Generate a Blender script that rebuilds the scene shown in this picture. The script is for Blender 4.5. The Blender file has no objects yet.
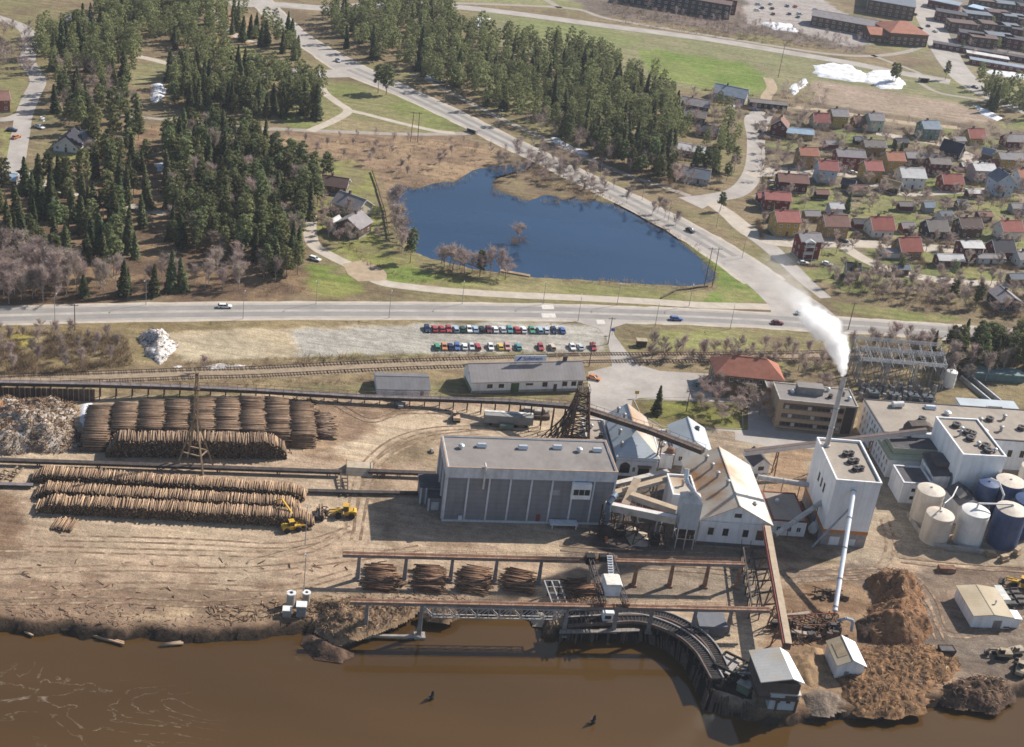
import bpy, math, random
import numpy as np
from mathutils import Vector, Matrix

RND = random.Random(11)
NPR = np.random.default_rng(11)
rad = math.radians
scene = bpy.context.scene
COL = scene.collection

# ------------------------------------------------------------------ survey: picture position -> point on a level plane
CAM_H, FOC, PITCH, ROLL = 210.0, 1450.0, rad(27.2), rad(7.75)
FW = Vector((0, math.cos(PITCH), -math.sin(PITCH)))
_r = Vector((1, 0, 0)); _u = _r.cross(FW)
RT = math.cos(ROLL) * _r + math.sin(ROLL) * _u
UP = -math.sin(ROLL) * _r + math.cos(ROLL) * _u

def P(u, v, z=0.0):
    d = FW * FOC + RT * (u - 512) + UP * (373.5 - v)
    return Vector((0, 0, CAM_H)) + d * ((CAM_H - z) / -d.z)

def P2(u, v, z=0.0):
    p = P(u, v, z)
    return (p.x, p.y)

def poly(pts, z=0.0):
    return [P2(u, v, z) for u, v in pts]

def lin(c):
    return tuple(((x / 255.0) / 12.92 if x <= 10 else ((x / 255.0 + 0.055) / 1.055) ** 2.4) for x in c)

EXPO = 1.34
def alb(r, g, b):                      # albedo of a level surface that shows this sRGB colour in full sun
    q = lin((r, g, b)); m = sum(q) / 3
    return tuple(min(0.85, (m + (c - m) * 0.86) / EXPO) for c in q)

# ------------------------------------------------------------------ noise on numpy arrays
def _hash(ix, iy, s):
    h = (ix * 374761393 + iy * 668265263 + s * 1442695041) & 0xFFFFFFFF
    h = ((h ^ (h >> 13)) * 1274126177) & 0xFFFFFFFF
    return ((h ^ (h >> 16)) & 0xFFFF) / 65535.0

def vnoise(x, y, s=0):
    x = np.asarray(x, float); y = np.asarray(y, float)
    ix = np.floor(x).astype(np.int64); iy = np.floor(y).astype(np.int64)
    fx = x - ix; fy = y - iy
    fx = fx * fx * (3 - 2 * fx); fy = fy * fy * (3 - 2 * fy)
    a = _hash(ix, iy, s); b = _hash(ix + 1, iy, s); c = _hash(ix, iy + 1, s); d = _hash(ix + 1, iy + 1, s)
    return (a * (1 - fx) + b * fx) * (1 - fy) + (c * (1 - fx) + d * fx) * fy

def fbm(x, y, s=0, o=4):
    t = 0; a = 0.5; n = 0
    for i in range(o):
        t = t + a * vnoise(x * 2 ** i, y * 2 ** i, s + i * 17); n += a; a *= 0.5
    return t / n

def signed_dist(x, y, pts):            # + inside, metres to the outline
    x = np.asarray(x, float); y = np.asarray(y, float)
    pts = np.asarray(pts, float); n = len(pts)
    ins = np.zeros(x.shape, bool); best = np.full(x.shape, 1e18)
    for i in range(n):
        x0, y0 = pts[i]; x1, y1 = pts[(i + 1) % n]
        dx, dy = x1 - x0, y1 - y0
        t = np.clip(((x - x0) * dx + (y - y0) * dy) / (dx * dx + dy * dy + 1e-12), 0, 1)
        best = np.minimum(best, (x - x0 - t * dx) ** 2 + (y - y0 - t * dy) ** 2)
        c = ((y0 > y) != (y1 > y))
        with np.errstate(divide='ignore', invalid='ignore'):
            ins ^= c & (x < x0 + (y - y0) * dx / (dy if dy else 1e-12))
    d = np.sqrt(best)
    return np.where(ins, d, -d)

def inside(p, pts):
    x, y = p; r = False; n = len(pts)
    for i in range(n):
        x0, y0 = pts[i]; x1, y1 = pts[(i + 1) % n]
        if (y0 > y) != (y1 > y) and x < x0 + (y - y0) * (x1 - x0) / (y1 - y0):
            r = not r
    return r

def smooth(a, b, x):
    t = np.clip((x - a) / (b - a), 0, 1)
    return t * t * (3 - 2 * t)

# ------------------------------------------------------------------ materials
_M = {}
def mat(name, c, rough=0.85, var=0.18, scale=0.6, metal=0.0, c2=None, c2amt=0.5, c2scale=0.25, streak=None,
        bump=0.0, bscale=4.0, objvar=0.0, stripes=None, spec=None):
    """Principled surface with two scales of noise (object space), optional second colour (rust, dirt), streaks, panel
    stripes and a per-object tint."""
    if name in _M: return _M[name]
    m = bpy.data.materials.new(name); m.use_nodes = True
    nt = m.node_tree; N = nt.nodes; L = nt.links
    bs = N['Principled BSDF']; bs.inputs['Roughness'].default_value = rough; bs.inputs['Metallic'].default_value = metal
    bs.inputs['Specular IOR Level'].default_value = .25 if spec is None and not metal else (spec or .5)
    tc = N.new('ShaderNodeTexCoord')
    def noise(sc, detail=4.0, stretch=None, rough_=0.6):
        n = N.new('ShaderNodeTexNoise'); n.inputs['Scale'].default_value = sc
        n.inputs['Detail'].default_value = detail; n.inputs['Roughness'].default_value = rough_
        if stretch:
            mp = N.new('ShaderNodeMapping'); mp.inputs['Scale'].default_value = stretch
            L.new(tc.outputs['Object'], mp.inputs['Vector']); L.new(mp.outputs['Vector'], n.inputs['Vector'])
        else:
            L.new(tc.outputs['Object'], n.inputs['Vector'])
        return n
    def mix(fac, a, b, t='MIX'):
        x = N.new('ShaderNodeMix'); x.data_type = 'RGBA'; x.blend_type = t
        for sock, val in ((x.inputs['Factor'], fac), (x.inputs['A'], a), (x.inputs['B'], b)):
            if hasattr(val, 'links'): L.new(val, sock)
            elif isinstance(val, tuple): sock.default_value = (*val, 1)
            else: sock.default_value = val
        return x.outputs['Result']
    def ramp(src, lo, hi, p0=0.35, p1=0.65):
        r = N.new('ShaderNodeMapRange'); r.inputs['From Min'].default_value = p0; r.inputs['From Max'].default_value = p1
        r.inputs['To Min'].default_value = lo; r.inputs['To Max'].default_value = hi
        L.new(src, r.inputs['Value']); return r.outputs['Result']
    def scale_rgb(col, fac):
        cmb = N.new('ShaderNodeCombineColor')
        for k in ('Red', 'Green', 'Blue'): L.new(fac, cmb.inputs[k])
        return mix(1.0, col, cmb.outputs['Color'], 'MULTIPLY')
    col = c
    if c2 is not None:
        n = noise(c2scale, 5, streak)
        col = mix(ramp(n.outputs['Fac'], 0.0, c2amt, 0.46, 0.66), c, c2)
    if stripes:                         # (axis, period, depth): seams between sheets or boards
        sp = N.new('ShaderNodeSeparateXYZ'); L.new(tc.outputs['Object'], sp.inputs[0])
        md = N.new('ShaderNodeMath'); md.operation = 'FRACT'
        dv = N.new('ShaderNodeMath'); dv.operation = 'MULTIPLY'; dv.inputs[1].default_value = 1.0 / stripes[1]
        L.new(sp.outputs[stripes[0]], dv.inputs[0]); L.new(dv.outputs[0], md.inputs[0])
        lt = N.new('ShaderNodeMath'); lt.operation = 'LESS_THAN'; lt.inputs[1].default_value = 0.16
        L.new(md.outputs[0], lt.inputs[0])
        f = N.new('ShaderNodeMapRange'); f.inputs['To Min'].default_value = 1.0; f.inputs['To Max'].default_value = 1 - stripes[2]
        L.new(lt.outputs[0], f.inputs['Value'])
        col = scale_rgb(col, f.outputs['Result'])
    n1 = noise(scale, 5); n2 = noise(scale * 9, 3)
    col = scale_rgb(col, ramp(n1.outputs['Fac'], 1 - var, 1 + var))
    col = scale_rgb(col, ramp(n2.outputs['Fac'], 1 - var * 0.6, 1 + var * 0.6))
    if objvar:
        oi = N.new('ShaderNodeObjectInfo')
        hs = N.new('ShaderNodeHueSaturation')
        L.new(ramp(oi.outputs['Random'], 1 - objvar, 1 + objvar, 0, 1), hs.inputs['Value'])
        wn = N.new('ShaderNodeTexWhiteNoise'); wn.noise_dimensions = '1D'; L.new(oi.outputs['Random'], wn.inputs['W'])
        L.new(ramp(wn.outputs['Value'], 0.5 - 0.07 * objvar, 0.5 + 0.07 * objvar, 0, 1), hs.inputs['Hue'])
        if isinstance(col, tuple): hs.inputs['Color'].default_value = (*col, 1)
        else: L.new(col, hs.inputs['Color'])
        col = hs.outputs['Color']
    L.new(col, bs.inputs['Base Color'])
    if bump:
        nb = noise(bscale, 4); b = N.new('ShaderNodeBump'); b.inputs['Strength'].default_value = bump
        b.inputs['Distance'].default_value = 0.3
        L.new(nb.outputs['Fac'], b.inputs['Height']); L.new(b.outputs['Normal'], bs.inputs['Normal'])
    _M[name] = m
    return m

def tint_mat(name, c, var=0.3, rough=0.9, objvar=0.0, bump=0.0, thru=0.0):
    """Surface whose albedo follows a per-face 'tint' value (each log, twig or leaf clump its own)."""
    if name in _M: return _M[name]
    m = mat(name, c, rough, var, 0.8, objvar=objvar, bump=bump)
    nt = m.node_tree; N = nt.nodes; L = nt.links; bs = N['Principled BSDF']
    src = bs.inputs['Base Color'].links[0].from_socket
    at = N.new('ShaderNodeAttribute'); at.attribute_name = 'tint'
    x = N.new('ShaderNodeMix'); x.data_type = 'RGBA'; x.blend_type = 'MULTIPLY'; x.inputs['Factor'].default_value = 1
    L.new(src, x.inputs['A']); L.new(at.outputs['Color'], x.inputs['B']); L.new(x.outputs['Result'], bs.inputs['Base Color'])
    if thru:                            # thin needles and twigs let some sun through
        tr_ = N.new('ShaderNodeBsdfTranslucent'); L.new(x.outputs['Result'], tr_.inputs['Color']); ms = N.new('ShaderNodeMixShader'); ms.inputs[0].default_value = thru
        L.new(bs.outputs[0], ms.inputs[1]); L.new(tr_.outputs[0], ms.inputs[2]); L.new(ms.outputs[0], N['Material Output'].inputs['Surface'])
    return m

# ------------------------------------------------------------------ mesh builder
class MB:
    def __init__(s): s.v = []; s.f = []; s.m = []
    def _add(s, vs, fs, mi=0):
        o = len(s.v); s.v += [tuple(p) for p in vs]
        for f in fs: s.f.append([i + o for i in f]); s.m.append(mi)
        return s
    def box(s, c, d, rz=0.0, mi=0):     # centre of the base, size
        x, y, z = c; a, b, h = d[0] / 2, d[1] / 2, d[2]
        ca, sa = math.cos(rz), math.sin(rz)
        q = [(-a, -b), (a, -b), (a, b), (-a, b)]
        q = [(x + ca * i - sa * j, y + sa * i + ca * j) for i, j in q]
        return s.prism(q, z, z + h, mi)
    def bx(s, x0, x1, y0, y1, z0, z1, mi=0):
        return s.prism([(x0, y0), (x1, y0), (x1, y1), (x0, y1)], z0, z1, mi)
    def prism(s, q, z0, z1, mi=0, top=None):
        n = len(q)
        vs = [(p[0], p[1], z0) for p in q] + [(p[0], p[1], z1) for p in (top or q)]
        fs = [list(range(n))[::-1], list(range(n, 2 * n))] + [[i, (i + 1) % n, n + (i + 1) % n, n + i] for i in range(n)]
        return s._add(vs, fs, mi)
    def slab(s, pts, t, mi=0):          # planar polygon thickened straight down
        n = len(pts)
        vs = [tuple(p) for p in pts] + [(p[0], p[1], p[2] - t) for p in pts]
        fs = [list(range(n)), list(range(n, 2 * n))[::-1]] + [[i, n + i, n + (i + 1) % n, (i + 1) % n] for i in range(n)]
        return s._add(vs, fs, mi)
    def extrude(s, pts, vec, mi=0):
        n = len(pts)
        vs = [tuple(p) for p in pts] + [(p[0] + vec[0], p[1] + vec[1], p[2] + vec[2]) for p in pts]
        fs = [list(range(n))[::-1], list(range(n, 2 * n))] + [[i, (i + 1) % n, n + (i + 1) % n, n + i] for i in range(n)]
        return s._add(vs, fs, mi)
    def tube(s, p, q, r0, r1=None, n=8, mi=0):
        p = Vector(p); q = Vector(q); r1 = r0 if r1 is None else r1
        d = (q - p).normalized(); a = d.orthogonal().normalized(); b = d.cross(a)
        vs = []
        for c, r in ((p, r0), (q, r1)):
            for i in range(n):
                t = 2 * math.pi * i / n; vs.append(c + a * (math.cos(t) * r) + b * (math.sin(t) * r))
        fs = [list(range(n))[::-1], list(range(n, 2 * n))] + [[i, (i + 1) % n, n + (i + 1) % n, n + i] for i in range(n)]
        return s._add(vs, fs, mi)
    def path(s, pts, r, n=6, mi=0):
        for a, b in zip(pts[:-1], pts[1:]): s.tube(a, b, r, r, n, mi)
        return s
    def beam(s, p, q, w, h, mi=0):      # rectangular bar, w level, h upright
        p = Vector(p); q = Vector(q); d = (q - p).normalized()
        side = d.cross(Vector((0, 0, 1)))
        if side.length < 1e-3: side = Vector((1, 0, 0))
        side.normalize(); up = side.cross(d)
        vs = [c + side * (i * w / 2) + up * (j * h / 2) for c in (p, q) for i, j in ((-1, -1), (1, -1), (1, 1), (-1, 1))]
        return s._add(vs, [[3, 2, 1, 0], [4, 5, 6, 7]] + [[i, (i + 1) % 4, 4 + (i + 1) % 4, 4 + i] for i in range(4)], mi)
    def lathe(s, prof, n=24, c=(0, 0), mi=0):
        k = len(prof); vs = []
        for r, z in prof:
            for i in range(n):
                t = 2 * math.pi * i / n; vs.append((c[0] + r * math.cos(t), c[1] + r * math.sin(t), z))
        fs = [[j * n + i, j * n + (i + 1) % n, (j + 1) * n + (i + 1) % n, (j + 1) * n + i] for j in range(k - 1) for i in range(n)]
        fs += [list(range(n))[::-1], list(range((k - 1) * n, k * n))]
        return s._add(vs, fs, mi)
    def build(s, name, mats, parent=None, loc=(0, 0, 0), rz=0.0, smooth_=False):
        me = bpy.data.meshes.new(name); me.from_pydata(s.v, [], s.f)
        if not isinstance(mats, (list, tuple)): mats = [mats]
        for m in mats: me.materials.append(m)
        if len(mats) > 1: me.polygons.foreach_set('material_index', s.m)
        if smooth_: me.polygons.foreach_set('use_smooth', [True] * len(me.polygons))
        me.validate(); me.update()
        return place(name, me, parent, loc, rz)

def place(name, me, parent=None, loc=(0, 0, 0), rz=0.0):
    o = bpy.data.objects.new(name, me); COL.objects.link(o)
    o.location = loc; o.rotation_euler = (0, 0, rz)
    if parent is not None: o.parent = parent
    return o

def np_mesh(name, V, F, m, tint=None, smooth_=False):
    """V (n,3) F (k,3 or 4) arrays straight into a mesh, with an optional per-face grey or colour tint."""
    me = bpy.data.meshes.new(name); V = np.asarray(V, np.float32); F = np.asarray(F, np.int32); k = F.shape[1]
    me.vertices.add(len(V)); me.vertices.foreach_set('co', V.ravel())
    me.loops.add(F.size); me.loops.foreach_set('vertex_index', F.ravel())
    me.polygons.add(len(F)); me.polygons.foreach_set('loop_start', np.arange(len(F), dtype=np.int32) * k)
    me.polygons.foreach_set('loop_total', np.full(len(F), k, np.int32))
    me.materials.append(m)
    if tint is not None:
        t = np.asarray(tint, np.float32)
        if t.ndim == 1: t = np.stack([t, t, t], 1)
        a = me.attributes.new('tint', 'FLOAT_COLOR', 'FACE')
        a.data.foreach_set('color', np.concatenate([t, np.ones((len(t), 1), np.float32)], 1).ravel())
    me.update(calc_edges=True); me.validate()
    if smooth_: me.polygons.foreach_set('use_smooth', np.ones(len(F), bool))
    return me

def tag(o, label=None, cat=None, group=None, kind=None):
    if label: o['label'] = label
    if cat: o['category'] = cat
    if group: o['group'] = group
    if kind: o['kind'] = kind
    return o

def thing(name, label, cat, loc=(0, 0, 0), rz=0.0, group=None):
    o = bpy.data.objects.new(name, None); COL.objects.link(o); o.empty_display_size = 1
    o.location = loc; o.rotation_euler = (0, 0, rz)
    return tag(o, label, cat, group)

def dup(root, loc, rz=0.0, label=None, group=None, scale=None):
    kids = {}
    for ob in list(root.children): kids[ob] = list(ob.children)
    r = root.copy(); COL.objects.link(r); r.location = loc; r.rotation_euler = (0, 0, rz)
    if scale: r.scale = scale
    if label: r['label'] = label
    if group: r['group'] = group
    for ch, gs in kids.items():
        c = ch.copy(); COL.objects.link(c); c.parent = r
        for g in gs:
            d = g.copy(); COL.objects.link(d); d.parent = c
    return r

# ------------------------------------------------------------------ camera, sun, sky
cam = bpy.data.cameras.new('camera'); camo = bpy.data.objects.new('camera', cam); COL.objects.link(camo)
cam.sensor_width = 36; cam.sensor_fit = 'HORIZONTAL'; cam.lens = 36 * FOC / 1024; cam.clip_start = 1; cam.clip_end = 12000
M3 = Matrix((RT, UP, -FW)).transposed()
camo.matrix_world = Matrix.Translation((0, 0, CAM_H)) @ M3.to_4x4()
scene.camera = camo

SUN_EL = rad(38); SUN_AZ = math.atan2(0.78, 0.625)
sund = Vector((math.sin(SUN_AZ) * math.cos(SUN_EL), math.cos(SUN_AZ) * math.cos(SUN_EL), math.sin(SUN_EL)))
sl = bpy.data.lights.new('sun', 'SUN'); slo = bpy.data.objects.new('sun', sl); COL.objects.link(slo)
sl.energy = 5.0; sl.angle = rad(0.5); sl.color = (1.0, 0.945, 0.865)
slo.rotation_euler = sund.to_track_quat('Z', 'Y').to_euler(); slo.location = (150, 400, 400)
w = bpy.data.worlds.new('World'); scene.world = w; w.use_nodes = True
nt = w.node_tree; bg = nt.nodes['Background']; sky = nt.nodes.new('ShaderNodeTexSky'); sky.sky_type = 'NISHITA'
sky.sun_disc = False; sky.sun_elevation = SUN_EL; sky.sun_rotation = SUN_AZ; sky.dust_density = 1.0; sky.altitude = 100
nt.links.new(sky.outputs['Color'], bg.inputs['Color']); bg.inputs['Strength'].default_value = 0.084
scene.view_settings.view_transform = 'Standard'; scene.view_settings.look = 'None'
scene.view_settings.exposure = 0.54; scene.view_settings.gamma = 1; scene.view_settings.use_curve_mapping = False
scene.render.engine = 'CYCLES'
scene.cycles.use_denoising = True; scene.cycles.denoiser = 'OPENIMAGEDENOISE'
scene.cycles.max_bounces = 16; scene.cycles.diffuse_bounces = 2; scene.cycles.glossy_bounces = 3
scene.cycles.transparent_max_bounces = 6; scene.cycles.volume_bounces = 14
scene.cycles.pixel_filter_type = 'BLACKMAN_HARRIS'; scene.cycles.filter_width = 1.6
# ================================================================== THE SETTING
WATER_Z, POND_Z = -2.5, -0.45
bank_px = [(-90,632),(-20,630),(0,630),(16,632),(26,637),(48,635),(66,634),(80,639),(92,640),(110,643),(124,643),(140,641),(158,642),(190,643),(222,642),(256,640),
           (285,635),(306,634),(317,646),(343,650),(357,645),(364,632),(388,624),(400,617),(412,615),(424,618),(438,623),(451,618),(470,617),(490,619),(512,616),
           (530,617),(540,622),(541,637),(558,641),(600,640),(644,640),(667,650),(683,663),(697,687),(707,711),(725,716),(749,721),(768,728),(794,727),
           (830,723),(873,720),(900,719),(931,710),(963,706),(995,708),(1016,698),(1040,694),(1110,688)]
bank = poly(bank_px, WATER_Z)
_bl, _br = bank[0], bank[-1]
river_poly = bank + [(_br[0] + 900, _br[1] + 60), (_br[0] + 900, -400), (_bl[0] - 900, -400), (_bl[0] - 900, _bl[1] - 120)]
pond_px = [(387,191),(397,186),(418,189),(434,184),(444,182),(453,183),(463,177),(474,170),(485,168),(499,166),(514,165),(529,162.5),(535,165),(526,171),(512,174),(498,178),(493,184),(499,191),(512,196),(521,199),(529,201),(538,198),(545,195),(553,196),(562,200),
           (575,199),(588,201),(597,201.5),(619,206),(637,214),(654,223),(670,234),(686,247),(697,256),(706,265),(714,273),(715,279),(707,283),(685,286),(650,284),
           (619,282),(575,279),(535,277),(512,272),(500,272),(475,269),(452,263),(434,259),(425,256),(415,251),(407,240),(403,220),(395,205)]
pond = poly(pond_px, POND_Z)

# ---- one ground sheet, finer near the mill
def axis(a, b, seg):                    # increasing coordinates with changing step
    out = [a]
    while out[-1] < b:
        x = out[-1]; st = next(s for lim, s in seg if x < lim)
        out.append(x + st)
    return np.array(out)
gx = axis(-4500, 4500, [(-1500, 500), (-600, 90), (-330, 12), (-230, 4), (250, 1.5), (420, 3), (700, 12), (1500, 90), (1e9, 500)])
gy = axis(-300, 7000, [(180, 40), (225, 6), (420, 1.35), (560, 2), (800, 3.2), (1250, 6), (2000, 60), (1e9, 500)])
X, Y = np.meshgrid(gx, gy)
near = (X > -330) & (X < 420) & (Y > 180) & (Y < 640)
wob = (fbm(X * 0.25, Y * 0.25, 3) - 0.5) * 3.2
dR = np.full(X.shape, 400.0)
dR[near] = -signed_dist(X[near], Y[near], river_poly)
farw = ~near
dR[farw] = np.where(Y[farw] < 230, -50, 400)
dRw = dR + wob
Z = WATER_Z - 0.35 + (2.85) * smooth(0.3, 1.7, dRw)
Z = np.where(dRw < 0.3, WATER_Z - 0.35 - np.clip(-dRw, 0, 6) * 0.5, Z)
pm = (X > -90) & (X < 120) & (Y > 420) & (Y < 720)
dP = np.full(X.shape, -400.0); dP[pm] = signed_dist(X[pm], Y[pm], pond)
Z = np.where(dP > -1.5, Z - 0.9 * smooth(-1.5, 1.0, dP + wob * 0.3) - np.clip(dP, 0, 4) * 0.3, Z)

base = np.array(alb(146, 126, 92))
C = np.empty(X.shape + (3,)); C[:] = base
n1 = fbm(X * 0.02, Y * 0.02, 21); n2 = fbm(X * 0.07, Y * 0.07, 22)
def blend(mask, c):
    global C
    C = C * (1 - mask[..., None]) + np.array(c) * mask[..., None]
blend(smooth(0.48, 0.62, n1) * 0.75, alb(140, 132, 84))
blend(smooth(0.55, 0.7, n2) * 0.6, alb(118, 96, 74))
def region(px, c, soft=4.0, amt=1.0, rag=1.0, c2=None, cs=0.06, world=None):
    pts = world or poly(px); a = np.array(pts)
    x0, y0 = a.min(0) - 25; x1, y1 = a.max(0) + 25
    i0, i1 = np.searchsorted(gx, (x0, x1)); j0, j1 = np.searchsorted(gy, (y0, y1))
    sl_ = (slice(max(j0 - 1, 0), j1 + 1), slice(max(i0 - 1, 0), i1 + 1))
    xs, ys = X[sl_], Y[sl_]
    if xs.size == 0: return
    d = signed_dist(xs, ys, pts) + (fbm(xs * 0.12, ys * 0.12, 5) - 0.5) * soft * 3 * rag
    m = (smooth(-soft * 0.5, soft * 0.5, d) * amt)[..., None]
    col = np.array(c)
    if c2 is not None:
        t = smooth(0.38, 0.62, fbm(xs * cs, ys * cs, 31))[..., None]
        col = col * (1 - t) + np.array(c2) * t
    C[sl_] = C[sl_] * (1 - m) + col * m
G_ = alb
# far fields
region([(480,12),(560,18),(640,30),(720,42),(800,56),(905,74),(960,85),(985,100),(960,112),(880,95),(800,84),(770,96),(700,92),(632,80),(560,60),(500,48)], G_(140,138,92), 6, c2=G_(150,142,100))
region([(634,48),(700,55),(755,66),(770,80),(772,96),(720,93),(690,86),(655,76),(640,62)], G_(120,142,52), 4, c2=G_(136,146,70))
region([(515,18),(580,24),(640,36),(632,50),(560,40),(515,34)], G_(140,144,84), 5)
region([(440,-30),(600,-20),(600,16),(560,8),(445,0)], G_(150,146,96), 5)
region([(560,-10),(740,-10),(860,40),(865,54),(760,36),(640,20),(590,14)], G_(134,116,104), 6, c2=G_(120,106,92))
region([(745,-20),(790,-20),(870,28),(890,40),(850,46),(790,30),(745,24)], G_(178,166,158), 4)
region([(812,82),(840,84),(900,93),(950,102),(984,112),(995,121),(960,124),(905,116),(850,110),(818,104)], G_(176,152,130), 3, c2=G_(168,146,122))
region([(870,40),(935,60),(960,92),(1000,96),(1024,100),(1024,85),(975,60),(940,10),(900,10)], G_(146,142,92), 4, c2=G_(150,136,104))
region([(930,-30),(1100,-30),(1100,60),(1000,70),(950,40)], G_(146,132,118), 5)
# right-hand housing area and its gardens
region([(752,112),(820,102),(900,118),(1040,126),(1060,300),(900,292),(830,290),(770,238),(760,200)], G_(146,130,100), 5, c2=G_(118,100,82), cs=0.09)
for q in ([(828,166),(850,164),(852,176),(830,178)],[(905,205),(940,200),(960,212),(905,222)],[(884,216),(910,218),(930,228),(900,240),(888,236)],[(905,262),(960,262),(975,278),(905,276)],
          [(970,196),(1020,196),(1024,216),(985,222)],[(776,170),(800,174),(796,186),(778,184)],[(950,230),(990,222),(990,240),(960,244)],[(960,268),(1010,272),(1010,280),(960,282)],
          [(800,268),(838,270),(836,284),(806,282)],[(830,300),(905,312),(960,318),(900,322),(840,312)],[(922,120),(960,128),(950,138),(924,134)],[(860,226),(890,222),(888,238),(862,240)]):
    region(q, G_(134,140,70), 3, 0.85, c2=G_(150,144,84), cs=0.15)
for i_ in range(46):
    u_ = RND.uniform(765, 1030); v_ = RND.uniform(122, 284); a_ = P(u_, v_); w_ = RND.uniform(6, 15); h_ = RND.uniform(5, 12)
    region(None, G_(*RND.choice([(132,140,70), (142,144,80), (126,134,72), (150,146,86)])), 3, .8, world=[(a_.x - w_, a_.y - h_), (a_.x + w_, a_.y - h_*.7), (a_.x + w_*.9, a_.y + h_), (a_.x - w_*.8, a_.y + h_)])
# around the pond
region([(262,128),(310,132),(400,136),(470,136),(505,158),(480,176),(440,190),(385,196),(372,172),(330,158),(285,150)], G_(150,122,94), 5, c2=G_(172,142,106), cs=0.1)
region([(488,158),(540,152),(600,176),(600,200),(560,200),(520,196),(515,175)], G_(132,112,84), 4, c2=G_(150,132,92), cs=0.12)
region([(262,100),(318,82),(360,84),(420,100),(470,126),(466,132),(400,132),(320,130),(290,128)], G_(146,140,88), 4, c2=G_(134,138,72))
region([(322,120),(340,116),(420,130),(400,134),(330,130)], G_(158,142,100), 3)
region([(215,45),(262,45),(262,62),(225,60)], G_(150,140,90), 4)
region([(130,62),(168,62),(170,82),(135,84)], G_(150,142,96), 4)
region([(330,160),(352,160),(374,172),(381,200),(386,236),(396,250),(420,262),(455,278),(512,284),(512,290),(440,286),(398,283),(370,268),(330,250),(318,235)], G_(150,150,74), 4, c2=G_(142,130,86), cs=0.12)
region([(306,262),(330,268),(352,278),(365,292),(340,297),(306,290)], G_(128,142,56), 4, c2=G_(146,146,72))
region([(375,266),(420,270),(430,282),(392,284)], G_(124,140,58), 3)
region([(378,283),(450,287),(560,283),(640,288),(705,290),(755,296),(755,304),(640,302),(500,292)], G_(158,146,96), 3, c2=G_(142,138,80))
region([(596,186),(640,200),(690,232),(740,268),(768,298),(752,305),(705,303),(716,280),(700,256),(668,230),(632,210),(600,197)], G_(124,144,58), 2.5, c2=G_(146,144,80), cs=0.1)
# left side
region([(-60,190),(160,180),(300,250),(305,300),(-60,306)], G_(150,122,88), 5, c2=G_(116,92,70), cs=0.1)
region([(0,78),(30,82),(24,112),(0,116)], G_(146,140,86), 3); region([(0,128),(18,130),(12,160),(0,165)], G_(152,146,84), 3)
region([(55,144),(106,132),(110,158),(85,170),(50,160)], G_(152,146,78), 3)
region([(60,165),(160,120),(165,200),(80,230)], G_(156,126,92), 5, c2=G_(124,98,74), cs=0.12)
region([(205,0),(250,20),(256,45),(215,42)], G_(176,140,100), 4)
# between road and mill
region([(-90,322),(200,318),(420,318),(420,326),(150,332),(130,370),(-90,378)], G_(146,126,84), 3, c2=G_(158,138,96), cs=0.12)
region([(10,332),(36,332),(30,342),(4,345)], G_(176,160,72), 3)
region([(610,322),(800,328),(1040,348),(1060,380),(850,372),(740,372),(640,362)], G_(148,138,88), 3, c2=G_(134,118,84), cs=0.1)
region([(655,330),(740,332),(760,346),(680,350),(650,345)], G_(152,150,84), 3)
region([(160,333),(230,330),(420,322),(424,352),(300,357),(185,362)], G_(200,178,142), 2, c2=G_(188,170,138))
region([(290,331),(420,322),(575,325),(600,330),(607,340),(611,353),(424,354),(300,357)], G_(190,182,168), 3, c2=G_(178,170,156))
region([(-90,372),(180,362),(420,356),(590,355),(620,365),(590,372),(420,380),(200,392),(-90,400)], G_(160,138,98), 3, c2=G_(140,118,86), cs=0.12)
# the timber yard
region([(-120,404),(90,400),(310,394),(380,398),(440,400),(560,404),(610,420),(640,470),(790,560),(1080,560),(1080,720),(860,735),(690,700),(540,625),(400,640),(0,650),(-120,650)], G_(184,156,126), 3, c2=G_(196,170,138), cs=0.05)
region([(240,425),(310,400),(400,402),(440,425),(420,440),(390,480),(350,470),(300,450)], G_(178,146,112), 3, c2=G_(156,126,98), cs=0.12)
region([(330,452),(400,415),(470,408),(560,415),(560,432),(450,434),(400,462),(360,470)], G_(206,180,146), 4)
region([(388,440),(438,432),(436,466),(380,466)], G_(166,142,108), 3, c2=G_(144,122,92), cs=0.15)
region([(560,520),(770,545),(770,600),(560,600)], G_(158,140,118), 4, c2=G_(142,124,104))
region([(0,575),(80,582),(200,592),(330,596),(340,640),(-60,640),(-60,575)], G_(174,144,114), 4, c2=G_(152,124,98), cs=0.12)
region([(150,590),(330,592),(345,612),(160,606)], G_(146,122,96), 4, 0.7)
region([(-60,480),(6,484),(20,515),(14,556),(-60,575)], G_(134,102,74), 5, .85, c2=G_(112,84,60), cs=.2)
region([(205,605),(380,590),(420,612),(330,640)], G_(164,138,106), 4, 0.6, c2=G_(134,108,80), cs=0.2)
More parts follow.
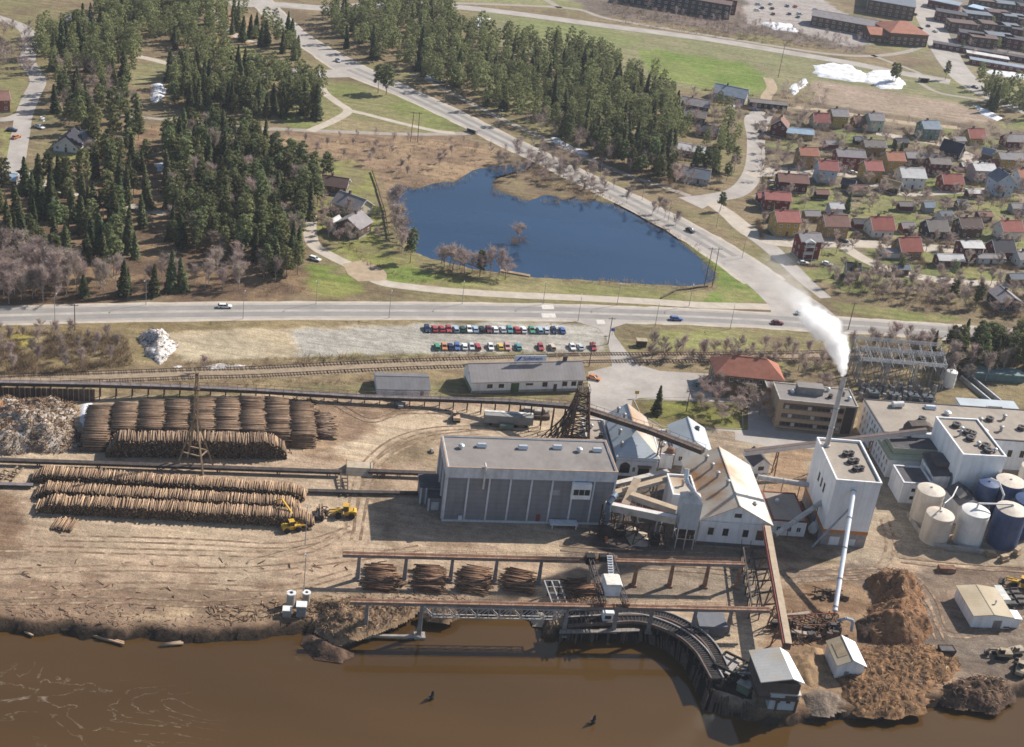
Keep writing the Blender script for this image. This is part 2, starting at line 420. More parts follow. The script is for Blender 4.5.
# mill grounds on the right
region([(600,400),(770,425),(1060,440),(1060,565),(800,560),(770,540),(640,470)], G_(178,158,130), 3, c2=G_(166,144,118))
region([(632,399),(748,402),(748,430),(662,428),(632,408)], G_(136,134,58), 1.5, c2=G_(126,112,66), cs=0.12)
region([(770,440),(812,440),(812,545),(780,540)], G_(170,138,104), 3)
region([(598,476),(640,470),(676,474),(690,500),(694,546),(640,552),(596,548),(590,510)], G_(104,90,80), 3, .9, c2=G_(84,72,66), cs=.25)  # building shade between the halls painted into the ground colour
region([(700,548),(770,548),(776,560),(690,560)], G_(128,112,98), 3, .7)
region([(790,500),(830,500),(840,560),(780,565)], G_(128,100,78), 4, 0.7)
region([(370,482),(385,480),(400,545),(404,590),(392,590)], G_(120,96,74), 3, 0.6, c2=G_(150,124,96), cs=0.3)
for i_ in range(26):
    u_ = RND.uniform(-20, 520); v_ = RND.uniform(532, 622); l_ = RND.uniform(20, 90); s_ = v_ + RND.uniform(.8, 2.2)
    region([(u_, v_), (u_ + l_, v_ + l_*.035), (u_ + l_*.9, s_ + l_*.04), (u_ + 4, s_)], G_(*RND.choice([(138,108,80), (150,120,92), (204,174,134), (128,100,76)])), 1.6, 0.65)
region([(880,572),(960,570),(1040,570),(1040,690),(900,690)], G_(138,116,96), 4, c2=G_(120,98,80), cs=0.12)
region([(775,585),(860,575),(960,580),(960,720),(800,735),(760,690)], G_(168,136,102), 4, c2=G_(140,108,78), cs=0.15)
region([(850,566),(930,570),(1040,600),(1040,690),(960,680),(930,650)], G_(124,108,94), 4, .7, c2=G_(142,124,106), cs=.25)
region([(905,575),(925,580),(945,640),(960,660),(930,668),(905,640)], G_(134,118,104), 3)
region([(925,640),(1040,618),(1040,634),(960,660)], G_(140,124,108), 3)
region([(860,340),(1040,350),(1040,420),(950,420),(850,395)], G_(150,132,92), 4, c2=G_(124,106,82), cs=0.12)
region([(770,566),(850,566),(915,574),(936,602),(948,632),(975,634),(1000,626),(1040,614),(1040,632),(1000,642),(972,650),(930,648),(918,614),(904,588),(850,581),(770,581)], G_(150,132,114), 2.5, .9, c2=G_(124,106,90), cs=.3)
# muddy bank; near-black edge is wet soil plus painted undercut shade
mb_ = smooth(5.0, 1.0, np.where(near, dRw, 400)); blend(mb_ * 0.7, alb(122, 92, 66)); blend(smooth(2.3, 1.0, np.where(near, dRw, 400)), (0.03, 0.022, 0.016))
blend(smooth(-3.0, -0.2, dP) * 0.6, alb(150, 122, 80)); blend(smooth(0.0, 1.5, dP), (0.02, 0.025, 0.03))

ny, nx = X.shape
V = np.stack([X.ravel(), Y.ravel(), Z.ravel()], 1)
idx = np.arange(nx * ny).reshape(ny, nx)
F = np.stack([idx[:-1, :-1], idx[:-1, 1:], idx[1:, 1:], idx[1:, :-1]], -1).reshape(-1, 4)

def ground_material():
    m = bpy.data.materials.new('ground'); m.use_nodes = True; nt = m.node_tree; N = nt.nodes; L = nt.links
    bs = N['Principled BSDF']; bs.inputs['Roughness'].default_value = 0.95; bs.inputs['Specular IOR Level'].default_value = 0.15
    at = N.new('ShaderNodeAttribute'); at.attribute_name = 'cover'
    geo = N.new('ShaderNodeTexCoord')
    def nz(sc, det, st=None):
        n = N.new('ShaderNodeTexNoise'); n.inputs['Scale'].default_value = sc; n.inputs['Detail'].default_value = det; n.inputs['Roughness'].default_value = 0.65
        if st:
            mp = N.new('ShaderNodeMapping'); mp.inputs['Rotation'].default_value = (0, 0, st[1]); mp.inputs['Scale'].default_value = st[0]
            L.new(geo.outputs['Object'], mp.inputs['Vector']); L.new(mp.outputs['Vector'], n.inputs['Vector'])
        else: L.new(geo.outputs['Object'], n.inputs['Vector'])
        return n.outputs['Fac']
    col = at.outputs['Color']
    for src, lo, hi in ((nz(0.045, 6), 0.82, 1.18), (nz(0.35, 6), 0.70, 1.28), (nz(1.7, 4), 0.76, 1.24), (nz(1.0, 5, ((0.035, 1.0, 1), rad(-11))), 0.84, 1.12), (nz(3.4, 3), 0.78, 1.2), (nz(0.35, 6, ((0.07, 1.0, 1), rad(-10))), 0.76, 1.20)):
        r = N.new('ShaderNodeMapRange'); r.inputs['From Min'].default_value = 0.3; r.inputs['From Max'].default_value = 0.7
        r.inputs['To Min'].default_value = lo; r.inputs['To Max'].default_value = hi; L.new(src, r.inputs['Value'])
        cc = N.new('ShaderNodeCombineColor')
        for k in ('Red', 'Green', 'Blue'): L.new(r.outputs['Result'], cc.inputs[k])
        x = N.new('ShaderNodeMix'); x.data_type = 'RGBA'; x.blend_type = 'MULTIPLY'; x.inputs['Factor'].default_value = 1
        L.new(col, x.inputs['A']); L.new(cc.outputs['Color'], x.inputs['B']); col = x.outputs['Result']
    L.new(col, bs.inputs['Base Color'])
    b = N.new('ShaderNodeBump'); b.inputs['Strength'].default_value = 0.55; b.inputs['Distance'].default_value = 0.5
    L.new(nz(0.9, 6), b.inputs['Height']); L.new(b.outputs['Normal'], bs.inputs['Normal'])
    return m
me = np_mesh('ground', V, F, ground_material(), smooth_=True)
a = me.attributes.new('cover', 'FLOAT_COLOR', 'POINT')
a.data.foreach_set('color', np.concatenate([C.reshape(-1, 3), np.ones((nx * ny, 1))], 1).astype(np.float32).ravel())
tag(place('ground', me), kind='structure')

# ---- water
def water_material(name, deep, foam=None, rough=0.04, bump=0.05, bscale=0.5):
    m = bpy.data.materials.new(name); m.use_nodes = True; nt = m.node_tree; N = nt.nodes; L = nt.links
    bs = N['Principled BSDF']; bs.inputs['Roughness'].default_value = rough; bs.inputs['IOR'].default_value = 1.35
    tc = N.new('ShaderNodeTexCoord')
    n = N.new('ShaderNodeTexNoise'); n.inputs['Scale'].default_value = 0.02; n.inputs['Detail'].default_value = 5
    mp = N.new('ShaderNodeMapping'); mp.inputs['Scale'].default_value = (0.5, 1.6, 1); L.new(tc.outputs['Object'], mp.inputs['Vector']); L.new(mp.outputs['Vector'], n.inputs['Vector'])
    r = N.new('ShaderNodeMix'); r.data_type = 'RGBA'; r.inputs['A'].default_value = (*[d * 0.66 for d in deep], 1); r.inputs['B'].default_value = (*[d * 1.36 for d in deep], 1)
    L.new(n.outputs['Fac'], r.inputs['Factor']); col = r.outputs['Result']
    if foam:                             # drifting foam: warped thin threads inside a soft patch
        wn = N.new('ShaderNodeTexNoise'); wn.inputs['Scale'].default_value = 0.05; wn.inputs['Detail'].default_value = 8; wn.inputs['Distortion'].default_value = 2.6
        mp2 = N.new('ShaderNodeMapping'); mp2.inputs['Scale'].default_value = (0.7, 1.5, 1); L.new(tc.outputs['Object'], mp2.inputs['Vector']); L.new(mp2.outputs['Vector'], wn.inputs['Vector'])
        ab = N.new('ShaderNodeMath'); ab.operation = 'SUBTRACT'; ab.inputs[1].default_value = 0.5; L.new(wn.outputs['Fac'], ab.inputs[0])
        ab2 = N.new('ShaderNodeMath'); ab2.operation = 'ABSOLUTE'; L.new(ab.outputs[0], ab2.inputs[0])
        th = N.new('ShaderNodeMapRange'); th.inputs['From Min'].default_value = 0.0; th.inputs['From Max'].default_value = 0.013; th.inputs['To Min'].default_value = 1; th.inputs['To Max'].default_value = 0
        L.new(ab2.outputs[0], th.inputs['Value'])
        br = N.new('ShaderNodeTexNoise'); br.inputs['Scale'].default_value = 0.5; br.inputs['Detail'].default_value = 6; L.new(tc.outputs['Object'], br.inputs['Vector'])
        brr = N.new('ShaderNodeMapRange'); brr.inputs['From Min'].default_value = 0.42; brr.inputs['From Max'].default_value = 0.62; L.new(br.outputs['Fac'], brr.inputs['Value'])
        acc = None
        for cx, cy, rx, ry in foam:
            v = N.new('ShaderNodeVectorMath'); v.operation = 'SUBTRACT'; v.inputs[1].default_value = (cx, cy, 0); L.new(tc.outputs['Object'], v.inputs[0])
            v2 = N.new('ShaderNodeVectorMath'); v2.operation = 'DIVIDE'; v2.inputs[1].default_value = (rx, ry, 1e6); L.new(v.outputs[0], v2.inputs[0])
            ln = N.new('ShaderNodeVectorMath'); ln.operation = 'LENGTH'; L.new(v2.outputs[0], ln.inputs[0])
            g = N.new('ShaderNodeMapRange'); g.inputs['From Min'].default_value = 1; g.inputs['From Max'].default_value = 0.55; L.new(ln.outputs['Value'], g.inputs['Value'])
            if acc is None: acc = g.outputs['Result']
            else:
                mx = N.new('ShaderNodeMath'); mx.operation = 'MAXIMUM'; L.new(acc, mx.inputs[0]); L.new(g.outputs['Result'], mx.inputs[1]); acc = mx.outputs[0]
        p1 = N.new('ShaderNodeMath'); p1.operation = 'MULTIPLY'; L.new(acc, p1.inputs[0]); L.new(th.outputs['Result'], p1.inputs[1])
        p2 = N.new('ShaderNodeMath'); p2.operation = 'MULTIPLY'; L.new(p1.outputs[0], p2.inputs[0]); L.new(brr.outputs['Result'], p2.inputs[1])
        p3 = N.new('ShaderNodeMath'); p3.operation = 'MULTIPLY'; p3.inputs[1].default_value = 0.42; L.new(p2.outputs[0], p3.inputs[0])
        x = N.new('ShaderNodeMix'); x.data_type = 'RGBA'; L.new(p3.outputs[0], x.inputs['Factor']); L.new(col, x.inputs['A']); x.inputs['B'].default_value = (0.42, 0.36, 0.29, 1); col = x.outputs['Result']
    L.new(col, bs.inputs['Base Color'])
    bn = N.new('ShaderNodeTexNoise'); bn.inputs['Scale'].default_value = bscale; bn.inputs['Detail'].default_value = 4; L.new(tc.outputs['Object'], bn.inputs['Vector'])
    b = N.new('ShaderNodeBump'); b.inputs['Strength'].default_value = bump; b.inputs['Distance'].default_value = 0.12; L.new(bn.outputs['Fac'], b.inputs['Height']); L.new(b.outputs['Normal'], bs.inputs['Normal'])
    return m
f1 = P(55, 690, WATER_Z); f2 = P(150, 715, WATER_Z); f3 = P(110, 738, WATER_Z); f4 = P(320, 655, WATER_Z); f5 = P(15, 700, WATER_Z)
river_m = water_material('river_water', (0.069, 0.0375, 0.0115), [(f1.x, f1.y, 22, 9), (f2.x, f2.y, 18, 11), (f3.x, f3.y, 18, 8), (f4.x, f4.y, 8, 4), (f5.x, f5.y, 14, 9)], rough=0.02, bump=0.022, bscale=0.7)
mb = MB(); mb._add([(-2500, -300, 0), (2500, -300, 0), (2500, 420, 0), (-2500, 420, 0)], [[0, 1, 2, 3]])
# the river sheet follows its bank a little under the ground's edge
bk = [(x, y + 9.0) for x, y in bank]
mb = MB(); mb._add([(-2500, -300, 0), (2500, -300, 0), (2500, bk[-1][1] + 60, 0)] + [(x, y, 0) for x, y in bk[::-1]] + [(-2500, bk[0][1] - 60, 0)], [list(range(len(bk) + 4))])
tag(mb.build('river_water', river_m, loc=(0, 0, WATER_Z)), kind='structure')
pond_m = water_material('pond_water', (0.015, 0.041, 0.086), None, rough=0.03, bump=0.06, bscale=0.9)
pc = np.mean(np.array(pond), 0)
pk = [(pc[0] + (x - pc[0]) * 1.03, pc[1] + (y - pc[1]) * 1.03) for x, y in pond]
mb = MB(); mb._add([(x, y, 0) for x, y in pk], [list(range(len(pk)))])
tag(mb.build('pond_water', pond_m, loc=(0, 0, POND_Z)), kind='structure')

# ---- roads
def catmull(pts, n=6):
    out = []
    q = [pts[0]] + list(pts) + [pts[-1]]
    for i in range(1, len(q) - 2):
        a, b, c, d = (np.array(k, float) for k in q[i - 1:i + 3])
        for j in range(n):
            t = j / n
            out.append(0.5 * ((2 * b) + (-a + c) * t + (2 * a - 5 * b + 4 * c - d) * t * t + (-a + 3 * b - 3 * c + d) * t ** 3))
    out.append(np.array(q[-2], float))
    return np.array(out)
def ribbon_mesh(px, half, z, off=0.0, rough=0.0, seed=0):
    pts = [(*P2(p[0], p[1]), p[2] if len(p) > 2 else half) for p in px]
    c = catmull(pts, 7)
    d = np.gradient(c[:, :2], axis=0); d /= np.linalg.norm(d, axis=1)[:, None] + 1e-9
    nrm = np.stack([-d[:, 1], d[:, 0]], 1)
    k = np.arange(len(c))
    e1 = 1 + rough * (vnoise(k * 0.9, k * 0 + seed, 3) - 0.5); e2 = 1 + rough * (vnoise(k * 0.9, k * 0 + seed + 9, 4) - 0.5)
    A = c[:, :2] + nrm * (off + c[:, 2] * e1)[:, None]; B = c[:, :2] + nrm * (off - c[:, 2] * e2)[:, None]
    Vv = np.concatenate([np.c_[A, np.full(len(c), z)], np.c_[B, np.full(len(c), z)]]); n = len(c)
    Ff = np.stack([k[:-1], k[:-1] + n, k[1:] + n, k[1:]], 1)
    return Vv, Ff
asph = mat('asphalt_pale', alb(186, 176, 166), 0.9, 0.10, 0.15, c2=alb(160, 150, 142), c2amt=0.6, c2scale=0.08, bump=0.1)
asph_d = mat('asphalt_lane', alb(154, 148, 142), 0.9, 0.08, 0.2, c2=alb(168, 160, 152), c2amt=0.5, c2scale=0.06)
grav = mat('gravel_pale', alb(204, 190, 172), 0.95, 0.14, 0.4, c2=alb(178, 160, 136), c2amt=0.5, c2scale=0.2)
gravd = mat('gravel_brown', alb(186, 162, 130), 0.95, 0.14, 0.4)
pathm = mat('path_asphalt', alb(172, 160, 146), 0.92, 0.12, 0.3)
paint = mat('road_paint', alb(222, 214, 204), 0.8, 0.15, 1.0)
def ribbon(name, px, half, z, m, off=0.0, rough=0.0, seed=0):
    Vv, Ff = ribbon_mesh(px, half, z, off, rough, seed)
    return tag(place(name, np_mesh(name, Vv, Ff, m)), kind='structure')
main_px = [(-60,316),(0,315.5),(60,314),(150,312),(300,310.5),(450,311),(560,312.5),(640,315),(700,317),(760,320),(800,322.5),(860,326),(920,330),(980,334),(1060,341)]
ribbon('main_road_shoulder', main_px, 7.2, 0.020, grav, rough=0.12)
ribbon('main_road', main_px, 5.6, 0.045, asph, rough=0.0)
for o_ in (-2.6, 2.6): ribbon('main_road_lane', main_px, 1.7, 0.052, asph_d, off=o_)
diag_px = [(256,-6,6),(266,6,6),(280,20,6),(298,36,6),(325,53,7),(352,69,8.5),(400,90,6.5),(450,113,6),(500,138,6),(560,167,6.2),(620,196,6.6),(680,227,7.2),(730,257,8),(765,282,8.5),(795,305,11),(806,318,13)]
ribbon('diagonal_road', diag_px, 6, 0.030, asph)
ribbon('diagonal_road_shoulder', [(u, v, h + 1.5) for u, v, h in diag_px[:-2]], 6, 0.012, grav, rough=0.15)
for o_ in (-2.7, 2.7): ribbon('diagonal_road_lane', [(u, v, 1.4) for u, v, h in diag_px[5:-3]], 1.4, 0.037, asph_d, off=o_)
ribbon('branch_road', [(372,75,7),(350,73,7),(320,74,6),(285,72,5.5),(262,76,5),(235,85,5),(205,96,5)], 6, 0.028, asph)
ribbon('upper_road', [(230,4,6),(280,5,6),(330,8,6),(390,4,6),(445,6,5.5),(512,13,5.5),(600,25,5.5),(700,38,5.5),(768,49,5.5),(850,63,5.5),(890,71,5.5),(925,77,6),(950,82,7)], 6, 0.026, asph)
ribbon('cycle_path', [(445,3),(512,5),(575,9),(610,19),(700,34),(768,45),(830,54),(872,56),(905,52),(920,46),(922,38),(915,28)], 2.2, 0.02, pathm)
ribbon('cycle_path', [(560,8),(540,-4)], 2.2, 0.02, pathm)
ribbon('cycle_path', [(872,55),(890,62),(912,70),(920,74)], 1.8, 0.02, pathm)
ribbon('cycle_path', [(920,83),(940,93),(975,99),(1024,108)], 1.8, 0.02, pathm)
ribbon('north_road', [(900,-20,9),(918,2,9),(932,25,9),(944,50,9),(957,70,8.5),(972,84,9),(1000,101,7),(1030,113,6)], 9, 0.024, asph)
ribbon('side_street', [(690,203,7),(712,198,4.5),(735,193,4.5),(748,182,4.5),(755,165,4.5),(756,140,4.5),(757,120,6.5),(766,112,5)], 6, 0.018, asph)
ribbon('side_street', [(751,176,5),(775,171,4.5),(800,171,4),(830,173,3.5),(860,176,3.5)], 4, 0.022, grav)
ribbon('house_street', [(712,203,3.5),(728,214,4),(755,235,5),(790,242.5,5),(843,243,4.5),(887,245,4),(921,248,4),(951,249,4),(987,251,4),(1040,254,4)], 4, 0.022, grav)
ribbon('house_street', [(742,226,5),(768,246,4),(790,266,3.5),(810,285,3),(826,298,2.5)], 4, 0.016, asph)
ribbon('house_street', [(843,246),(862,258),(885,268),(915,276),(950,281),(990,284),(1040,285)], 3.2, 0.018, grav)
ribbon('house_street', [(876,133),(910,139),(935,143),(962,152),(985,163),(1000,160),(1030,158)], 3.5, 0.02, grav)
ribbon('house_street', [(940,136),(952,144),(968,160),(985,172),(1000,184),(1030,192)], 3.2, 0.016, grav)
ribbon('house_street', [(860,176),(875,186),(905,194),(950,192),(990,190)], 2.6, 0.018, grav)
ribbon('field_track', [(768,78),(772,88),(766,98),(775,104),(835,112),(900,122),(960,128)], 3, 0.018, gravd)
ribbon('footpath', [(180,134),(256,129),(320,131),(400,134),(465,133.5),(476,131)], 2.0, 0.02, pathm)
ribbon('footpath', [(310,131),(335,120),(348,111),(338,103),(325,93),(320,84)], 2.2, 0.023, grav)
ribbon('footpath', [(346,110),(365,114),(400,123),(436,131),(455,133)], 1.8, 0.026, grav)
ribbon('footpath', [(412,76),(435,74),(428,80),(450,92),(500,118),(560,146),(620,172),(690,196)], 1.8, 0.019, pathm)
ribbon('driveway', [(310,215),(310,232),(315,246),(335,258),(352,266),(368,276),(384,283),(412,287),(450,291),(512,295),(560,297),(640,301),(700,305),(768,307),(790,311)], 2.6, 0.022, grav)
ribbon('driveway', [(352,262,4),(366,272,7),(372,281,5)], 5, 0.025, gravd)
ribbon('left_road', [(-20,12),(5,20),(25,29),(30,45),(28,62),(38,80),(32,95),(24,115),(21,132),(17,155),(12,185)], 3.6, 0.02, asph)
ribbon('left_road', [(-20,119),(8,119),(26,112)], 2.6, 0.024, asph)
ribbon('left_road', [(20,170),(60,190),(95,197),(140,208),(165,214)], 2.2, 0.02, grav)
ribbon('left_road', [(134,56),(150,59),(170,64)], 2.6, 0.02, grav)
ribbon('left_road', [(120,116),(160,119),(200,123),(256,128)], 1.6, 0.018, pathm)
ribbon('left_road', [(206,2),(222,24),(240,38),(262,44)], 2.2, 0.018, grav)

def sheet(name, px, z, m, pts=None):
    b = MB(); q = pts or poly(px); b._add([(x, y, z) for x, y in q], [list(range(len(q)))])
    return tag(b.build(name, m), kind='structure')
def rounded(px, n=4):
    return [tuple(p) for p in catmull(list(px) + [px[0]], n)[:-1]]
sheet('mill_entrance', [(562,318),(655,320),(628,323),(612,328),(615,336),(636,364),(660,371),(712,374),(712,397),(640,398),(632,400),(631,412),(600,424),(588,408),(588,372),(612,366),(610,352),(606,336),(598,328),(584,324)], 0.034, asph)
sheet('office_forecourt', [(640,398.5),(712,397),(775,403),(776,428),(770,436),(700,428),(735,430),(748,430),(748,403)], 0.012, asph)
sheet('office_yard', [(735,431),(776,430),(866,440),(866,452),(770,447),(735,440)], 0.02, asph)
# bus stop and crossing patches painted pale on the main road
b = MB()
for (u0, u1, v) in ((541, 553, 307.0), (541, 555, 315.5), (596, 604, 322)):
    a_ = P(u0, v - 2.2); c_ = P(u1, v + 2.2); q = [P(u0, v - 2.0), P(u1, v - 2.0), P(u1 + 1.4, v + 2.2), P(u0 + 1.4, v + 2.2)]
    b._add([(p.x, p.y, 0.060) for p in q], [[3, 2, 1, 0]])
mc = catmull([P2(*p[:2]) for p in main_px], 60)
acc = 0
for i in range(len(mc) - 1):
    d = mc[i + 1] - mc[i]; l = np.linalg.norm(d); acc += l
    if acc % 12 < 3 and l > 0:
        n_ = np.array([-d[1], d[0]]) / l * 0.09
        b._add([(*(mc[i] + n_), 0.058), (*(mc[i] - n_), 0.058), (*(mc[i + 1] - n_), 0.058), (*(mc[i + 1] + n_), 0.058)], [[3, 2, 1, 0]])
tag(b.build('road_markings', paint), kind='structure')
# kerb round the office lawn (a real step)
lawn = poly([(634,400),(742,402.5),(743,429),(662,427),(640,413)])
b = MB()
for i in range(len(lawn)):
    p, q = lawn[i], lawn[(i + 1) % len(lawn)]
    b.beam((*p, 0.06), (*q, 0.06), 0.25, 0.13)
tag(b.build('lawn_kerb', mat('kerb_stone', alb(176,170,162))), kind='structure')

Vt, Ft, nt_ = [], [], 0
for q in ([(-20,548),(90,550),(200,553),(300,552),(345,530)], [(0,572),(120,568),(240,570),(340,560),(420,548)], [(20,590),(150,585),(280,588),(350,572)], [(60,538),(180,541),(290,545),(352,528)], [(350,530),(356,490),(368,462),(400,438),(450,428),(540,430)],
          [(356,540),(366,490),(382,460),(420,440),(480,432)], [(-10,602),(110,600),(210,604),(280,598)], [(780,575),(840,572),(905,574),(932,600),(946,632),(985,632),(1030,618)], [(790,580),(850,577),(900,580),(925,606),(940,640)], [(885,520),(890,550),(870,572),(800,578)], [(330,400),(370,420),(400,412),(450,412)], [(640,566),(700,570),(760,575)], [(560,548),(640,553),(720,556)], [(900,560),(960,566),(1030,570)]):
    for o_ in (-1.1, 1.1):
        Vv, Ff = ribbon_mesh(q, .34, .014 + .004*len(Vt), o_, .9, int(q[0][0]) % 13); Vt.append(Vv); Ft.append(Ff + nt_); nt_ += len(Vv)
tag(place('wheel_tracks', np_mesh('wheel_tracks', np.concatenate(Vt), np.concatenate(Ft), mat('rut_mud', alb(140,112,86), .95, .3, .5, c2=alb(178,152,122), c2amt=1.0, c2scale=.25))), kind='structure')

# ---- railway: rails and sleepers on brown ballast
rail_px = [(-80,384),(0,380.5),(102,377),(198,373.5),(256,372),(383,365.5),(510,361),(600,358),(720,357.5),(800,356),(870,354)]
ribbon('railway_ballast', rail_px, 4.0, 0.03, mat('ballast', alb(166,144,116), 0.95, 0.2, 0.5), rough=0.25)
rc = catmull([P2(*p) for p in rail_px], 40)
b = MB()
for off in (-2.6, 2.6):
    d = np.gradient(rc, axis=0); d /= np.linalg.norm(d, axis=1)[:, None]; nn = np.stack([-d[:, 1], d[:, 0]], 1)
    for s_ in (-0.75, 0.75):
        q = rc + nn * (off + s_)
        for i in range(0, len(q) - 8, 8): b.beam((*q[i], 0.24), (*q[i + 8], 0.24), 0.09, 0.16, 1)
    L_ = np.r_[0, np.cumsum(np.linalg.norm(np.diff(rc, axis=0), axis=1))]
    for s in np.arange(0, L_[-1], 0.9):
        i = min(int(np.searchsorted(L_, s)), len(rc) - 1); c = rc[i] + nn[i] * off
        b.box((c[0], c[1], 0.035), (0.24, 2.4, 0.13), math.atan2(d[i][1], d[i][0]))
tag(b.build('railway_track', [mat('sleeper', (0.15, 0.115, 0.085)), mat('rail_steel', (0.16, 0.10, 0.07), 0.5, metal=0.6)]), kind='structure')
# ================================================================== THE MILL
white_w = mat('white_render', (0.78, 0.78, 0.78), 0.8, 0.06, 0.3, c2=(0.52, 0.50, 0.47), c2amt=0.5, c2scale=0.35, streak=(2.2, 2.2, 0.25))
white_sheet = mat('white_sheet', (0.78, 0.79, 0.80), 0.6, 0.05, 0.3, c2=(0.56, 0.55, 0.53), c2amt=0.35, c2scale=0.3, streak=(2, 2, 0.2), stripes=(0, 1.1, 0.08))
pale_trim = mat('pale_concrete_trim', (0.60, 0.61, 0.63), 0.8, 0.1, 0.5, c2=(0.35, 0.34, 0.33), c2amt=0.5, streak=(2, 2, 0.3))
grey_panel = mat('grey_wall_panel', (0.225, 0.222, 0.235), 0.85, 0.07, 0.3, c2=(0.16, 0.155, 0.16), c2amt=0.5, c2scale=0.3, streak=(2, 2, 0.3), stripes=(2, 1.4, 0.12))
felt = mat('grey_roof_felt', alb(150, 142, 136), 0.95, 0.10, 0.25, c2=alb(126, 118, 112), c2amt=0.6, c2scale=0.12, bump=0.1)
felt_w = mat('beige_roof_felt', alb(178, 164, 148), 0.95, 0.10, 0.25, c2=alb(150, 138, 126), c2amt=0.6, c2scale=0.12)
felt_d = mat('dark_roof_felt', alb(92, 88, 92), 0.9, 0.15, 0.3, c2=alb(120, 112, 108), c2amt=0.4)
grey_sheet = mat('grey_roof_sheet', alb(158, 150, 148), 0.7, 0.08, 0.3, stripes=(0, 1.2, 0.10), c2=alb(140, 132, 128), c2amt=0.5, c2scale=0.1)
dgrey_sheet = mat('dark_grey_roof_sheet', alb(124, 122, 124), 0.7, 0.08, 0.3, stripes=(0, 1.2, 0.10), c2=alb(106, 104, 106), c2amt=0.5)
pale_sheet = mat('pale_blue_roof_sheet', alb(196, 206, 212), 0.55, 0.06, 0.3, stripes=(1, 1.0, 0.09), c2=alb(170, 176, 178), c2amt=0.6, c2scale=0.15)
rust_sheet = mat('rust_stained_roof_sheet', alb(206, 196, 180), 0.65, 0.07, 0.3, stripes=(1, 1.0, 0.09), c2=alb(180, 130, 78), c2amt=1.0, c2scale=0.075)
tan_sheet = mat('tan_dusty_roof_sheet', alb(206, 188, 156), 0.75, 0.08, 0.3, stripes=(1, 1.1, 0.07), c2=alb(172, 148, 112), c2amt=0.7, c2scale=0.15)
brick_t = mat('tan_brick', (0.37, 0.27, 0.18), 0.9, 0.10, 0.8, stripes=(2, 0.4, 0.10), bump=0.1)
brick_b = mat('brown_brick', (0.25, 0.175, 0.115), 0.9, 0.14, 0.8, stripes=(2, 0.4, 0.10), bump=0.1)
tile_o = mat('orange_roof_tile', alb(186, 116, 90), 0.85, 0.12, 0.5, stripes=(0, 0.45, 0.18), c2=alb(170, 96, 66), c2amt=0.6, c2scale=0.2)
rust = mat('rusty_steel', (0.17, 0.085, 0.05), 0.8, 0.25, 0.6, c2=(0.28, 0.2, 0.15), c2amt=0.6, c2scale=0.5)
dark_steel = mat('dark_steel', (0.045, 0.04, 0.042), 0.6, 0.3, 0.6, metal=0.3, c2=(0.10, 0.06, 0.04), c2amt=0.6)
grey_steel = mat('grey_steel', (0.30, 0.30, 0.30), 0.6, 0.15, 0.6, metal=0.3, c2=(0.2, 0.15, 0.12), c2amt=0.6)
silver = mat('galvanised_steel', (0.62, 0.63, 0.64), 0.4, 0.1, 0.6, metal=0.6)
wood_d = mat('weathered_timber', (0.085, 0.062, 0.048), 0.9, 0.25, 0.8)
wood_l = mat('pale_timber', (0.30, 0.215, 0.135), 0.9, 0.2, 0.8, c2=(0.18, 0.13, 0.09), c2amt=0.6)
conc = mat('concrete', (0.36, 0.33, 0.29), 0.9, 0.15, 0.5, c2=(0.2, 0.17, 0.14), c2amt=0.7, c2scale=0.4)
glass = mat('dark_glass', (0.022, 0.024, 0.028), 0.12, 0.2, 1.0, spec=0.6)
frame_w = mat('white_window_frame', (0.66, 0.65, 0.62), 0.6, 0.05)
frame_d = mat('brown_window_frame', (0.10, 0.065, 0.045), 0.7, 0.1)
green_d = mat('green_door', (0.07, 0.11, 0.06), 0.7, 0.15)
black = mat('sooty_black', (0.018, 0.017, 0.017), 0.9, 0.3, 0.6)
orange_b = mat('orange_band', (0.50, 0.19, 0.045), 0.7, 0.12, 0.8)
cream = mat('cream_tank_paint', (0.56, 0.49, 0.41), 0.6, 0.07, 0.3, c2=(0.42, 0.34, 0.26), c2amt=0.6, c2scale=0.4, streak=(2, 2, 0.2))
whitet = mat('white_tank_paint', (0.68, 0.66, 0.63), 0.55, 0.06, 0.3, c2=(0.5, 0.46, 0.41), c2amt=0.5, c2scale=0.4, streak=(2, 2, 0.2))
bluet = mat('blue_tank_paint', (0.045, 0.075, 0.165), 0.5, 0.15, 0.3, c2=(0.08, 0.10, 0.16), c2amt=0.6, streak=(2, 2, 0.2))
green_m = mat('green_mansard', (0.30, 0.33, 0.25), 0.75, 0.1, 0.4, stripes=(2, 0.9, 0.15))
red_t = mat('dull_red_trim', (0.22, 0.055, 0.045), 0.75, 0.15)

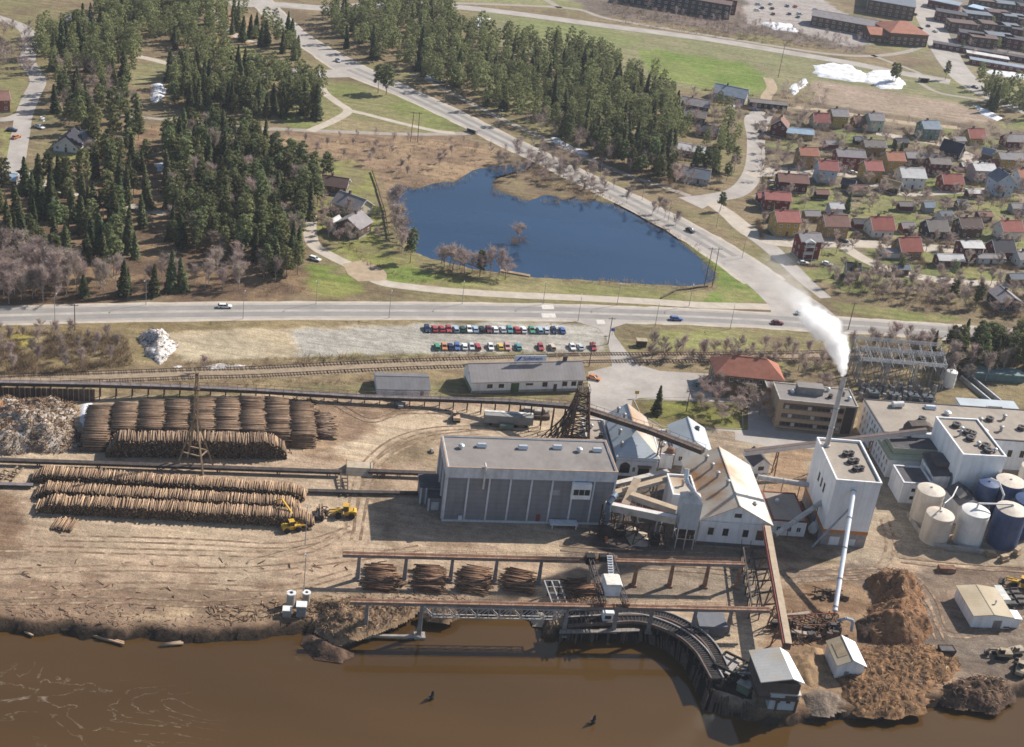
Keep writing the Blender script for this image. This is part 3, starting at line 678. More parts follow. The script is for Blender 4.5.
_wm = {}
def window(root, face, L, D, s, z, w=1.1, h=1.4, fm=None, name='window', pane=True):
    """window s metres along a wall (F front, L left, R right, B back), sill at z: frame with its pane as sub-part"""
    fm = fm or frame_w; k = (round(w, 2), round(h, 2), fm.name)
    if k not in _wm:
        b = MB()
        for q in ((-w/2, -w/2+.1, 0, h), (w/2-.1, w/2, 0, h), (-w/2+.1, w/2-.1, h-.1, h), (-w/2+.1, w/2-.1, 0, .1), (-.04, .04, .1, h-.1)):
            b.bx(q[0], q[1], -0.07, 0.03, q[2], q[3])
        b.bx(-w/2-.08, w/2+.08, -0.16, -0.0705, -0.07, 0.0)
        o = b.build(name, fm); p = MB().bx(-w/2+.11, w/2-.11, -0.035, 0.025, .11, h-.11).build('pane', glass)
        _wm[k] = (o.data, p.data); bpy.data.objects.remove(o); bpy.data.objects.remove(p)
    pos = {'F': ((s, -.0, z), 0), 'B': ((s, D, z), math.pi), 'L': ((0, s, z), -math.pi/2), 'R': ((L, s, z), math.pi/2)}[face]
    o = place(name, _wm[k][0], root, pos[0], pos[1])
    if pane: place('pane', _wm[k][1], o)
    return o

def vent(root, x, y, z, kind=0, r=0.7):
    b = MB()
    if kind == 0:                       # rounded cowl
        b.lathe([(r*.75, 0), (r*.75, .55), (r*1.15, .6), (r*1.15, .95), (r*.7, 1.25), (0.05, 1.35)], 14)
    elif kind == 1:                     # long louvred box
        b.box((0, 0, 0), (r*3.2, r*1.5, .35)); b.prism([(-r*1.8, -r), (r*1.8, -r), (r*1.8, r), (-r*1.8, r)], .35, 1.1, top=[(-r*1.5, -r*.5), (r*1.5, -r*.5), (r*1.5, r*.5), (-r*1.5, r*.5)])
    elif kind == 2:                     # tall pipe with cap
        b.lathe([(r*.45, 0), (r*.45, 1.5), (r*.75, 1.52), (r*.75, 1.8), (.05, 2.1)], 10)
    else:                               # fan housing with dark grille
        b.lathe([(r*1.3, 0), (r*1.3, .35), (r*1.05, .4), (r*1.05, .9), (r*1.25, 1.0), (r*1.25, 1.15), (.6*r, 1.15), (.5*r, .9)], 14)
    m = {0: silver, 1: silver, 2: grey_steel, 3: dark_steel}[kind]
    return b.build('roof_vent', m, root, (x, y, z), smooth_=False)

def roofed_box(root, L, D, h, wallm, roofm, rim=0.35, rimm=None, drop=0.45, wall_name='wall', x0=0, y0=0):
    """flat-roofed block: wall, roof deck sunk behind a parapet rim"""
    MB().bx(x0, x0+L, y0, y0+D, 0, h - 0.02).build(wall_name, wallm, root)
    b = MB()
    for q in ((x0-.12, x0+L+.12, y0-.12, y0+rim), (x0-.12, x0+L+.12, y0+D-rim, y0+D+.12), (x0-.12, x0+rim, y0+rim, y0+D-rim), (x0+L-rim, x0+L+.12, y0+rim, y0+D-rim)):
        b.bx(*q, h - .02, h + drop)
    b.build('parapet', rimm or pale_trim, root)
    MB().bx(x0+rim, x0+L-rim, y0+rim, y0+D-rim, h - .015, h + .10).build('roof', roofm, root)

def gabled(root, L, D, he, hr, wallm, roofm, over=0.5, axis='x', t=0.18, hip=0.0, hipb=None, roof2=None, gx=None):
    """walls with gables and two roof slopes; axis = direction of the ridge; hip = setback of the ridge at each end"""
    hipb = hip if hipb is None else hipb
    if axis == 'y': A, Bw = D, L
    else: A, Bw = L, D
    mid = (gx if gx is not None else Bw / 2)
    def M(a, b_, z): return (a, b_, z) if axis == 'x' else (b_, a, z)
    w_ = MB(); e = .001
    q0 = [(0, 0), (L, 0), (L, D), (0, D)]
    w_.prism(q0, 0, he)
    for a0, a1, hp in ((0, .25, hip), (A - .25, A, hipb)):
        if hp == 0:
            pts = [M(a0, 0, he), M(a0, Bw, he), M(a0, mid, hr - .05)]
            v = M(a1 - a0, 0, 0); w_.extrude(pts, v)
    w_.build('wall', wallm, root)
    k1 = (hr - he) / mid; k2 = (hr - he) / (Bw - mid)
    a0 = -over if hip == 0 else hip; a1 = A + over if hipb == 0 else A - hipb
    e0, e1 = -over, A + over
    lo1 = he - over * k1 + t; lo2 = he - over * k2 + t; top = hr + t
    r = MB()
    def sl(pts, mi): 
        if axis == 'y': pts = pts[::-1]
        r.slab([M(*p) for p in pts], t, mi)
    sl([(e0, -over, lo1), (e1, -over, lo1), (a1, mid, top), (a0, mid, top)], 0)
    sl([(e1, Bw + over, lo2), (e0, Bw + over, lo2), (a0, mid, top), (a1, mid, top)], 1 if roof2 else 0)
    if hip: sl([(e0, Bw + over, lo2), (e0, -over, lo1), (hip, mid, top)], 0)
    if hipb: sl([(e1, -over, lo1), (e1, Bw + over, lo2), (A - hipb, mid, top)], 0)
    ro = r.build('roof', [roofm, roof2] if roof2 else roofm, root)
    if axis == 'x': rp = ((a0, mid, top + .03), (a1, mid, top + .03))
    else: rp = ((mid, a0, top + .03), (mid, a1, top + .03))
    MB().beam(rp[0], rp[1], .35, .10).build('ridge_cap', roof2 or roofm, ro)
    return ro

# ---------------- big grey boiler hall
R_ = rad(11.6)
hall = thing('boiler_hall', 'big grey panelled industrial hall with flat felt roof and pale pilasters', 'industrial building', (-13.1, 319.6, 0), R_)
L, D, Hh = 45.0, 16.2, 16.0
MB().bx(0, L, 0, D, 0, Hh - .5).build('wall', grey_panel, hall)
b = MB()
b.bx(-.16, L+.16, -.16, 0.4, Hh-2.6, Hh+.45); b.bx(-.16, L+.16, D-.4, D+.16, Hh-2.6, Hh+.45); b.bx(-.16, .4, .4, D-.4, Hh-2.6, Hh+.45); b.bx(L-.4, L+.16, .4, D-.4, Hh-2.6, Hh+.45)
b.build('fascia', pale_trim, hall)
MB().bx(.4, L-.4, .4, D-.4, Hh-.49, Hh+.08).build('roof', felt, hall)
b = MB()
for q in ((-.2, L+.2, -.2, .2), (-.2, L+.2, D-.2, D+.2), (-.2, .2, .2, D-.2), (L-.2, L+.2, .2, D-.2)): b.bx(*q, Hh+.452, Hh+.58)
b.build('roof_edging', mat('tan_edging', (0.34, 0.24, 0.17)), hall)
for i in range(9):
    MB().bx(-.22, .22, -.30, -.002, 0.5, Hh-2.62).build('pilaster', pale_trim, hall, (i * L / 8 * .992 + .22, 0, 0))
for i in range(4):
    MB().bx(-.30, -.002, -.22, .22, 0.5, Hh-2.62).build('pilaster', pale_trim, hall, (0, .3 + i * (D - .6) / 3, 0))
MB().bx(-.05, L+.1, -.36, -.31, 0, .55).bx(-.1, L+.1, -.31, -.002, 0, .5).build('plinth', pale_trim, hall)
for x, y, k in ((4.6, 10.4, 0), (10.2, 11.3, 1), (21.3, 11, 1), (30.8, 11.7, 1), (36.6, 10.5, 0), (41.6, 10.9, 1)): vent(hall, x, y, Hh + .08, k, .75)
MB().path([(9.8, 1.2, Hh+1.2), (9.8, -.55, Hh+1.0), (9.8, -.55, Hh-5.5)], .28, 8).build('exhaust_pipe', mat('pale_pipe', (0.55, 0.5, 0.46)), hall)
wb = MB().bx(33.2, 38.4, -1.5, -.31, 8.6, 13.2).build('bay_window', white_w, hall)
MB().bx(33.6, 38.0, -1.56, -1.49, 9.9, 11.6).build('pane', glass, wb)
for i in range(4): MB().bx(33.55 + i*1.5, 33.67 + i*1.5, -1.62, -1.565, 9.85, 11.65).build('mullion', frame_w, wb)
MB().bx(27.6, 30.4, -.06, -.003, 8.8, 10.4).build('vent_panel', mat('pale_louvre', (0.3, 0.3, 0.31)), hall)
MB().bx(25.0, 26.1, -.12, -.003, .5, 2.6).build('door', red_t, hall)
MB().bx(4.2, 5.2, -1.0, -.31, .9, 2.0).build('wall_cabinet', pale_trim, hall)
b = MB(); b.bx(28.5, 36.0, -3.0, -.4, 1.2, 1.5); b.bx(29, 29.3, -2.9, -2.6, 0, 1.2); b.bx(35.4, 35.7, -2.9, -2.6, 0, 1.2); b.build('loading_ramp', pale_trim, hall)
ax = thing('stair_annex', 'small dark roofed grey annex against the left end of the grey hall', 'annex', (-13.1 - 9.3*math.cos(R_) - 2.5*math.sin(R_)*0, 319.6 + 3.2, 0), R_)
MB().bx(3.0, 8.8, 3.2, 9.2, 0, 4.9).build('wall', grey_panel, ax); MB().bx(2.8, 8.9, 3.0, 9.4, 4.91, 5.25).build('roof', felt_d, ax)
MB().bx(5.0, 8.85, -.2, 3.15, 0, 3.9).build('porch', grey_panel, ax); MB().bx(4.8, 8.95, -.4, 2.95, 3.91, 4.25).build('porch_roof', felt_d, ax)
for x in (3.0, 4.4): MB().bx(x, x+.4, 2.75, 3.15, 0, 4.9).build('corner_post', pale_trim, ax)
for x in (4.9, 8.3): MB().bx(x, x+.4, -.65, -.25, 0, 3.9).build('corner_post', pale_trim, ax)
MB().bx(5.8, 7.8, -.26, -.205, .1, 2.6).build('door', pale_trim, ax)

# ---------------- long white store with the roof sign
ws = thing('store_building', 'long low white store with grey sheet roof carrying a blue lettered sign', 'warehouse', (-11.5, 391.6, 0), rad(19.3))
gabled(ws, 36.0, 10.4, 4.4, 7.6, white_w, grey_sheet, over=.7)
for s in (5.6, 9.3): window(ws, 'F', 36, 10.4, s, 1.9, 1.7, 1.2, frame_d)
for s in (23.4, 29.9, 32.9, 35.0): window(ws, 'F', 36, 10.4, s, 1.9, 1.6, 1.5, frame_d)
MB().bx(12.4, 15, -.10, -.003, .1, 3.3).build('gate', green_d, ws); MB().bx(26.3, 27.4, -.10, -.003, .1, 2.6).build('door', frame_d, ws)
MB().bx(17.2, 19.5, -.10, -.003, 2.4, 3.1).build('vent_panel', frame_d, ws)
MB().bx(-.06, -.003, .2, 9, .02, 1.4).build('plinth', mat('mossy_plinth', (0.16, 0.17, 0.09)), ws)
MB().bx(0.02, 36, -.06, -.002, .02, .9).build('plinth', mat('grey_plinth', (0.3, 0.29, 0.27)), ws)
window(ws, 'L', 36, 10.4, 4.6, 4.6, .9, 1.0, frame_d)
ch = MB().bx(30.4, 31.5, 5.2, 6.2, 6.3, 9.2).build('chimney', mat('soot_brick', (0.08, 0.06, 0.055)), ws); MB().bx(30.2, 31.7, 5.0, 6.4, 9.202, 9.4).build('cap', dark_steel, ch)
sg = thing('roof_sign', 'white signboard with blue lettering standing on the long store roof', 'sign', Vector((-11.5, 391.6, 7.75)) + Matrix.Rotation(rad(19.3), 3, 'Z') @ Vector((14.0, 4.7, 0)), rad(19.3))
MB().bx(0, 10.4, 0, .18, .5, 2.5).build('board', mat('sign_white', (0.62, 0.68, 0.74), 0.5, 0.04), sg)
b = MB()
for x in (1, 5, 9.2): b.beam((x, .25, 0), (x, .25, 2.3), .12, .12); b.beam((x, 1.6, -.5), (x, .3, 2.0), .1, .1)
b.build('strut', grey_steel, sg)
sign_blue = mat('sign_blue', (0.03, 0.08, 0.38), 0.5, 0.05)
cu = bpy.data.curves.new('lettering', 'FONT'); cu.body = 'Sofiehem'; cu.size = 1.75; cu.extrude = 0.03; cu.space_character = 0.97; cu.materials.append(sign_blue)
_lt = bpy.data.objects.new('lettering', cu); COL.objects.link(_lt); bpy.context.view_layer.update()
_lm = bpy.data.meshes.new_from_object(_lt.evaluated_get(bpy.context.evaluated_depsgraph_get())); bpy.data.objects.remove(_lt); lt = bpy.data.objects.new('lettering', _lm); COL.objects.link(lt); lt.parent = sg; lt.location = (2.85, -.035, .92); lt.rotation_euler = (rad(90), 0, 0)
lf = [(0.6 + 1.8*t + .1, 0.75 + 1.5 * t + s*.42*math.sin(math.pi*t)) for s, ts in ((1, [i/8 for i in range(9)]), (-1, [i/8 for i in range(7, 0, -1)])) for t in ts]
MB().extrude([(x, -.04, z) for x, z in lf], (0, .035, 0)).build('emblem', sign_blue, sg)

sh = thing('storage_shed', 'low pale shed with dark grey sheet roof left of the long white store', 'shed', (-39.2, 381.6, 0), rad(14))
gabled(sh, 15.8, 10.2, 2.6, 4.2, white_sheet, dgrey_sheet, over=.3)
MB().bx(5, 9, -.1, -.003, .05, 2.3).build('gate', pale_trim, sh); MB().bx(13.0, 14.0, -.1, -.003, .05, 2.1).build('door', grey_steel, sh)

# ---------------- timber trestle tower and the long conveyor
def P3(u, v, z): return P(u, v, z)
tr = thing('trestle_tower', 'tall dark lattice timber tower carrying the long conveyor', 'trestle', (20.9, 366.5, 0), rad(8))
b = MB(); Ht = 19.6
for x, y in ((-2.6, -2.6), (2.6, -2.6), (2.6, 2.6), (-2.6, 2.6)): b.beam((x*1.5, y*1.5, 0), (x*.56, y*.56, Ht), .36, .36)
b.build('post', mat('red_brown_post', (0.13, 0.07, 0.055)), tr)
b = MB()
for z in np.arange(1.6, Ht, 2.1):
    for k in range(4):
        c0 = [(-2.7, -2.7), (2.7, -2.7), (2.7, 2.7), (-2.7, 2.7)][k]; c1 = [(2.7, -2.7), (2.7, 2.7), (-2.7, 2.7), (-2.7, -2.7)][k]
        k0 = 1.45 - .9*z/Ht; z1 = min(z+2.1, Ht); k1 = 1.45 - .9*z1/Ht; A0 = (c0[0]*k0, c0[1]*k0, z); B0 = (c1[0]*k0, c1[1]*k0, z); A1 = (c0[0]*k1, c0[1]*k1, z1); B1 = (c1[0]*k1, c1[1]*k1, z1)
        b.beam(A0, B0, .22, .26); b.beam(A0, B1, .18, .2); b.beam(B0, A1, .18, .2)
b.build('brace', wood_d, tr)
b = MB()
for j, y in enumerate((-2.8, 0, 2.8)):
    for i, x in enumerate((-4.0, -6.4, -8.7, -10.9)):
        zt = 18.5 - i * 2.6; b.beam((x, y, 0), (-1.3 - i*.35, y, zt), .26, .28)
for i, x in enumerate((-4.0, -6.4, -8.7, -10.9)):
    for f in (.12, .27, .42, .58, .74, .9):
        zt = 18.5 - i*2.6; xx = x + (-1.3 - i*.35 - x) * f; b.beam((xx, -3.1, zt*f), (xx, 3.1, zt*f), .18, .22)
        if f < .85: b.beam((xx, -2.8, zt*f), (x + (-1.3 - i*.35 - x)*(f+.15), 2.8, zt*(f+.15)), .13, .16)
b.build('raking_leg', mat('brown_timber', (0.105, 0.072, 0.055), 0.9, 0.25), tr)
b = MB()
for k in range(7): b.bx(-1.7 + k*.5, -1.42 + k*.5, -1.7, 1.7, Ht, Ht+.2)
for q in ((-1.7, -1.7, 1.7, -1.7), (1.7, -1.7, 1.7, 1.7), (1.7, 1.7, -1.7, 1.7), (-1.7, 1.7, -1.7, -1.7)): b.beam((q[0], q[1], Ht+1.1), (q[2], q[3], Ht+1.1), .1, .1)
for x in (-1.7, 0, 1.7):
    for y in (-1.7, 1.7): b.beam((x, y, Ht-.1), (x, y, Ht+1.1), .12, .12)
b.build('platform', wood_d, tr)

def gallery(name, label, pts, w, h, deckm, sidem, roofm=None, legs=None, legm=None, cat='conveyor', group=None, rails=False):
    """inclined conveyor: trough or closed gallery along 3-D points, standing on bents"""
    t = thing(name, label, cat, (pts[0][0], pts[0][1], 0), 0, group); o = Vector(t.location)
    q = [Vector(p) - o for p in pts]
    b = MB()
    for a, c in zip(q[:-1], q[1:]): b.beam(a, c, w, h)
    b.build('gallery', sidem, t)
    b = MB()
    for a, c in zip(q[:-1], q[1:]):
        up = Vector((0, 0, h/2 + .06)); b.beam(a + up, c + up, w + .3, .11)
    b.build('roof', roofm or deckm, t)
    if rails:
        b = MB()
        for a, c in zip(q[:-1], q[1:]):
            d = (c - a); n = max(2, int(d.length / 2.5)); sd = d.cross(Vector((0, 0, 1))).normalized() * (w/2 + .25)
            for s in (-1, 1):
                up = Vector((0, 0, h/2 + 1.0)); b.beam(a + sd*s + up, c + sd*s + up, .08, .08)
                for i in range(n + 1): p = a + d * (i / n) + sd*s; b.beam(p + Vector((0, 0, -h/2)), p + up, .08, .08)
        b.build('railing', rust, t)
    for p in (legs or []):
        p = Vector(p) - o; b = MB(); d = (q[-1] - q[0]); d.z = 0; d.normalize(); sd = Vector((-d.y, d.x, 0))
        zt = p.z; f = Vector((p.x, p.y, 0))
        for s in (-1, 1): b.beam(f + sd*(s*(w*.5 + zt*.06)), f + sd*(s*w*.42) + Vector((0, 0, zt)), .26, .26)
        n = max(1, int(zt / 3.5))
        for i in range(n):
            z0 = zt*i/n + .4; z1 = zt*(i+1)/n - .2
            b.beam(f + sd*(w*.5) + Vector((0, 0, z0)), f - sd*(w*.46) + Vector((0, 0, z1)), .14, .14); b.beam(f - sd*(w*.5) + Vector((0, 0, z1)), f + sd*(w*.5) + Vector((0, 0, z1)), .16, .16)
        b.build('support', legm or wood_d, t)
    return t
cp = [P(-60, 381, 4.6), P(0, 383, 4.6), P(100, 385, 4.2), P(180, 387.5, 2.6), P(256, 391, 1.9), P(365, 397.5, 1.9), P(440, 399.5, 2.4), P(510, 402, 5.2), P(566, 406.5, 9.6), P(586, 410, 12.0)]
lg = []
for a, c in zip(cp[:-1], cp[1:]):
    n = int((c - a).length / 4.5) + 1
    for i in range(n): p = a + (c - a) * (i / n); lg.append((p.x, p.y, p.z - .7))
gallery('log_conveyor', 'long dark log conveyor on timber bents leading up to the trestle tower', cp, 1.5, 1.0, wood_d, dark_steel, mat('worn_grey_deck', (0.15, 0.13, 0.13), 0.8, 0.3), lg, wood_d, rails=True)
cp2 = [cp[-1], P(650, 431, 12.6), P(703, 451.5, 13.4)]
pm_ = P(662, 437, 12.6)
gallery('log_conveyor', 'dark covered conveyor sloping from the trestle tower to the rust stained hall', cp2, 1.9, 1.3, wood_d, dark_steel, mat('brown_deck', (0.12, 0.09, 0.075), 0.85, 0.3), [(pm_.x, pm_.y, 11.6)], wood_d, rails=True)

# ---------------- white process halls
ha = thing('process_hall', 'white hall with pale blue hipped sheet roof behind the grey hall, arched opening in front', 'industrial building', (32.6, 354.6, 0), rad(8.5))
gabled(ha, 11.8, 23, 6.6, 10.6, white_w, pale_sheet, over=.5, axis='y', hip=7.5, hipb=0, roof2=rust_sheet)
aw = MB().extrude([(1.2 + 2.9*k/8, -.06, 1.0 + 2.6 + .9*math.sin(math.pi*k/8)) for k in range(9)][::-1] + [(1.2, -.06, 1.0), (4.1, -.06, 1.0)], (0, .055, 0)).build('arched_opening', glass, ha)
MB().bx(6.6, 9.8, -.10, -.003, .05, 3.4).build('door', black, ha); MB().bx(6.2, 10.2, -1.4, -.003, 3.5, 3.75).build('door_canopy', mat('brown_canopy', (0.18, 0.12, 0.09)), ha)
window(ha, 'F', 11.8, 23, 5.3, 1.5, .9, 1.6, frame_w)
MB().bx(-.1, 11.9, -.14, -.003, 5.0, 5.35).build('string_course', pale_trim, ha)
for x, y, z in ((1.3, 3.0, 7.6), (1.6, 9, 8.2), (3.9, 16.5, 9.3), (2.8, 20.5, 9)): vent(ha, x, y, z, 2, .8)
b = MB()
for y in (8, 11, 14): b._add([(1.2, y, 8.06), (2.4, y, 8.48), (2.4, y+1.2, 8.48), (1.2, y+1.2, 8.06)], [[0, 1, 2, 3]])
ro2 = thing('lean_to', 'beige flat roofed strip beside the pale blue hipped hall', 'annex', (25.6, 352.6, 0), rad(8.5))
roofed_box(ro2, 6.4, 24, 4.6, white_w, felt_w, .3); vent(ro2, 4.5, 14, 4.7, 3, .6); vent(ro2, 2.4, 19, 4.7, 0, .5)
hb = thing('process_hall', 'small white hall with pale blue gable roof at the lawn edge', 'industrial building', (49.6, 364.8, 0), rad(6))
gabled(hb, 10.4, 13.4, 5.6, 8.6, white_w, pale_sheet, over=.5, axis='y')
vent(hb, 7.4, 9.0, 7.2, 3, .6); 
for s in (2, 5, 8): window(hb, 'F', 10.4, 13.4, s, 1.6, 1.1, 1.6)
md = thing('link_block', 'flat beige roofed link block between the two pale blue roofed halls', 'annex', (44.9, 362.0, 0), rad(7))
roofed_box(md, 4.4, 14, 4.4, white_w, felt_w, .25); vent(md, 2.2, 5, 4.5, 0, .45); vent(md, 2.6, 9, 4.5, 3, .5)
tk = thing('rusty_vessel', 'rust brown upright vessel standing under the sloping conveyor', 'tank', P(668, 466, 0), 0)
MB().lathe([(1.4, .8), (1.4, 5.2), (.9, 6.1), (.2, 6.4)], 16).build('shell', rust, tk)
b = MB()
for a_ in range(4): b.beam((1.1*math.cos(a_*1.571), 1.1*math.sin(a_*1.571), 0), (1.1*math.cos(a_*1.571), 1.1*math.sin(a_*1.571), 1), .2, .2)
b.build('leg', dark_steel, tk)
hc = thing('saw_hall', 'large white hall with rust stained gable roof in the middle of the mill', 'industrial building', (54.5, 324.9, 0), rad(6.8))
gabled(hc, 18.9, 29.6, 7.9, 12.9, white_w, rust_sheet, over=.55, axis='y', roof2=mat('pale_rusty_roof_sheet', alb(232, 220, 204), 0.5, 0.05, 0.3, stripes=(1, 1.0, 0.07), c2=alb(204, 152, 104), c2amt=0.85, c2scale=0.08))
for s in (3.2, 7.2, 12.6): window(hc, 'F', 18.9, 29.6, s, 3.4, 1.5, 2.1, frame_d)
window(hc, 'F', 18.9, 29.6, 9.6, 9.3, 1.9, 1.1, frame_d)
MB().bx(15.6, 17.8, -.1, -.003, 2.6, 5.6).build('door', frame_d, hc); MB().bx(-.08, 18.98, -.12, -.003, 7.4, 7.7).build('string_course', pale_trim, hc)
MB().bx(-.1, 19, -.18, -.003, 0, 1.0).build('plinth', mat('dark_plinth', (0.12, 0.11, 0.10)), hc)
for x, y in ((5.2, 25.6), (5.9, 20.9), (6.5, 16.0), (8.1, 10.6)): vent(hc, x, y, 8.0 + x*.53, 2, .9)
vent(hc, 15.2, 5.5, 9.0, 2, .9)
for s in (4, 10, 16, 22): window(hc, 'R', 18.9, 29.6, s, 3.2, 1.4, 2.0, frame_d)
an = thing('dust_room', 'small white box annex with stained roof on the left flank of the rust stained hall', 'annex', (47.2, 333.6, 0), rad(6.8))
roofed_box(an, 6.6, 10.5, 8.4, white_w, rust_sheet, .3, white_w, 0.7); vent(an, 3.5, 5.5, 8.5, 2, .8)
fl = thing('flat_annex', 'low beige roofed annex on the right side of the rust stained hall', 'annex', (75.2, 334.5, 0), rad(7))
roofed_box(fl, 9.5, 14.5, 4.6, white_w, felt_w, .3, red_t, .3); vent(fl, 3, 9, 4.7, 0, .5)
for s in (2, 5, 7.6): window(fl, 'F', 9.5, 14.5, s, 1.4, 1.2, 1.5)
hu = thing('wooden_hut', 'small hut with dark gable roof behind the rust stained hall', 'hut', P(752, 474, 0), rad(20))
gabled(hu, 5.2, 6.2, 3.0, 5.2, white_w, felt_d, over=.45, axis='y'); MB().bx(1.6, 3.4, -.08, -.003, 1.1, 2.4).build('window', frame_d, hu)

# ---------------- dust hopper on legs, with its duct
hp0 = P(673.5, 549, 0)
ho = thing('dust_hopper', 'pale blue grey dust hopper on four thin legs in front of the rust stained hall', 'hopper', (hp0.x, hp0.y, 0), rad(5))
MB().bx(0, 5.2, 0, 5.2, 6.4, 14.4).build('bin', mat('hopper_blue_grey', (0.42, 0.45, 0.48), 0.6, 0.06, stripes=(0, 1.3, .08)), ho)
MB().prism([(-.15, -.15), (5.35, -.15), (5.35, 5.35), (-.15, 5.35)], 14.4, 16.0, top=[(1.6, 1.6), (3.6, 1.6), (3.6, 3.6), (1.6, 3.6)]).build('lid', mat('hopper_lid', (0.5, 0.46, 0.42)), ho)
for x, y in ((.3, .3), (4.9, .3), (4.9, 4.9), (.3, 4.9), (2.6, .3)): MB().beam((x, y, 0), (x, y, 6.4), .24, .24).build('leg', silver, ho)
b = MB(); b.beam((.3, .3, 3.2), (4.9, .3, 3.2), .16, .16); b.beam((.3, 4.9, 3.2), (4.9, 4.9, 3.2), .16, .16); b.beam((.3, .3, 3.2), (.3, 4.9, 3.2), .16, .16); b.build('brace', silver, ho)
MB().prism([(.6, .6), (4.6, .6), (4.6, 4.6), (.6, 4.6)], 4.4, 6.39, top=[(.2, .2), (5, .2), (5, 5), (.2, 5)]).build('cone', dark_steel, ho)
MB().path([(2.6, 2.6, 15.6), (2.6, 2.6, 16.8), (1.2, 3.4, 18.0), (.6, 4.6, 19.2), (.6, 5.6, 21.4)], .62, 12).build('duct', silver, ho)

# ---------------- conveyors and frames between the two halls
gal_w = mat('pale_gallery_sheet', (0.50, 0.45, 0.40), 0.7, 0.1, c2=(0.3, 0.24, 0.18), c2amt=0.6)
gal_t = mat('tan_gallery_roof', alb(196, 172, 142), 0.8, 0.12)
for lab, p, q, w_, h_, rf in (('white closed chip conveyor with a red roof edge running into the dust hopper', P(605, 505.5, 7.2), P(676, 520, 8.6), 1.5, 2.0, mat('white_gallery_roof', (.62, .58, .54), .7, .08)),
        ('grey brown chip conveyor sloping down behind the red edged one', P(631, 496, 7.4), P(677, 511.5, 8.0), 1.7, 1.7, gal_t),
        ('short steep tan chip conveyor crossing between the grey and white halls', P(625, 506, 6.2), P(637, 480, 9.2), 1.9, .9, gal_t),
        ('long tan chip conveyor sloping up from the grey hall toward the hipped hall', P(611, 494.5, 6.2), P(671, 478, 7.5), 1.6, 1.0, gal_t),
        ('narrow dark topped chip conveyor nearest the hipped hall front', P(612, 485, 5.0), P(668, 472, 6.0), 1.3, .9, gal_w)):
    mids = [(p + (q - p) * f) for f in (.25, .75)]
    gt_ = gallery('chip_conveyor', lab, [p, q], w_, h_, rf, gal_w, rf, [(m_.x, m_.y, m_.z - h_/2) for m_ in mids], grey_steel)
    if 'red' in lab and h_ == 2.0:
        o_ = Vector(gt_.location); sd_ = (q - p).cross(Vector((0, 0, 1))).normalized() * -.86; MB().beam(p - o_ + sd_ + Vector((0, 0, 1.0)), q - o_ + sd_ + Vector((0, 0, 1.0)), .22, .3).build('roof_edge', red_t, gt_)
fr = thing('pipe_rack', 'dark tangle of steel frames and ducts at the right corner of the grey hall', 'machinery', P(612, 538, 0), rad(8))
b = MB()
for x in (-3, 0, 3.2, 6.4):
    for y in (0, 4.5): b.beam((x, y, 0), (x, y, 7.5 if x < 1 else 5.2), .28, .28)
for z in (2.5, 5):
    for y in (0, 4.5): b.beam((-3, y, z), (6.4, y, z), .22, .22)
    for x in (-3, 0, 3.2, 6.4): b.beam((x, 0, z), (x, 4.5, z), .2, .2)
for x in (-3, 0, 3.2): b.beam((x, 0, .3), (x+3.1, 0, 2.5), .14, .14); b.beam((x, 0, 2.5), (x+3.1, 0, 5), .14, .14)
b.build('frame', dark_steel, fr)
MB().path([(-2, 2, 2), (-2, 2, 9.5), (-1, 3, 10.5), (0, 5, 10.5)], .8, 10).build('duct', mat('blue_grey_duct', (0.13, 0.17, 0.22), 0.6), fr)
MB().box((-1.6, 1, 0), (2.6, 2.4, 3.2)).build('motor_housing', dark_steel, fr); MB().box((2.4, 2.2, 0), (2, 2, 2.2)).build('motor_housing', dark_steel, fr)
MB().path([(1, 2, 3), (4, 2.4, 3.4), (8, 2.6, 2.0)], .35, 8).build('pipe', rust, fr)
b = MB(); b.box((-1.9, -1.4, 0), (.8, .8, 1.1)); b.build('oil_drum_rack', mat('orange_rust', (0.35, 0.12, 0.05)), fr)
ck = thing('chip_trestle', 'low steel frame over a pale chip heap between the grey and white halls', 'machinery', P(632, 545, 0), rad(4))
b = MB()
for x in (0, 4.4, 8.8):
    for y in (0, 4): b.beam((x, y, 0), (x*.9+.5, y, 4.6), .22, .22)
for y in (0, 4): b.beam((0.5, y, 4.6), (8.6, y, 4.6), .22, .22); b.beam((.2, y, 2), (8.8, y, 2), .18, .18); b.beam((0, y, 0), (4.4, y, 4.6), .16, .16); b.beam((8.8, y, 0), (4.4, y, 4.6), .16, .16)
b.build('frame', dark_steel, ck); MB().box((6, 2, 0), (2.5, 2.6, 2.8)).build('motor_housing', black, ck)

# ---------------- white silo tower with the orange band, chimney and pipes
tw = thing('silo_tower', 'tall white windowless tower with orange band near its foot', 'tower building', (88.7, 333.0, 0), rad(6.2))
L, D, Hh = 12.3, 22.0, 20.0
MB().bx(0, L, 0, D, 5.0, Hh-.02).build('wall', white_sheet, tw); MB().bx(-.06, L+.06, -.06, D+.06, 4.0, 5.0).build('colour_band', orange_b, tw); MB().bx(.05, L-.05, .05, D-.05, 0, 4.0).build('plinth', mat('tower_plinth', (0.32, 0.29, 0.27)), tw)
b = MB()
for q in ((-.15, L+.15, -.15, .3), (-.15, L+.15, D-.3, D+.15), (-.15, .3, .3, D-.3), (L-.3, L+.15, .3, D-.3)): b.bx(*q, Hh-.02, Hh+.8)
b.build('parapet', white_w, tw); MB().bx(.3, L-.3, .3, D-.3, Hh-.015, Hh+.12).build('roof', felt_w, tw)
for x, y in ((6.8, 14.2), (7.2, 10.4), (7.6, 6.6)):
    vent(tw, x-.6, y, Hh+.12, 3, .85); vent(tw, x+1.0, y+.4, Hh+.12, 3, .7)
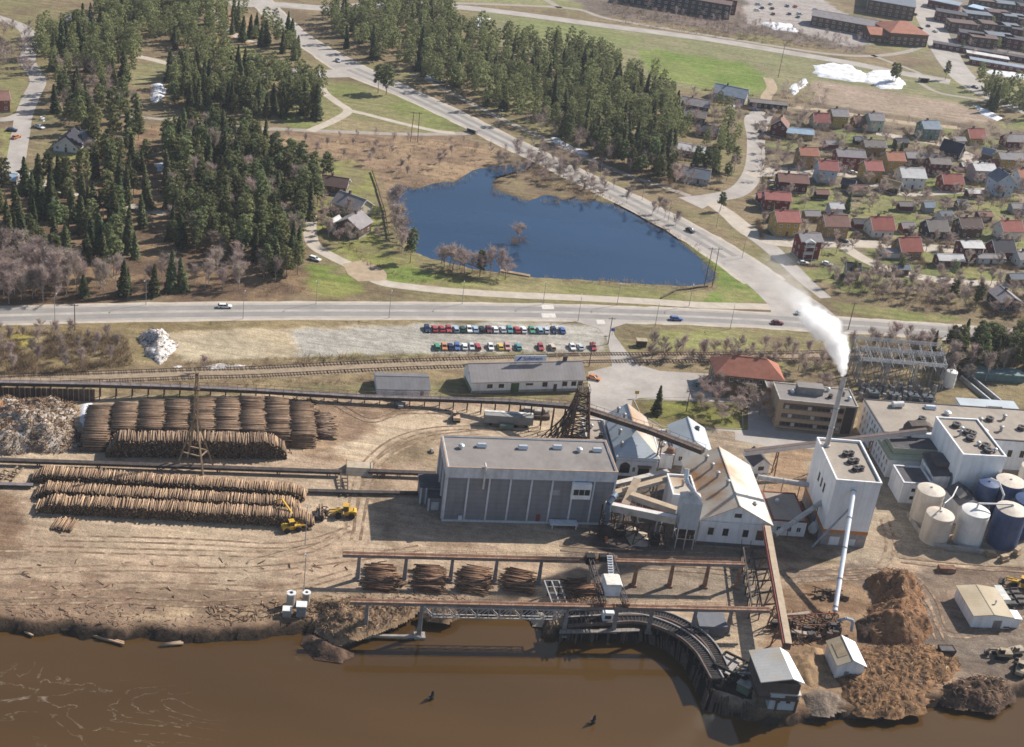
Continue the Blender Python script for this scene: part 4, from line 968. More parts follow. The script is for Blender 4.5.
for s in (7.5, 10.3, 13.2): window(tw, 'L', L, D, s, 12.2, 1.1, 2.6, frame_d)
MB().bx(2.2, 5, -.02, .048, .2, 2.8).build('door', white_w, tw); MB().bx(7, 9.5, -.02, .048, .4, 2.4).build('gate', pale_trim, tw)
cb = P(826.5, 446.5, 20)
cm = thing('chimney', 'slim pale steel chimney on the white tower roof, trailing white smoke', 'chimney', (cb.x, cb.y, 20.12))
MB().lathe([(.95, 0), (.95, .5), (.72, .6), (.66, 22.3), (.6, 22.35), (.55, 22.0)], 18).build('stack', mat('pale_stack', (0.50, 0.47, 0.45), 0.6, 0.06, c2=(0.3, 0.27, 0.25), c2amt=0.6, streak=(2, 2, .2)), cm)
for z in (6, 12, 18): MB().lathe([(.70, z), (.86, z), (.86, z+.18), (.70, z+.18)], 18).build('collar', grey_steel, cm)
MB().lathe([(.62, 22.0), (.74, 22.05), (.74, 22.9), (.6, 22.9)], 18).build('rim', dark_steel, cm)
pw = thing('chip_pipe', 'long white blowing pipe slanting from the white tower face down to the machinery', 'pipe', (0, 0, 0))
a_ = P(854, 489, 18.2); c_ = P(835, 611, 2.4); pw.location = (c_.x, c_.y, 0); o_ = Vector((c_.x, c_.y, 0))
MB().tube(a_ - o_, c_ - o_, .62, .62, 14).build('pipe', mat('white_pipe', (0.74, 0.75, 0.77), 0.35, 0.04), pw)
for f in (.02, .25, .5, .75, .97): p = a_ + (c_ - a_) * f; d = (c_ - a_).normalized(); MB().tube(p - o_ - d*.12, p - o_ + d*.12, .74, .74, 14).build('flange', grey_steel, pw)
MB().beam((0, 0, 0), (0, 0, 2.0), .5, .5).build('stand', rust, pw)
def tubething(lab, p, q, r, m, legs=0):
    t = thing('pipe', lab, 'pipe', (q.x, q.y, 0)); o = Vector((q.x, q.y, 0)); MB().tube(p - o, q - o, r, r, 10).build('run', m, t)
    d = q - p
    for i in range(legs):
        c = p + d * ((i + .5) / legs) - o; MB().beam((c.x, c.y, 0), (c.x, c.y, max(.3, c.z - r)), .2, .2).build('leg', rust, t)
    n = max(2, int(d.length/6))
    for i in range(n + 1): c = p + d*(i/n) - o; dd = d.normalized()*.08; MB().tube(c - dd, c + dd, r*1.18, r*1.18, 10).build('joint', grey_steel, t)
    return t
tubething('grey inclined pipe from the rust stained hall corner up to the white tower flank', P(833, 494, 10.5), P(775, 535, 3.5), .7, mat('grey_pipe', (0.4, 0.39, 0.37)), 2)
tubething('thin blue grey pipe leaning against the white tower front', P(850, 508, 13), P(812, 547, .3), .28, mat('blue_pipe', (0.3, 0.33, 0.38)))
tubething('level grey pipe reaching the left wall of the white tower', P(758, 477, 6.5), P(809, 485, 6.5), .8, mat('pale_grey_pipe', (0.45, 0.42, 0.4)), 3)
ht = thing('white_tank', 'small white horizontal tank beside the foot of the white tower', 'tank', P(814, 532, 0), rad(60))
MB().tube((-2.2, 0, 2), (2.2, 0, 2), 1.3, 1.3, 18).build('shell', whitet, ht); MB().box((-1.3, 0, 0), (.4, 2, 1)).build('saddle', conc, ht); MB().box((1.3, 0, 0), (.4, 2, 1)).build('saddle', conc, ht)
g0, g1 = P(744, 453, 8.2), P(926, 431, 11.9)
gallery('chip_conveyor', 'long pale closed conveyor with brown roof climbing behind the white tower', [g0, g0 + (g1-g0)*.5, g1], 1.0, 1.5, rust, mat('pale_side_sheet', (0.52, 0.48, 0.45), 0.7, .08), mat('brown_roof_strip', (0.13, 0.095, 0.085)), [tuple(P(779, 448, 9.0) - Vector((0, 0, 1.2))), tuple(g0 + (g1-g0)*.45 - Vector((0, 0, 1.2))), tuple(g0 + (g1-g0)*.7 - Vector((0, 0, 1.2)))], rust)
hd = thing('conveyor_head', 'dark rounded hood at the top end of the pale closed conveyor', 'machinery', (P(918, 430, 10.6).x, P(918, 430, 10.6).y, 9.3), rad(10))
b = MB(); b.extrude([(-4, -1.6, 0), (-4, -1.6, 2), (-3, -1.6, 3.4), (2, -1.6, 3.9), (4, -1.6, 3), (4.4, -1.6, 0)][::-1], (0, 3.4, 0)); b.build('hood', mat('dark_hood', (0.09, 0.07, 0.06), .8, .25), hd)
MB().bx(-3, 5, -3.2, -1.7, 0, 1.8).build('casing', white_w, hd)

# ---------------- offices
of = thing('office_block', 'three storey tan brick office block with long bands of dark windows and flat roof', 'office building', (82.4, 396.6, 0), rad(4.6))
L, D, Hh = 24.6, 11.4, 9.6
roofed_box(of, L, D, Hh, brick_t, felt, .3, conc, .35)
for z, nm in ((7.0, 0), (3.9, 1), (1.0, 2)):
    bw = MB().bx(1.5, 20.6, -.05, -.003, z-.35, z+1.75 if nm == 0 else z+1.3).build('window_band', mat('brown_cladding', (0.085, 0.06, 0.05)), of)
    for i in range(13):
        x = 2.2 + i*1.42; MB().bx(x, x+1.15, -.09, -.051, z, z+1.15).build('pane', glass if (i*7+nm*3) % 5 else mat('pale_blind', (0.4, 0.38, 0.35)), bw)
    MB().bx(1.4, 20.7, -.16, -.051, z-.12, z-.02).build('sill', mat('tan_sill', (0.34, 0.27, 0.2)), bw)
MB().bx(20.9, 24.0, -.10, -.003, 0, Hh-.3).build('stair_glazing', mat('brown_glazing', (0.06, 0.045, 0.04), .3), of)
MB().bx(6.5, 14.5, 5.2, 8.6, Hh+.1, Hh+2.4).build('penthouse', mat('penthouse_grey', (0.24, 0.23, 0.22)), of); MB().bx(6.3, 14.7, 5.0, 8.8, Hh+2.4, Hh+2.6).build('penthouse_roof', felt, of)
for x, y, k in ((4.9, 5.2, 0), (16.8, 4.6, 3), (21.2, 7, 3), (22.7, 4.3, 0), (9, 9.8, 1), (17, 9, 0)): vent(of, x, y, Hh+.1, k, .6)
bh = thing('brick_house', 'two storey brown brick office with hipped orange tile roof', 'office building', (64.6, 414.6, 0), rad(4.8))
gabled(bh, 21.6, 11, 7.0, 11.0, brick_b, tile_o, over=.6, hip=5.2)
for i, s in enumerate((2.2, 5.0, 8.6, 11.4, 14.6, 17.4, 20.0)):
    window(bh, 'F', 21.6, 11, s, 4.5, 1.1, 1.5); 
    if i != 3: window(bh, 'F', 21.6, 11, s, 1.2, 1.1, 1.5)
for s in (2.5, 5.5, 8.5): window(bh, 'L', 21.6, 11, s, 4.5, 1.1, 1.5); window(bh, 'L', 21.6, 11, s, 1.2, 1.1, 1.5)
MB().bx(10.8, 12.0, -.08, -.003, .1, 2.3).build('door', frame_d, bh)
for x in (7.0, 14.2):
    ch = MB().bx(x, x+1.1, 6.0, 7.2, 9.4, 12.4).build('chimney', brick_b, bh); MB().bx(x-.1, x+1.2, 5.9, 7.3, 12.402, 12.6).build('cap', dark_steel, ch)
lk = thing('link_block', 'low grey flat roofed link between the brick house and the tan office block', 'annex', (80.6, 410.5, 0), rad(5))
roofed_box(lk, 5.5, 7, 6.2, brick_b, felt, .25, conc, .25)

# ---------------- white mill range on the right
mf = thing('machine_hall', 'wide flat beige roofed mill hall with white window walls behind the tall white block', 'industrial building', (112.3, 383.6, 0), rad(8.4))
L, D, Hh = 58, 20.5, 10.0
roofed_box(mf, L, D, Hh, white_w, felt_w, .35, felt_d, .3)
for z in (1.4, 4.4, 7.2):
    for s in np.arange(2.0, 20, 2.6): window(mf, 'L', L, D, s, z, 1.0, 1.7, frame_w)
for s in (33, 37, 41, 45): window(mf, 'F', L, D, s, 4.6, 1.4, 2.2, frame_d)
for x, y, k in ((9, 17.5, 0), (15, 9, 3), (20.5, 17.2, 1), (25, 14, 0), (34, 10, 2), (38, 12, 3), (43, 13, 2), (39, 5.5, 2), (46.5, 7.5, 3), (51, 11, 2), (33, 4, 0)): vent(mf, x, y, Hh+.1, k, 1.0)
ef = MB().tube((8, 16.5, Hh+1.0), (11.5, 17.0, Hh+1.2), .9, .9, 16).build('white_duct', whitet, mf)
wr = thing('store_hall', 'low hall with a pale grey sheet roof at the back right of the mill', 'industrial building', (P(967, 414, 8).x, P(967, 414, 8).y, 0), rad(9))
MB().bx(0, 19, 0, 9, 0, 7.8).build('wall', white_w, wr); MB().slab([(-.4, -.5, 8.1), (19.4, -.5, 8.1), (19.4, 9.5, 8.7), (-.4, 9.5, 8.7)], .25).build('roof', pale_sheet, wr)
b = MB(); b.beam((8, 1.6, 8.8), (13, 1.6, 8.8), .3, .5); b.beam((8, 4, 9.0), (13, 4, 9.0), .3, .5); b.beam((8, 1.4, 8.8), (8, 4.2, 9.0), .3, .5); b.beam((13, 1.4, 8.8), (13, 4.2, 9.0), .3, .5); b.build('roof_light', grey_steel, wr)
for s in (2, 4.5, 7): window(wr, 'L', 19, 9, s, 4.4, 1.2, 1.8)
gt = thing('digester_house', 'tall plain white block with white edged flat roof full of round fans', 'industrial building', (130.0, 363.4, 0), rad(9.6))
L, D, Hh = 13.1, 21.5, 16.6
roofed_box(gt, L, D, Hh, mat('white_blue_render', (0.74, 0.77, 0.80), .7, .05, .3, c2=(.52, .53, .54), c2amt=.5, streak=(2, 2, .2)), felt_w, .35, white_w, .6)
for x, y in ((4.6, 16.9), (6.4, 13.0), (7.6, 12.2), (5.9, 9.4), (9.0, 5.4), (8.6, 2.7)): vent(gt, x, y, Hh+.1, 3, 1.05)
for x, y in ((5.4, 14.6), (7.2, 6.5), (10.9, 3.0)): vent(gt, x, y, Hh+.1, 0, .55)
vent(gt, 3.6, 11.5, Hh+.1, 2, .7)
lw = MB().extrude([(-.06, 3 + 1.6*math.cos(t), 6.5 + 2.6*math.sin(t)) for t in np.linspace(0, 2*math.pi, 16, endpoint=False)], (.055, 0, 0)).build('round_window', mat('blue_glass', (.10, .14, .2), .3), gt)
# green mansard block and the lower white block before it
m0 = P(889.6, 459.7, 6.0)
gm = thing('mansard_block', 'white block with pale green stepped mansard top in front of the wide mill hall', 'industrial building', (m0.x, m0.y, 0), rad(8.4))
MB().bx(0, 14.5, 0, 17.5, 0, 6.0).build('wall', white_w, gm)
MB().prism([(-.3, -.3), (14.5, -.3), (14.5, 17.5), (-.3, 17.5)], 6.02, 7.6, top=[(.7, .7), (14.5, .7), (14.5, 17.5), (.7, 17.5)]).build('mansard', green_m, gm)
MB().bx(1.1, 14.5, 1.2, 17.5, 7.6, 9.3).build('upper_storey', green_m, gm); MB().bx(.8, 14.6, .9, 17.6, 9.302, 9.65).build('cornice', mat('green_cornice', (.42, .43, .36)), gm); MB().bx(1.0, 14.4, 1.1, 17.4, 9.652, 9.75).build('roof', felt_d, gm)
for z in (.9, 3.6):
    for s in np.arange(1.6, 17, 2.5): window(gm, 'L', 14.5, 17.5, s, z, .95, 1.6, frame_w)
for s in (2, 5): window(gm, 'F', 14.5, 17.5, s, 3.2, 1.0, 1.6)
l0 = P(898, 502, 0)
lo = thing('boiler_annex', 'low white annex with dark felt roof and four small windows behind the cream tanks', 'annex', (l0.x, l0.y - .3, 0), rad(8.4))
roofed_box(lo, 8.6, 9.6, 6.4, white_w, felt_d, .4, pale_trim, .5)
for z in (1.4, 4.0):
    for s in (3.4, 6.4): window(lo, 'F', 8.6, 9.6, s, z, 1.1, 1.0, frame_d)
lo2 = thing('boiler_annex', 'dark grey stepped lean-to against the left wall of the tall white block', 'annex', (l0.x + 9.2, l0.y + 4.5, 0), rad(8.4))
MB().bx(0, 5.6, 0, 9.5, 0, 7.6).build('wall', white_w, lo2); MB().slab([(-.2, -.2, 7.7), (5.8, -.2, 8.4), (5.8, 9.8, 10.2), (-.2, 9.8, 9.4)], .3).build('roof', felt_d, lo2)
MB().bx(1.5, 5.4, 2.6, 8.4, 9.2, 10.6).build('roof_hood', felt_d, lo2)
kh = thing('pump_house', 'white pump house with grey gable roof light among the tanks', 'hut', (129.8, 353.6, 0), rad(16))
gabled(kh, 7.0, 8.4, 6.2, 8.2, white_w, felt_d, over=.3, axis='y'); MB().slab([(.9, 2, 6.98), (3.0, 2, 8.18), (3.0, 6, 8.18), (.9, 6, 6.98)], .06).build('skylight', mat('dusty_skylight', (.3, .26, .21), .4), kh)
MB().bx(3.8, 5.0, -.08, -.003, 4.3, 5.5).build('window', red_t, kh)

def silo(lab, x, y, r, h, m, topm, cone=.9, z0=0, group='tanks'):
    t = thing('storage_tank', lab, 'tank', (x, y, z0), RND.uniform(0, 3)); 
    MB().lathe([(r, 0), (r, h), (r-.12, h+.05)], 40).build('shell', m, t, smooth_=False)
    MB().lathe([(r-.05, h+.06), (r*.6, h+cone*.55), (.3, h+cone), (.3, h+cone+.3)], 40).build('roof', topm, t)
    b = MB()
    for z in np.arange(1.4, h-.3, 1.9): b.lathe([(r-.02, z), (r+.05, z), (r+.05, z+.10), (r-.02, z+.10)], 40)
    b.build('hoop', m, t)
    b = MB()
    for s in (-.25, .25): b.beam((r+.12, s, .2), (r+.12, s, h+1.0), .06, .06)
    for z in np.arange(.4, h, .5): b.beam((r+.12, -.25, z), (r+.12, .25, z), .04, .04)
    b.build('ladder', grey_steel, t); return t
silo('tall cream tank at the back left of the tank group', 120.4, 352.6, 3.9, 10.4, cream, cream)
silo('short cream tank with shallow cone top at the front left', 121.7, 343.6, 3.9, 8.3, cream, cream)
silo('bright white tank between the short cream tank and the big blue tank', 131.3, 344.8, 3.9, 10.2, whitet, whitet)
silo('big dark blue tank at the front with a pale domed top', 141.4, 346.6, 4.3, 11.2, bluet, cream, 1.1)
q = P(1011, 481, 11.6); silo('dark blue tank with pale top behind the big front one', q.x, q.y, 4.2, 11.6, bluet, cream, .6)
q = P(989, 484, 11.0); silo('narrow dark blue tank against the tall white block', q.x, q.y, 2.9, 11.4, bluet, bluet, .5)
q = P(1031, 499, 11.0); silo('dark blue tank cut by the right edge of the tank group', q.x, q.y, 4.2, 10.6, bluet, bluet, 1.0)
q = P(1034, 466, 9.0); silo('pale tank far right behind the blue tanks', q.x, q.y, 3.5, 8.6, cream, cream, .6)
pp = thing('pipe_bridge', 'white pipe running over the tank tops', 'pipe', (131.3, 344.8, 11.2)); 
MB().path([(0, 0, .2), (0, 0, 1.3), (10, 1.8, 1.5), (10, 1.8, .7)], .28, 8).path([(-9.4, -1.2, -.6), (-9.4, -1.2, .6), (-6.5, 2.5, .9), (-4, 8, 1.2)], .18, 8).build('pipe', whitet, pp)
pr = thing('pipe_riser', 'pale bent pipe rising between the blue tanks', 'pipe', P(1003, 498, 11)); MB().path([(0, 0, -9), (0, 0, 1), (-1.5, 2.5, 3.5), (-3.5, 4, 3.5)], .3, 8).build('pipe', whitet, pr)
ww = thing('bund_wall', 'low brown concrete wall curving round the cream and white tanks', 'wall', (0, 0, 0))
q = [P(907, 516, 0), P(919, 534, 0), P(935, 547.5, 0), P(965, 551, 0), P(990, 555, 0)]; b = MB()
for a_, c_ in zip(q[:-1], q[1:]): b.beam(a_ + Vector((0, 0, .7)), c_ + Vector((0, 0, .7)), .4, 1.4)
b.build('wall', conc, ww)
# ================================================================== QUAY AND TIMBER YARD
rust_beam = mat('rusty_runway', (0.23, 0.125, 0.08), 0.8, 0.2, c2=(0.34, 0.24, 0.18), c2amt=.6, c2scale=.3)
pale_post = mat('grey_post', (0.24, 0.22, 0.21), 0.8, 0.15, c2=(0.16, 0.11, 0.085), c2amt=.7)
GZ = 7.6
def gantry(lab, p, q, posts, group='crane runways on the quay'):
    t = thing('crane_runway', lab, 'crane runway', (p.x, p.y, 0), 0, group); o = Vector((p.x, p.y, 0))
    d = (q - p).normalized(); s = Vector((-d.y, d.x, 0))
    up = Vector((0, 0, GZ))
    MB().beam(p - o + up - Vector((0, 0, .55)), q - o + up - Vector((0, 0, .55)), .55, 1.0).build('girder', pale_post, t)
    b = MB(); b.beam(p - o + up + Vector((0, 0, .05)), q - o + up + Vector((0, 0, .05)), 1.5, .16); b.build('walkway', rust_beam, t)
    MB().beam(p - o + up + Vector((0, 0, .2)), q - o + up + Vector((0, 0, .2)), .14, .16).build('rail', rust, t)
    b = MB(); L_ = (q - p).length
    for sd in (-.72, .72):
        for z in (.6, 1.05): b.beam(p - o + s*sd + up + Vector((0, 0, z)), q - o + s*sd + up + Vector((0, 0, z)), .05, .05)
        for i in range(int(L_/2.5) + 1): c = p - o + d*(i*2.5) + s*sd + up; b.beam(c, c + Vector((0, 0, 1.05)), .05, .05)
    b.build('railing', rust, t)
    b = MB()
    for i in range(int(L_/1.6)): c = p - o + d*(i*1.6+.6) + up; b.beam(c - s*.7 - Vector((0, 0, .1)), c + s*.7 - Vector((0, 0, .1)), .1, .12)
    b.build('bracket', rust, t)
    for x, y, z0, k in posts:
        tpar = (Vector((x, y, 0)) - p).dot(d); c = p + d*tpar - o
        b = MB(); b.prism([(c.x-.55, c.y-.45), (c.x+.55, c.y-.45), (c.x+.55, c.y+.45), (c.x-.55, c.y+.45)], z0, GZ-1.06, top=[(c.x-.38, c.y-.3), (c.x+.38, c.y-.3), (c.x+.38, c.y+.3), (c.x-.38, c.y+.3)])
        b.box((c.x, c.y, z0), (1.7, 1.5, .5)); b.build('post', pale_post if k == 0 else rust_beam, t)
    return t, p, d, s
r1p, r1q = Vector((-34.5, 288.1, 0)), Vector((64.6, 307.3, 0))
gantry('rusty crane runway farther from the river, on one row of posts', r1p, r1q, [(x, 288.1 + (x+34.5)*.1937, 0, int(x > 30)) for x in (-30.5, -19.3, -8.2, 2.6, 13.5, 26, 37.4, 46.5, 55.6, 63.8)])
r2p, r2q = Vector((-29.8, 270.0, 0)), Vector((69.2, 289.0, 0))
g2, gp, gd, gs = gantry('rusty crane runway at the waterside with a lattice span over the water', r2p, r2q, [(-25.8, 270.8, -2.3, 0), (-13.4, 273.2, -2.3, 0), (20.5, 279.7, -1.5, 0), (32.3, 282, 0, 0), (40.7, 283.6, 0, 0), (51.3, 285.6, 0, 0), (60, 287.3, 0, 0)])
b = MB()
p0 = r2p + gd * 16.8; n = 13; L_ = 34.0
for sd in (-.55, .55):
    for i in range(n):
        a_ = p0 + gd*(L_*i/n) + gs*sd - Vector((r2p.x, r2p.y, 0)); c_ = p0 + gd*(L_*(i+1)/n) + gs*sd - Vector((r2p.x, r2p.y, 0)); zt, zb = GZ-1.15, GZ-3.9
        tz = lambda k: zb if 0 < k < n else zt
        b.beam(a_ + Vector((0, 0, tz(i))), c_ + Vector((0, 0, tz(i+1))), .2, .22); b.beam(a_ + Vector((0, 0, zt)), c_ + Vector((0, 0, zt)), .2, .22)
        b.beam(a_ + Vector((0, 0, tz(i))), a_ + Vector((0, 0, zt+.01)), .13, .13)
        if i % 2: b.beam(a_ + Vector((0, 0, tz(i))), c_ + Vector((0, 0, zt)), .13, .13)
        else: b.beam(a_ + Vector((0, 0, zt)), c_ + Vector((0, 0, tz(i+1))), .13, .13)
b.build('lattice', mat('pale_lattice_steel', (0.44, 0.41, 0.39), .7, .15), g2)
pb = thing('pier_beam', 'pale concrete beam between two footings standing in the river', 'pier', (-25.8, 270.8, WATER_Z))
dd = Vector((12.6, 2.45, 0)); an_ = math.atan2(2.45, 12.6)
MB().beam((0, -.9, .75), (dd.x, dd.y - .9, .75), .7, .5).build('beam', conc, pb)
for k, f in enumerate((0, 1)): MB().box((dd.x*f, dd.y*f, -1.5), (2.6, 2.2, 2.1), an_).build('footing', conc, pb)

# bridge crane with its white cabin, between the two runways
bc = thing('bridge_crane', 'travelling log crane with white cabin on dark lattice arms between the runways', 'crane', (29.3, 291, 0), rad(11))
for x in (-3.2, 2.2):
    n = 8; b = MB()
    for i in range(n):
        y0, y1 = -10.4 + 20*i/n, -10.4 + 20*(i+1)/n
        for z in (GZ+.5, GZ+2.0): b.beam((x, y0, z), (x, y1, z), .22, .22); b.beam((x+1, y0, z), (x+1, y1, z), .22, .22)
        b.beam((x, y0, GZ+.5), (x, y1, GZ+2.0), .14, .14); b.beam((x+1, y1, GZ+.5), (x+1, y0, GZ+2.0), .14, .14); b.beam((x, y0, GZ+2), (x+1, y1, GZ+2), .14, .14)
    b.build('bridge_girder', dark_steel, bc)
MB().bx(-1.9, 2.0, -7.0, -2.8, GZ+1.0, GZ+3.9).build('cabin', white_w, bc); MB().prism([(-2.2, -7.3), (2.3, -7.3), (2.3, -2.5), (-2.2, -2.5)], GZ+3.9, GZ+4.4, top=[(-1.7, -7.1), (1.8, -7.1), (1.8, -2.7), (-1.7, -2.7)]).build('cabin_roof', mat('cream_cabin_roof', (.62, .57, .5)), bc)
b = MB(); 
for i in range(8): b.beam((.3+.15*i, 0 + i*1.05, GZ+2.4), (1.6+.15*i, 0 + i*1.05, GZ+2.4), .34, .34)
b.beam((.5, 0, GZ+2.2), (1.6, 8, GZ+2.2), .2, .2); b.beam((1.6, 0, GZ+2.2), (2.8, 8, GZ+2.2), .2, .2); b.build('ladder_deck', silver, bc)
MB().box((-2.7, 7.6, GZ+.3), (2.2, 2, 2.2)).build('winch', black, bc); MB().box((1.0, 8.6, GZ+.3), (2.4, 1.6, 1.6)).build('winch', black, bc)
for x in (-3, 3):
    for y in (-9.6, 9.2): MB().box((x, y, GZ+.3), (1.8, .8, .8)).build('end_carriage', rust, bc)
gr = thing('log_grab', 'dark steel grab frame leaning at the water end of the log decks', 'machinery', P(556, 604, 0), rad(12))
b = MB()
for x in (-1.8, 0, 1.8): b.beam((x - 1.2, 3.2, 4.6), (x + 1, -3.6, .2), .3, .3)
for f in np.linspace(0, 1, 6): b.beam((-3 + 2.2*f, 3.2 - 6.8*f, 4.6 - 4.4*f), (.6 + 2.2*f, 3.2 - 6.8*f, 4.6 - 4.4*f), .22, .22)
b.build('frame', grey_steel, gr); MB().box((-1.5, 3.4, 0), (.4, .4, 4.6)).box((1, 3.4, 0), (.4, .4, 4.6)).build('stand', dark_steel, gr)

# ---- river conveyors on the timber quay
def trough(name, lab, px, z0, z1, w_, group):
    pts = [P(u, v, z0) for u, v in px]; c = catmull([(p.x, p.y) for p in pts], 8)
    t = thing(name, lab, 'conveyor', (c[0][0], c[0][1], 0), 0, group); o = c[0]
    d = np.gradient(c, axis=0); d /= np.linalg.norm(d, axis=1)[:, None]; n_ = np.stack([-d[:, 1], d[:, 0]], 1)
    zz = np.linspace(z0, z1, len(c))
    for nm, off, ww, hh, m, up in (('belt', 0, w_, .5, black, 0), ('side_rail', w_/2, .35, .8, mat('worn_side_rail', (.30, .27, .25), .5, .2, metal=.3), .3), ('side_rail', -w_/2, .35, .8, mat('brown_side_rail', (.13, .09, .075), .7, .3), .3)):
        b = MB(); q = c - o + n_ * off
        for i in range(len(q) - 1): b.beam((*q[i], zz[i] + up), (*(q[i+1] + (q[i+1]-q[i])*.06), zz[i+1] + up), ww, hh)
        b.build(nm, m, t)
    b = MB()
    for i in range(0, len(c) - 1): q = c[i] - o; b.beam((*(q - n_[i]*w_*.46), zz[i] + .33), (*(q + n_[i]*w_*.46), zz[i] + .33), .16, .14)
    b.build('slat', dark_steel, t)
    b = MB()
    for i in range(0, len(c), 4):
        q = c[i] - o
        for s in (-1, 1): b.beam((*(q + n_[i]*w_*.45*s), -2.6), (*(q + n_[i]*w_*.45*s), zz[i]), .35, .35)
    b.build('support', wood_d, t)
    return t
trough('river_conveyor', 'inner dark log conveyor bending along the quay to the river house', [(566,623),(600,621.5),(635,620.5),(660,627),(683,639),(700,655),(710,672),(716,684)], 1.2, 2.4, 3.0, 'curved log conveyors on the quay')
trough('river_conveyor', 'outer dark log conveyor curving behind the inner one on the quay', [(566,616),(605,614.5),(650,615.5),(672,621),(693,633),(708,647),(717,662),(722,674)], 1.2, 2.4, 2.6, 'curved log conveyors on the quay')
qw = thing('timber_quay', 'black timber quay wall curving along the river under the log conveyors', 'quay', (0, 0, 0))
q = [P(559,640,-2.3), P(600,640.5,-2.3), P(645,641,-2.3), P(667,650,-2.3), P(682,664,-2.3), P(693,685,-2.3), P(703,711,-2.3), P(727,716,-2.3), P(750,721,-2.3)]
ins = [P(752,690,.6), P(728,682,.6), P(716,676,.6), P(704,655,.6), P(686,642,.6), P(662,631,.6), P(640,628,.6), P(600,629,.6), P(563,630,.6)]
b = MB(); n = len(q)
for i in range(n - 1):
    a_, c_ = q[i], q[i+1]; ai, ci = ins[n-1-i], ins[n-2-i]
    b._add([(a_.x, a_.y, -3.2), (c_.x, c_.y, -3.2), (c_.x*.6 + ci.x*.4, c_.y*.6+ci.y*.4, -.4), (a_.x*.6+ai.x*.4, a_.y*.6+ai.y*.4, -.4)], [[0, 1, 2, 3]])
    b._add([(a_.x*.6+ai.x*.4, a_.y*.6+ai.y*.4, -.4), (c_.x*.6+ci.x*.4, c_.y*.6+ci.y*.4, -.4), (ci.x, ci.y, .7), (ai.x, ai.y, .7)], [[0, 1, 2, 3]])
b.build('slope', mat('shadow_black_timber', (.010, .009, .0085), .9, .4, 1.0, c2=(.022, .016, .012), c2amt=.7, c2scale=.6, bump=.8, bscale=1.5), qw)  # quay slope coloured near black to stand for its shadow
b = MB()
rr = random.Random(4)
for i in range(n - 1):
    for k in range(12):
        f = rr.random(); a_ = q[i] + (q[i+1]-q[i])*f; e = ins[n-1-i] + (ins[n-2-i]-ins[n-1-i])*f
        b.tube((a_.x, a_.y, -3), (a_.x + (e.x-a_.x)*.35, a_.y + (e.y-a_.y)*.35, rr.uniform(-.6, .9)), .2, .16, 6)
b.build('pile', wood_d, qw)
qd = thing('quay_deck', 'pale weathered plank deck along the straight edge of the timber quay', 'quay', (0, 0, 0))
dq = [P(559,633,.9), P(600,632.5,.9), P(640,631,.9), P(640,628,.9), P(600,629,.9), P(560,629.5,.9)]
MB().slab([(p.x, p.y, .95) for p in dq[::-1]][::-1], .3).build('planking', mat('weathered_plank', (.22, .19, .165), .9, .25, 1.0, stripes=(0, 1.1, .3)), qd)
for u in (561, 577, 593, 609, 625, 640): p = P(u, 633, .4); MB().box((p.x, p.y - .1, -3), (.45, .45, 3.6)).build('fender_pile', wood_d, qd)
sp = thing('log_sorting_deck', 'brown and pale plank deck with steel strips behind the straight conveyor', 'platform', (0, 0, 0))
dq = [P(566,612,.5), P(646,612,.5), P(640,605,.5), P(570,605,.5)]
MB().slab([(p.x, p.y, .7) for p in dq], .35).build('planking', mat('deck_planks', (.17, .12, .09), .9, .3, 1.0, c2=(.34, .28, .23), c2amt=.8, c2scale=.25, stripes=(0, 1.6, .4)), sp)
cb_ = thing('control_cabin', 'small white control cabin on the log sorting deck', 'cabin', P(606, 622, .7), rad(10))
MB().box((0, 0, 0), (2.3, 2.2, 3.4)).build('wall', white_w, cb_); MB().box((0, 0, 3.402), (2.7, 2.6, .2)).build('roof', white_sheet, cb_); MB().box((0, -1.11, 1.7), (1.6, .05, 1.0)).build('window', glass, cb_)
db = thing('dark_shed', 'dark blue grey box shed under the waterside crane runway', 'shed', P(709, 631, 0), rad(8))
MB().box((0, 0, 0), (6.6, 4.6, 3.0)).build('wall', mat('slate_wall', (.11, .12, .14), .7, .1), db); MB().slab([(-3.5, -2.6, 3.3), (3.5, -2.6, 3.3), (3.5, 2.6, 3.7), (-3.5, 2.6, 3.7)], .2).build('roof', mat('slate_roof', (.13, .135, .15), .7, .1), db); MB().box((-1.4, -2.31, 0), (1.1, .06, 2.1)).build('door', grey_steel, db)

# ---- inclined chip conveyor from the rust stained hall to the river house
ri = thing('inclined_conveyor', 'long tan topped conveyor running from the rust stained hall down to the river house', 'conveyor', (72.6, 326, 0))
a_, c_ = P(766, 529, 7.2), P(787, 647, 7.0); o = Vector((72.6, 326, 0))
MB().beam(a_ - o, c_ - o, 1.7, 1.6).build('gallery', mat('brown_gallery', (.17, .11, .085), .8, .2, stripes=(1, 1.5, .2)), ri)
MB().beam(a_ - o + Vector((.2, 0, 1.05)), c_ - o + Vector((.2, 0, 1.05)), 1.6, .16).build('roof', gal_t, ri); MB().beam(a_ - o + Vector((-.95, 0, .75)), c_ - o + Vector((-.95, 0, .75)), .22, .4).build('side_trim', red_t, ri)
for f in (.18, .34, .5, .66, .82):
    p = a_ + (c_ - a_)*f - o; b = MB()
    for s in (-1, 1): b.beam((p.x + 1.6*s, p.y, 0), (p.x + 1.0*s, p.y, p.z - .9), .32, .32); b.beam((p.x + 1.5*s, p.y, .5), (p.x - 1.1*s, p.y, p.z - 1.4), .16, .16)
    b.build('support', rust, ri)
b = MB(); p0 = a_ + (c_ - a_)*.12 - o; p1 = a_ + (c_-a_)*.62 - o
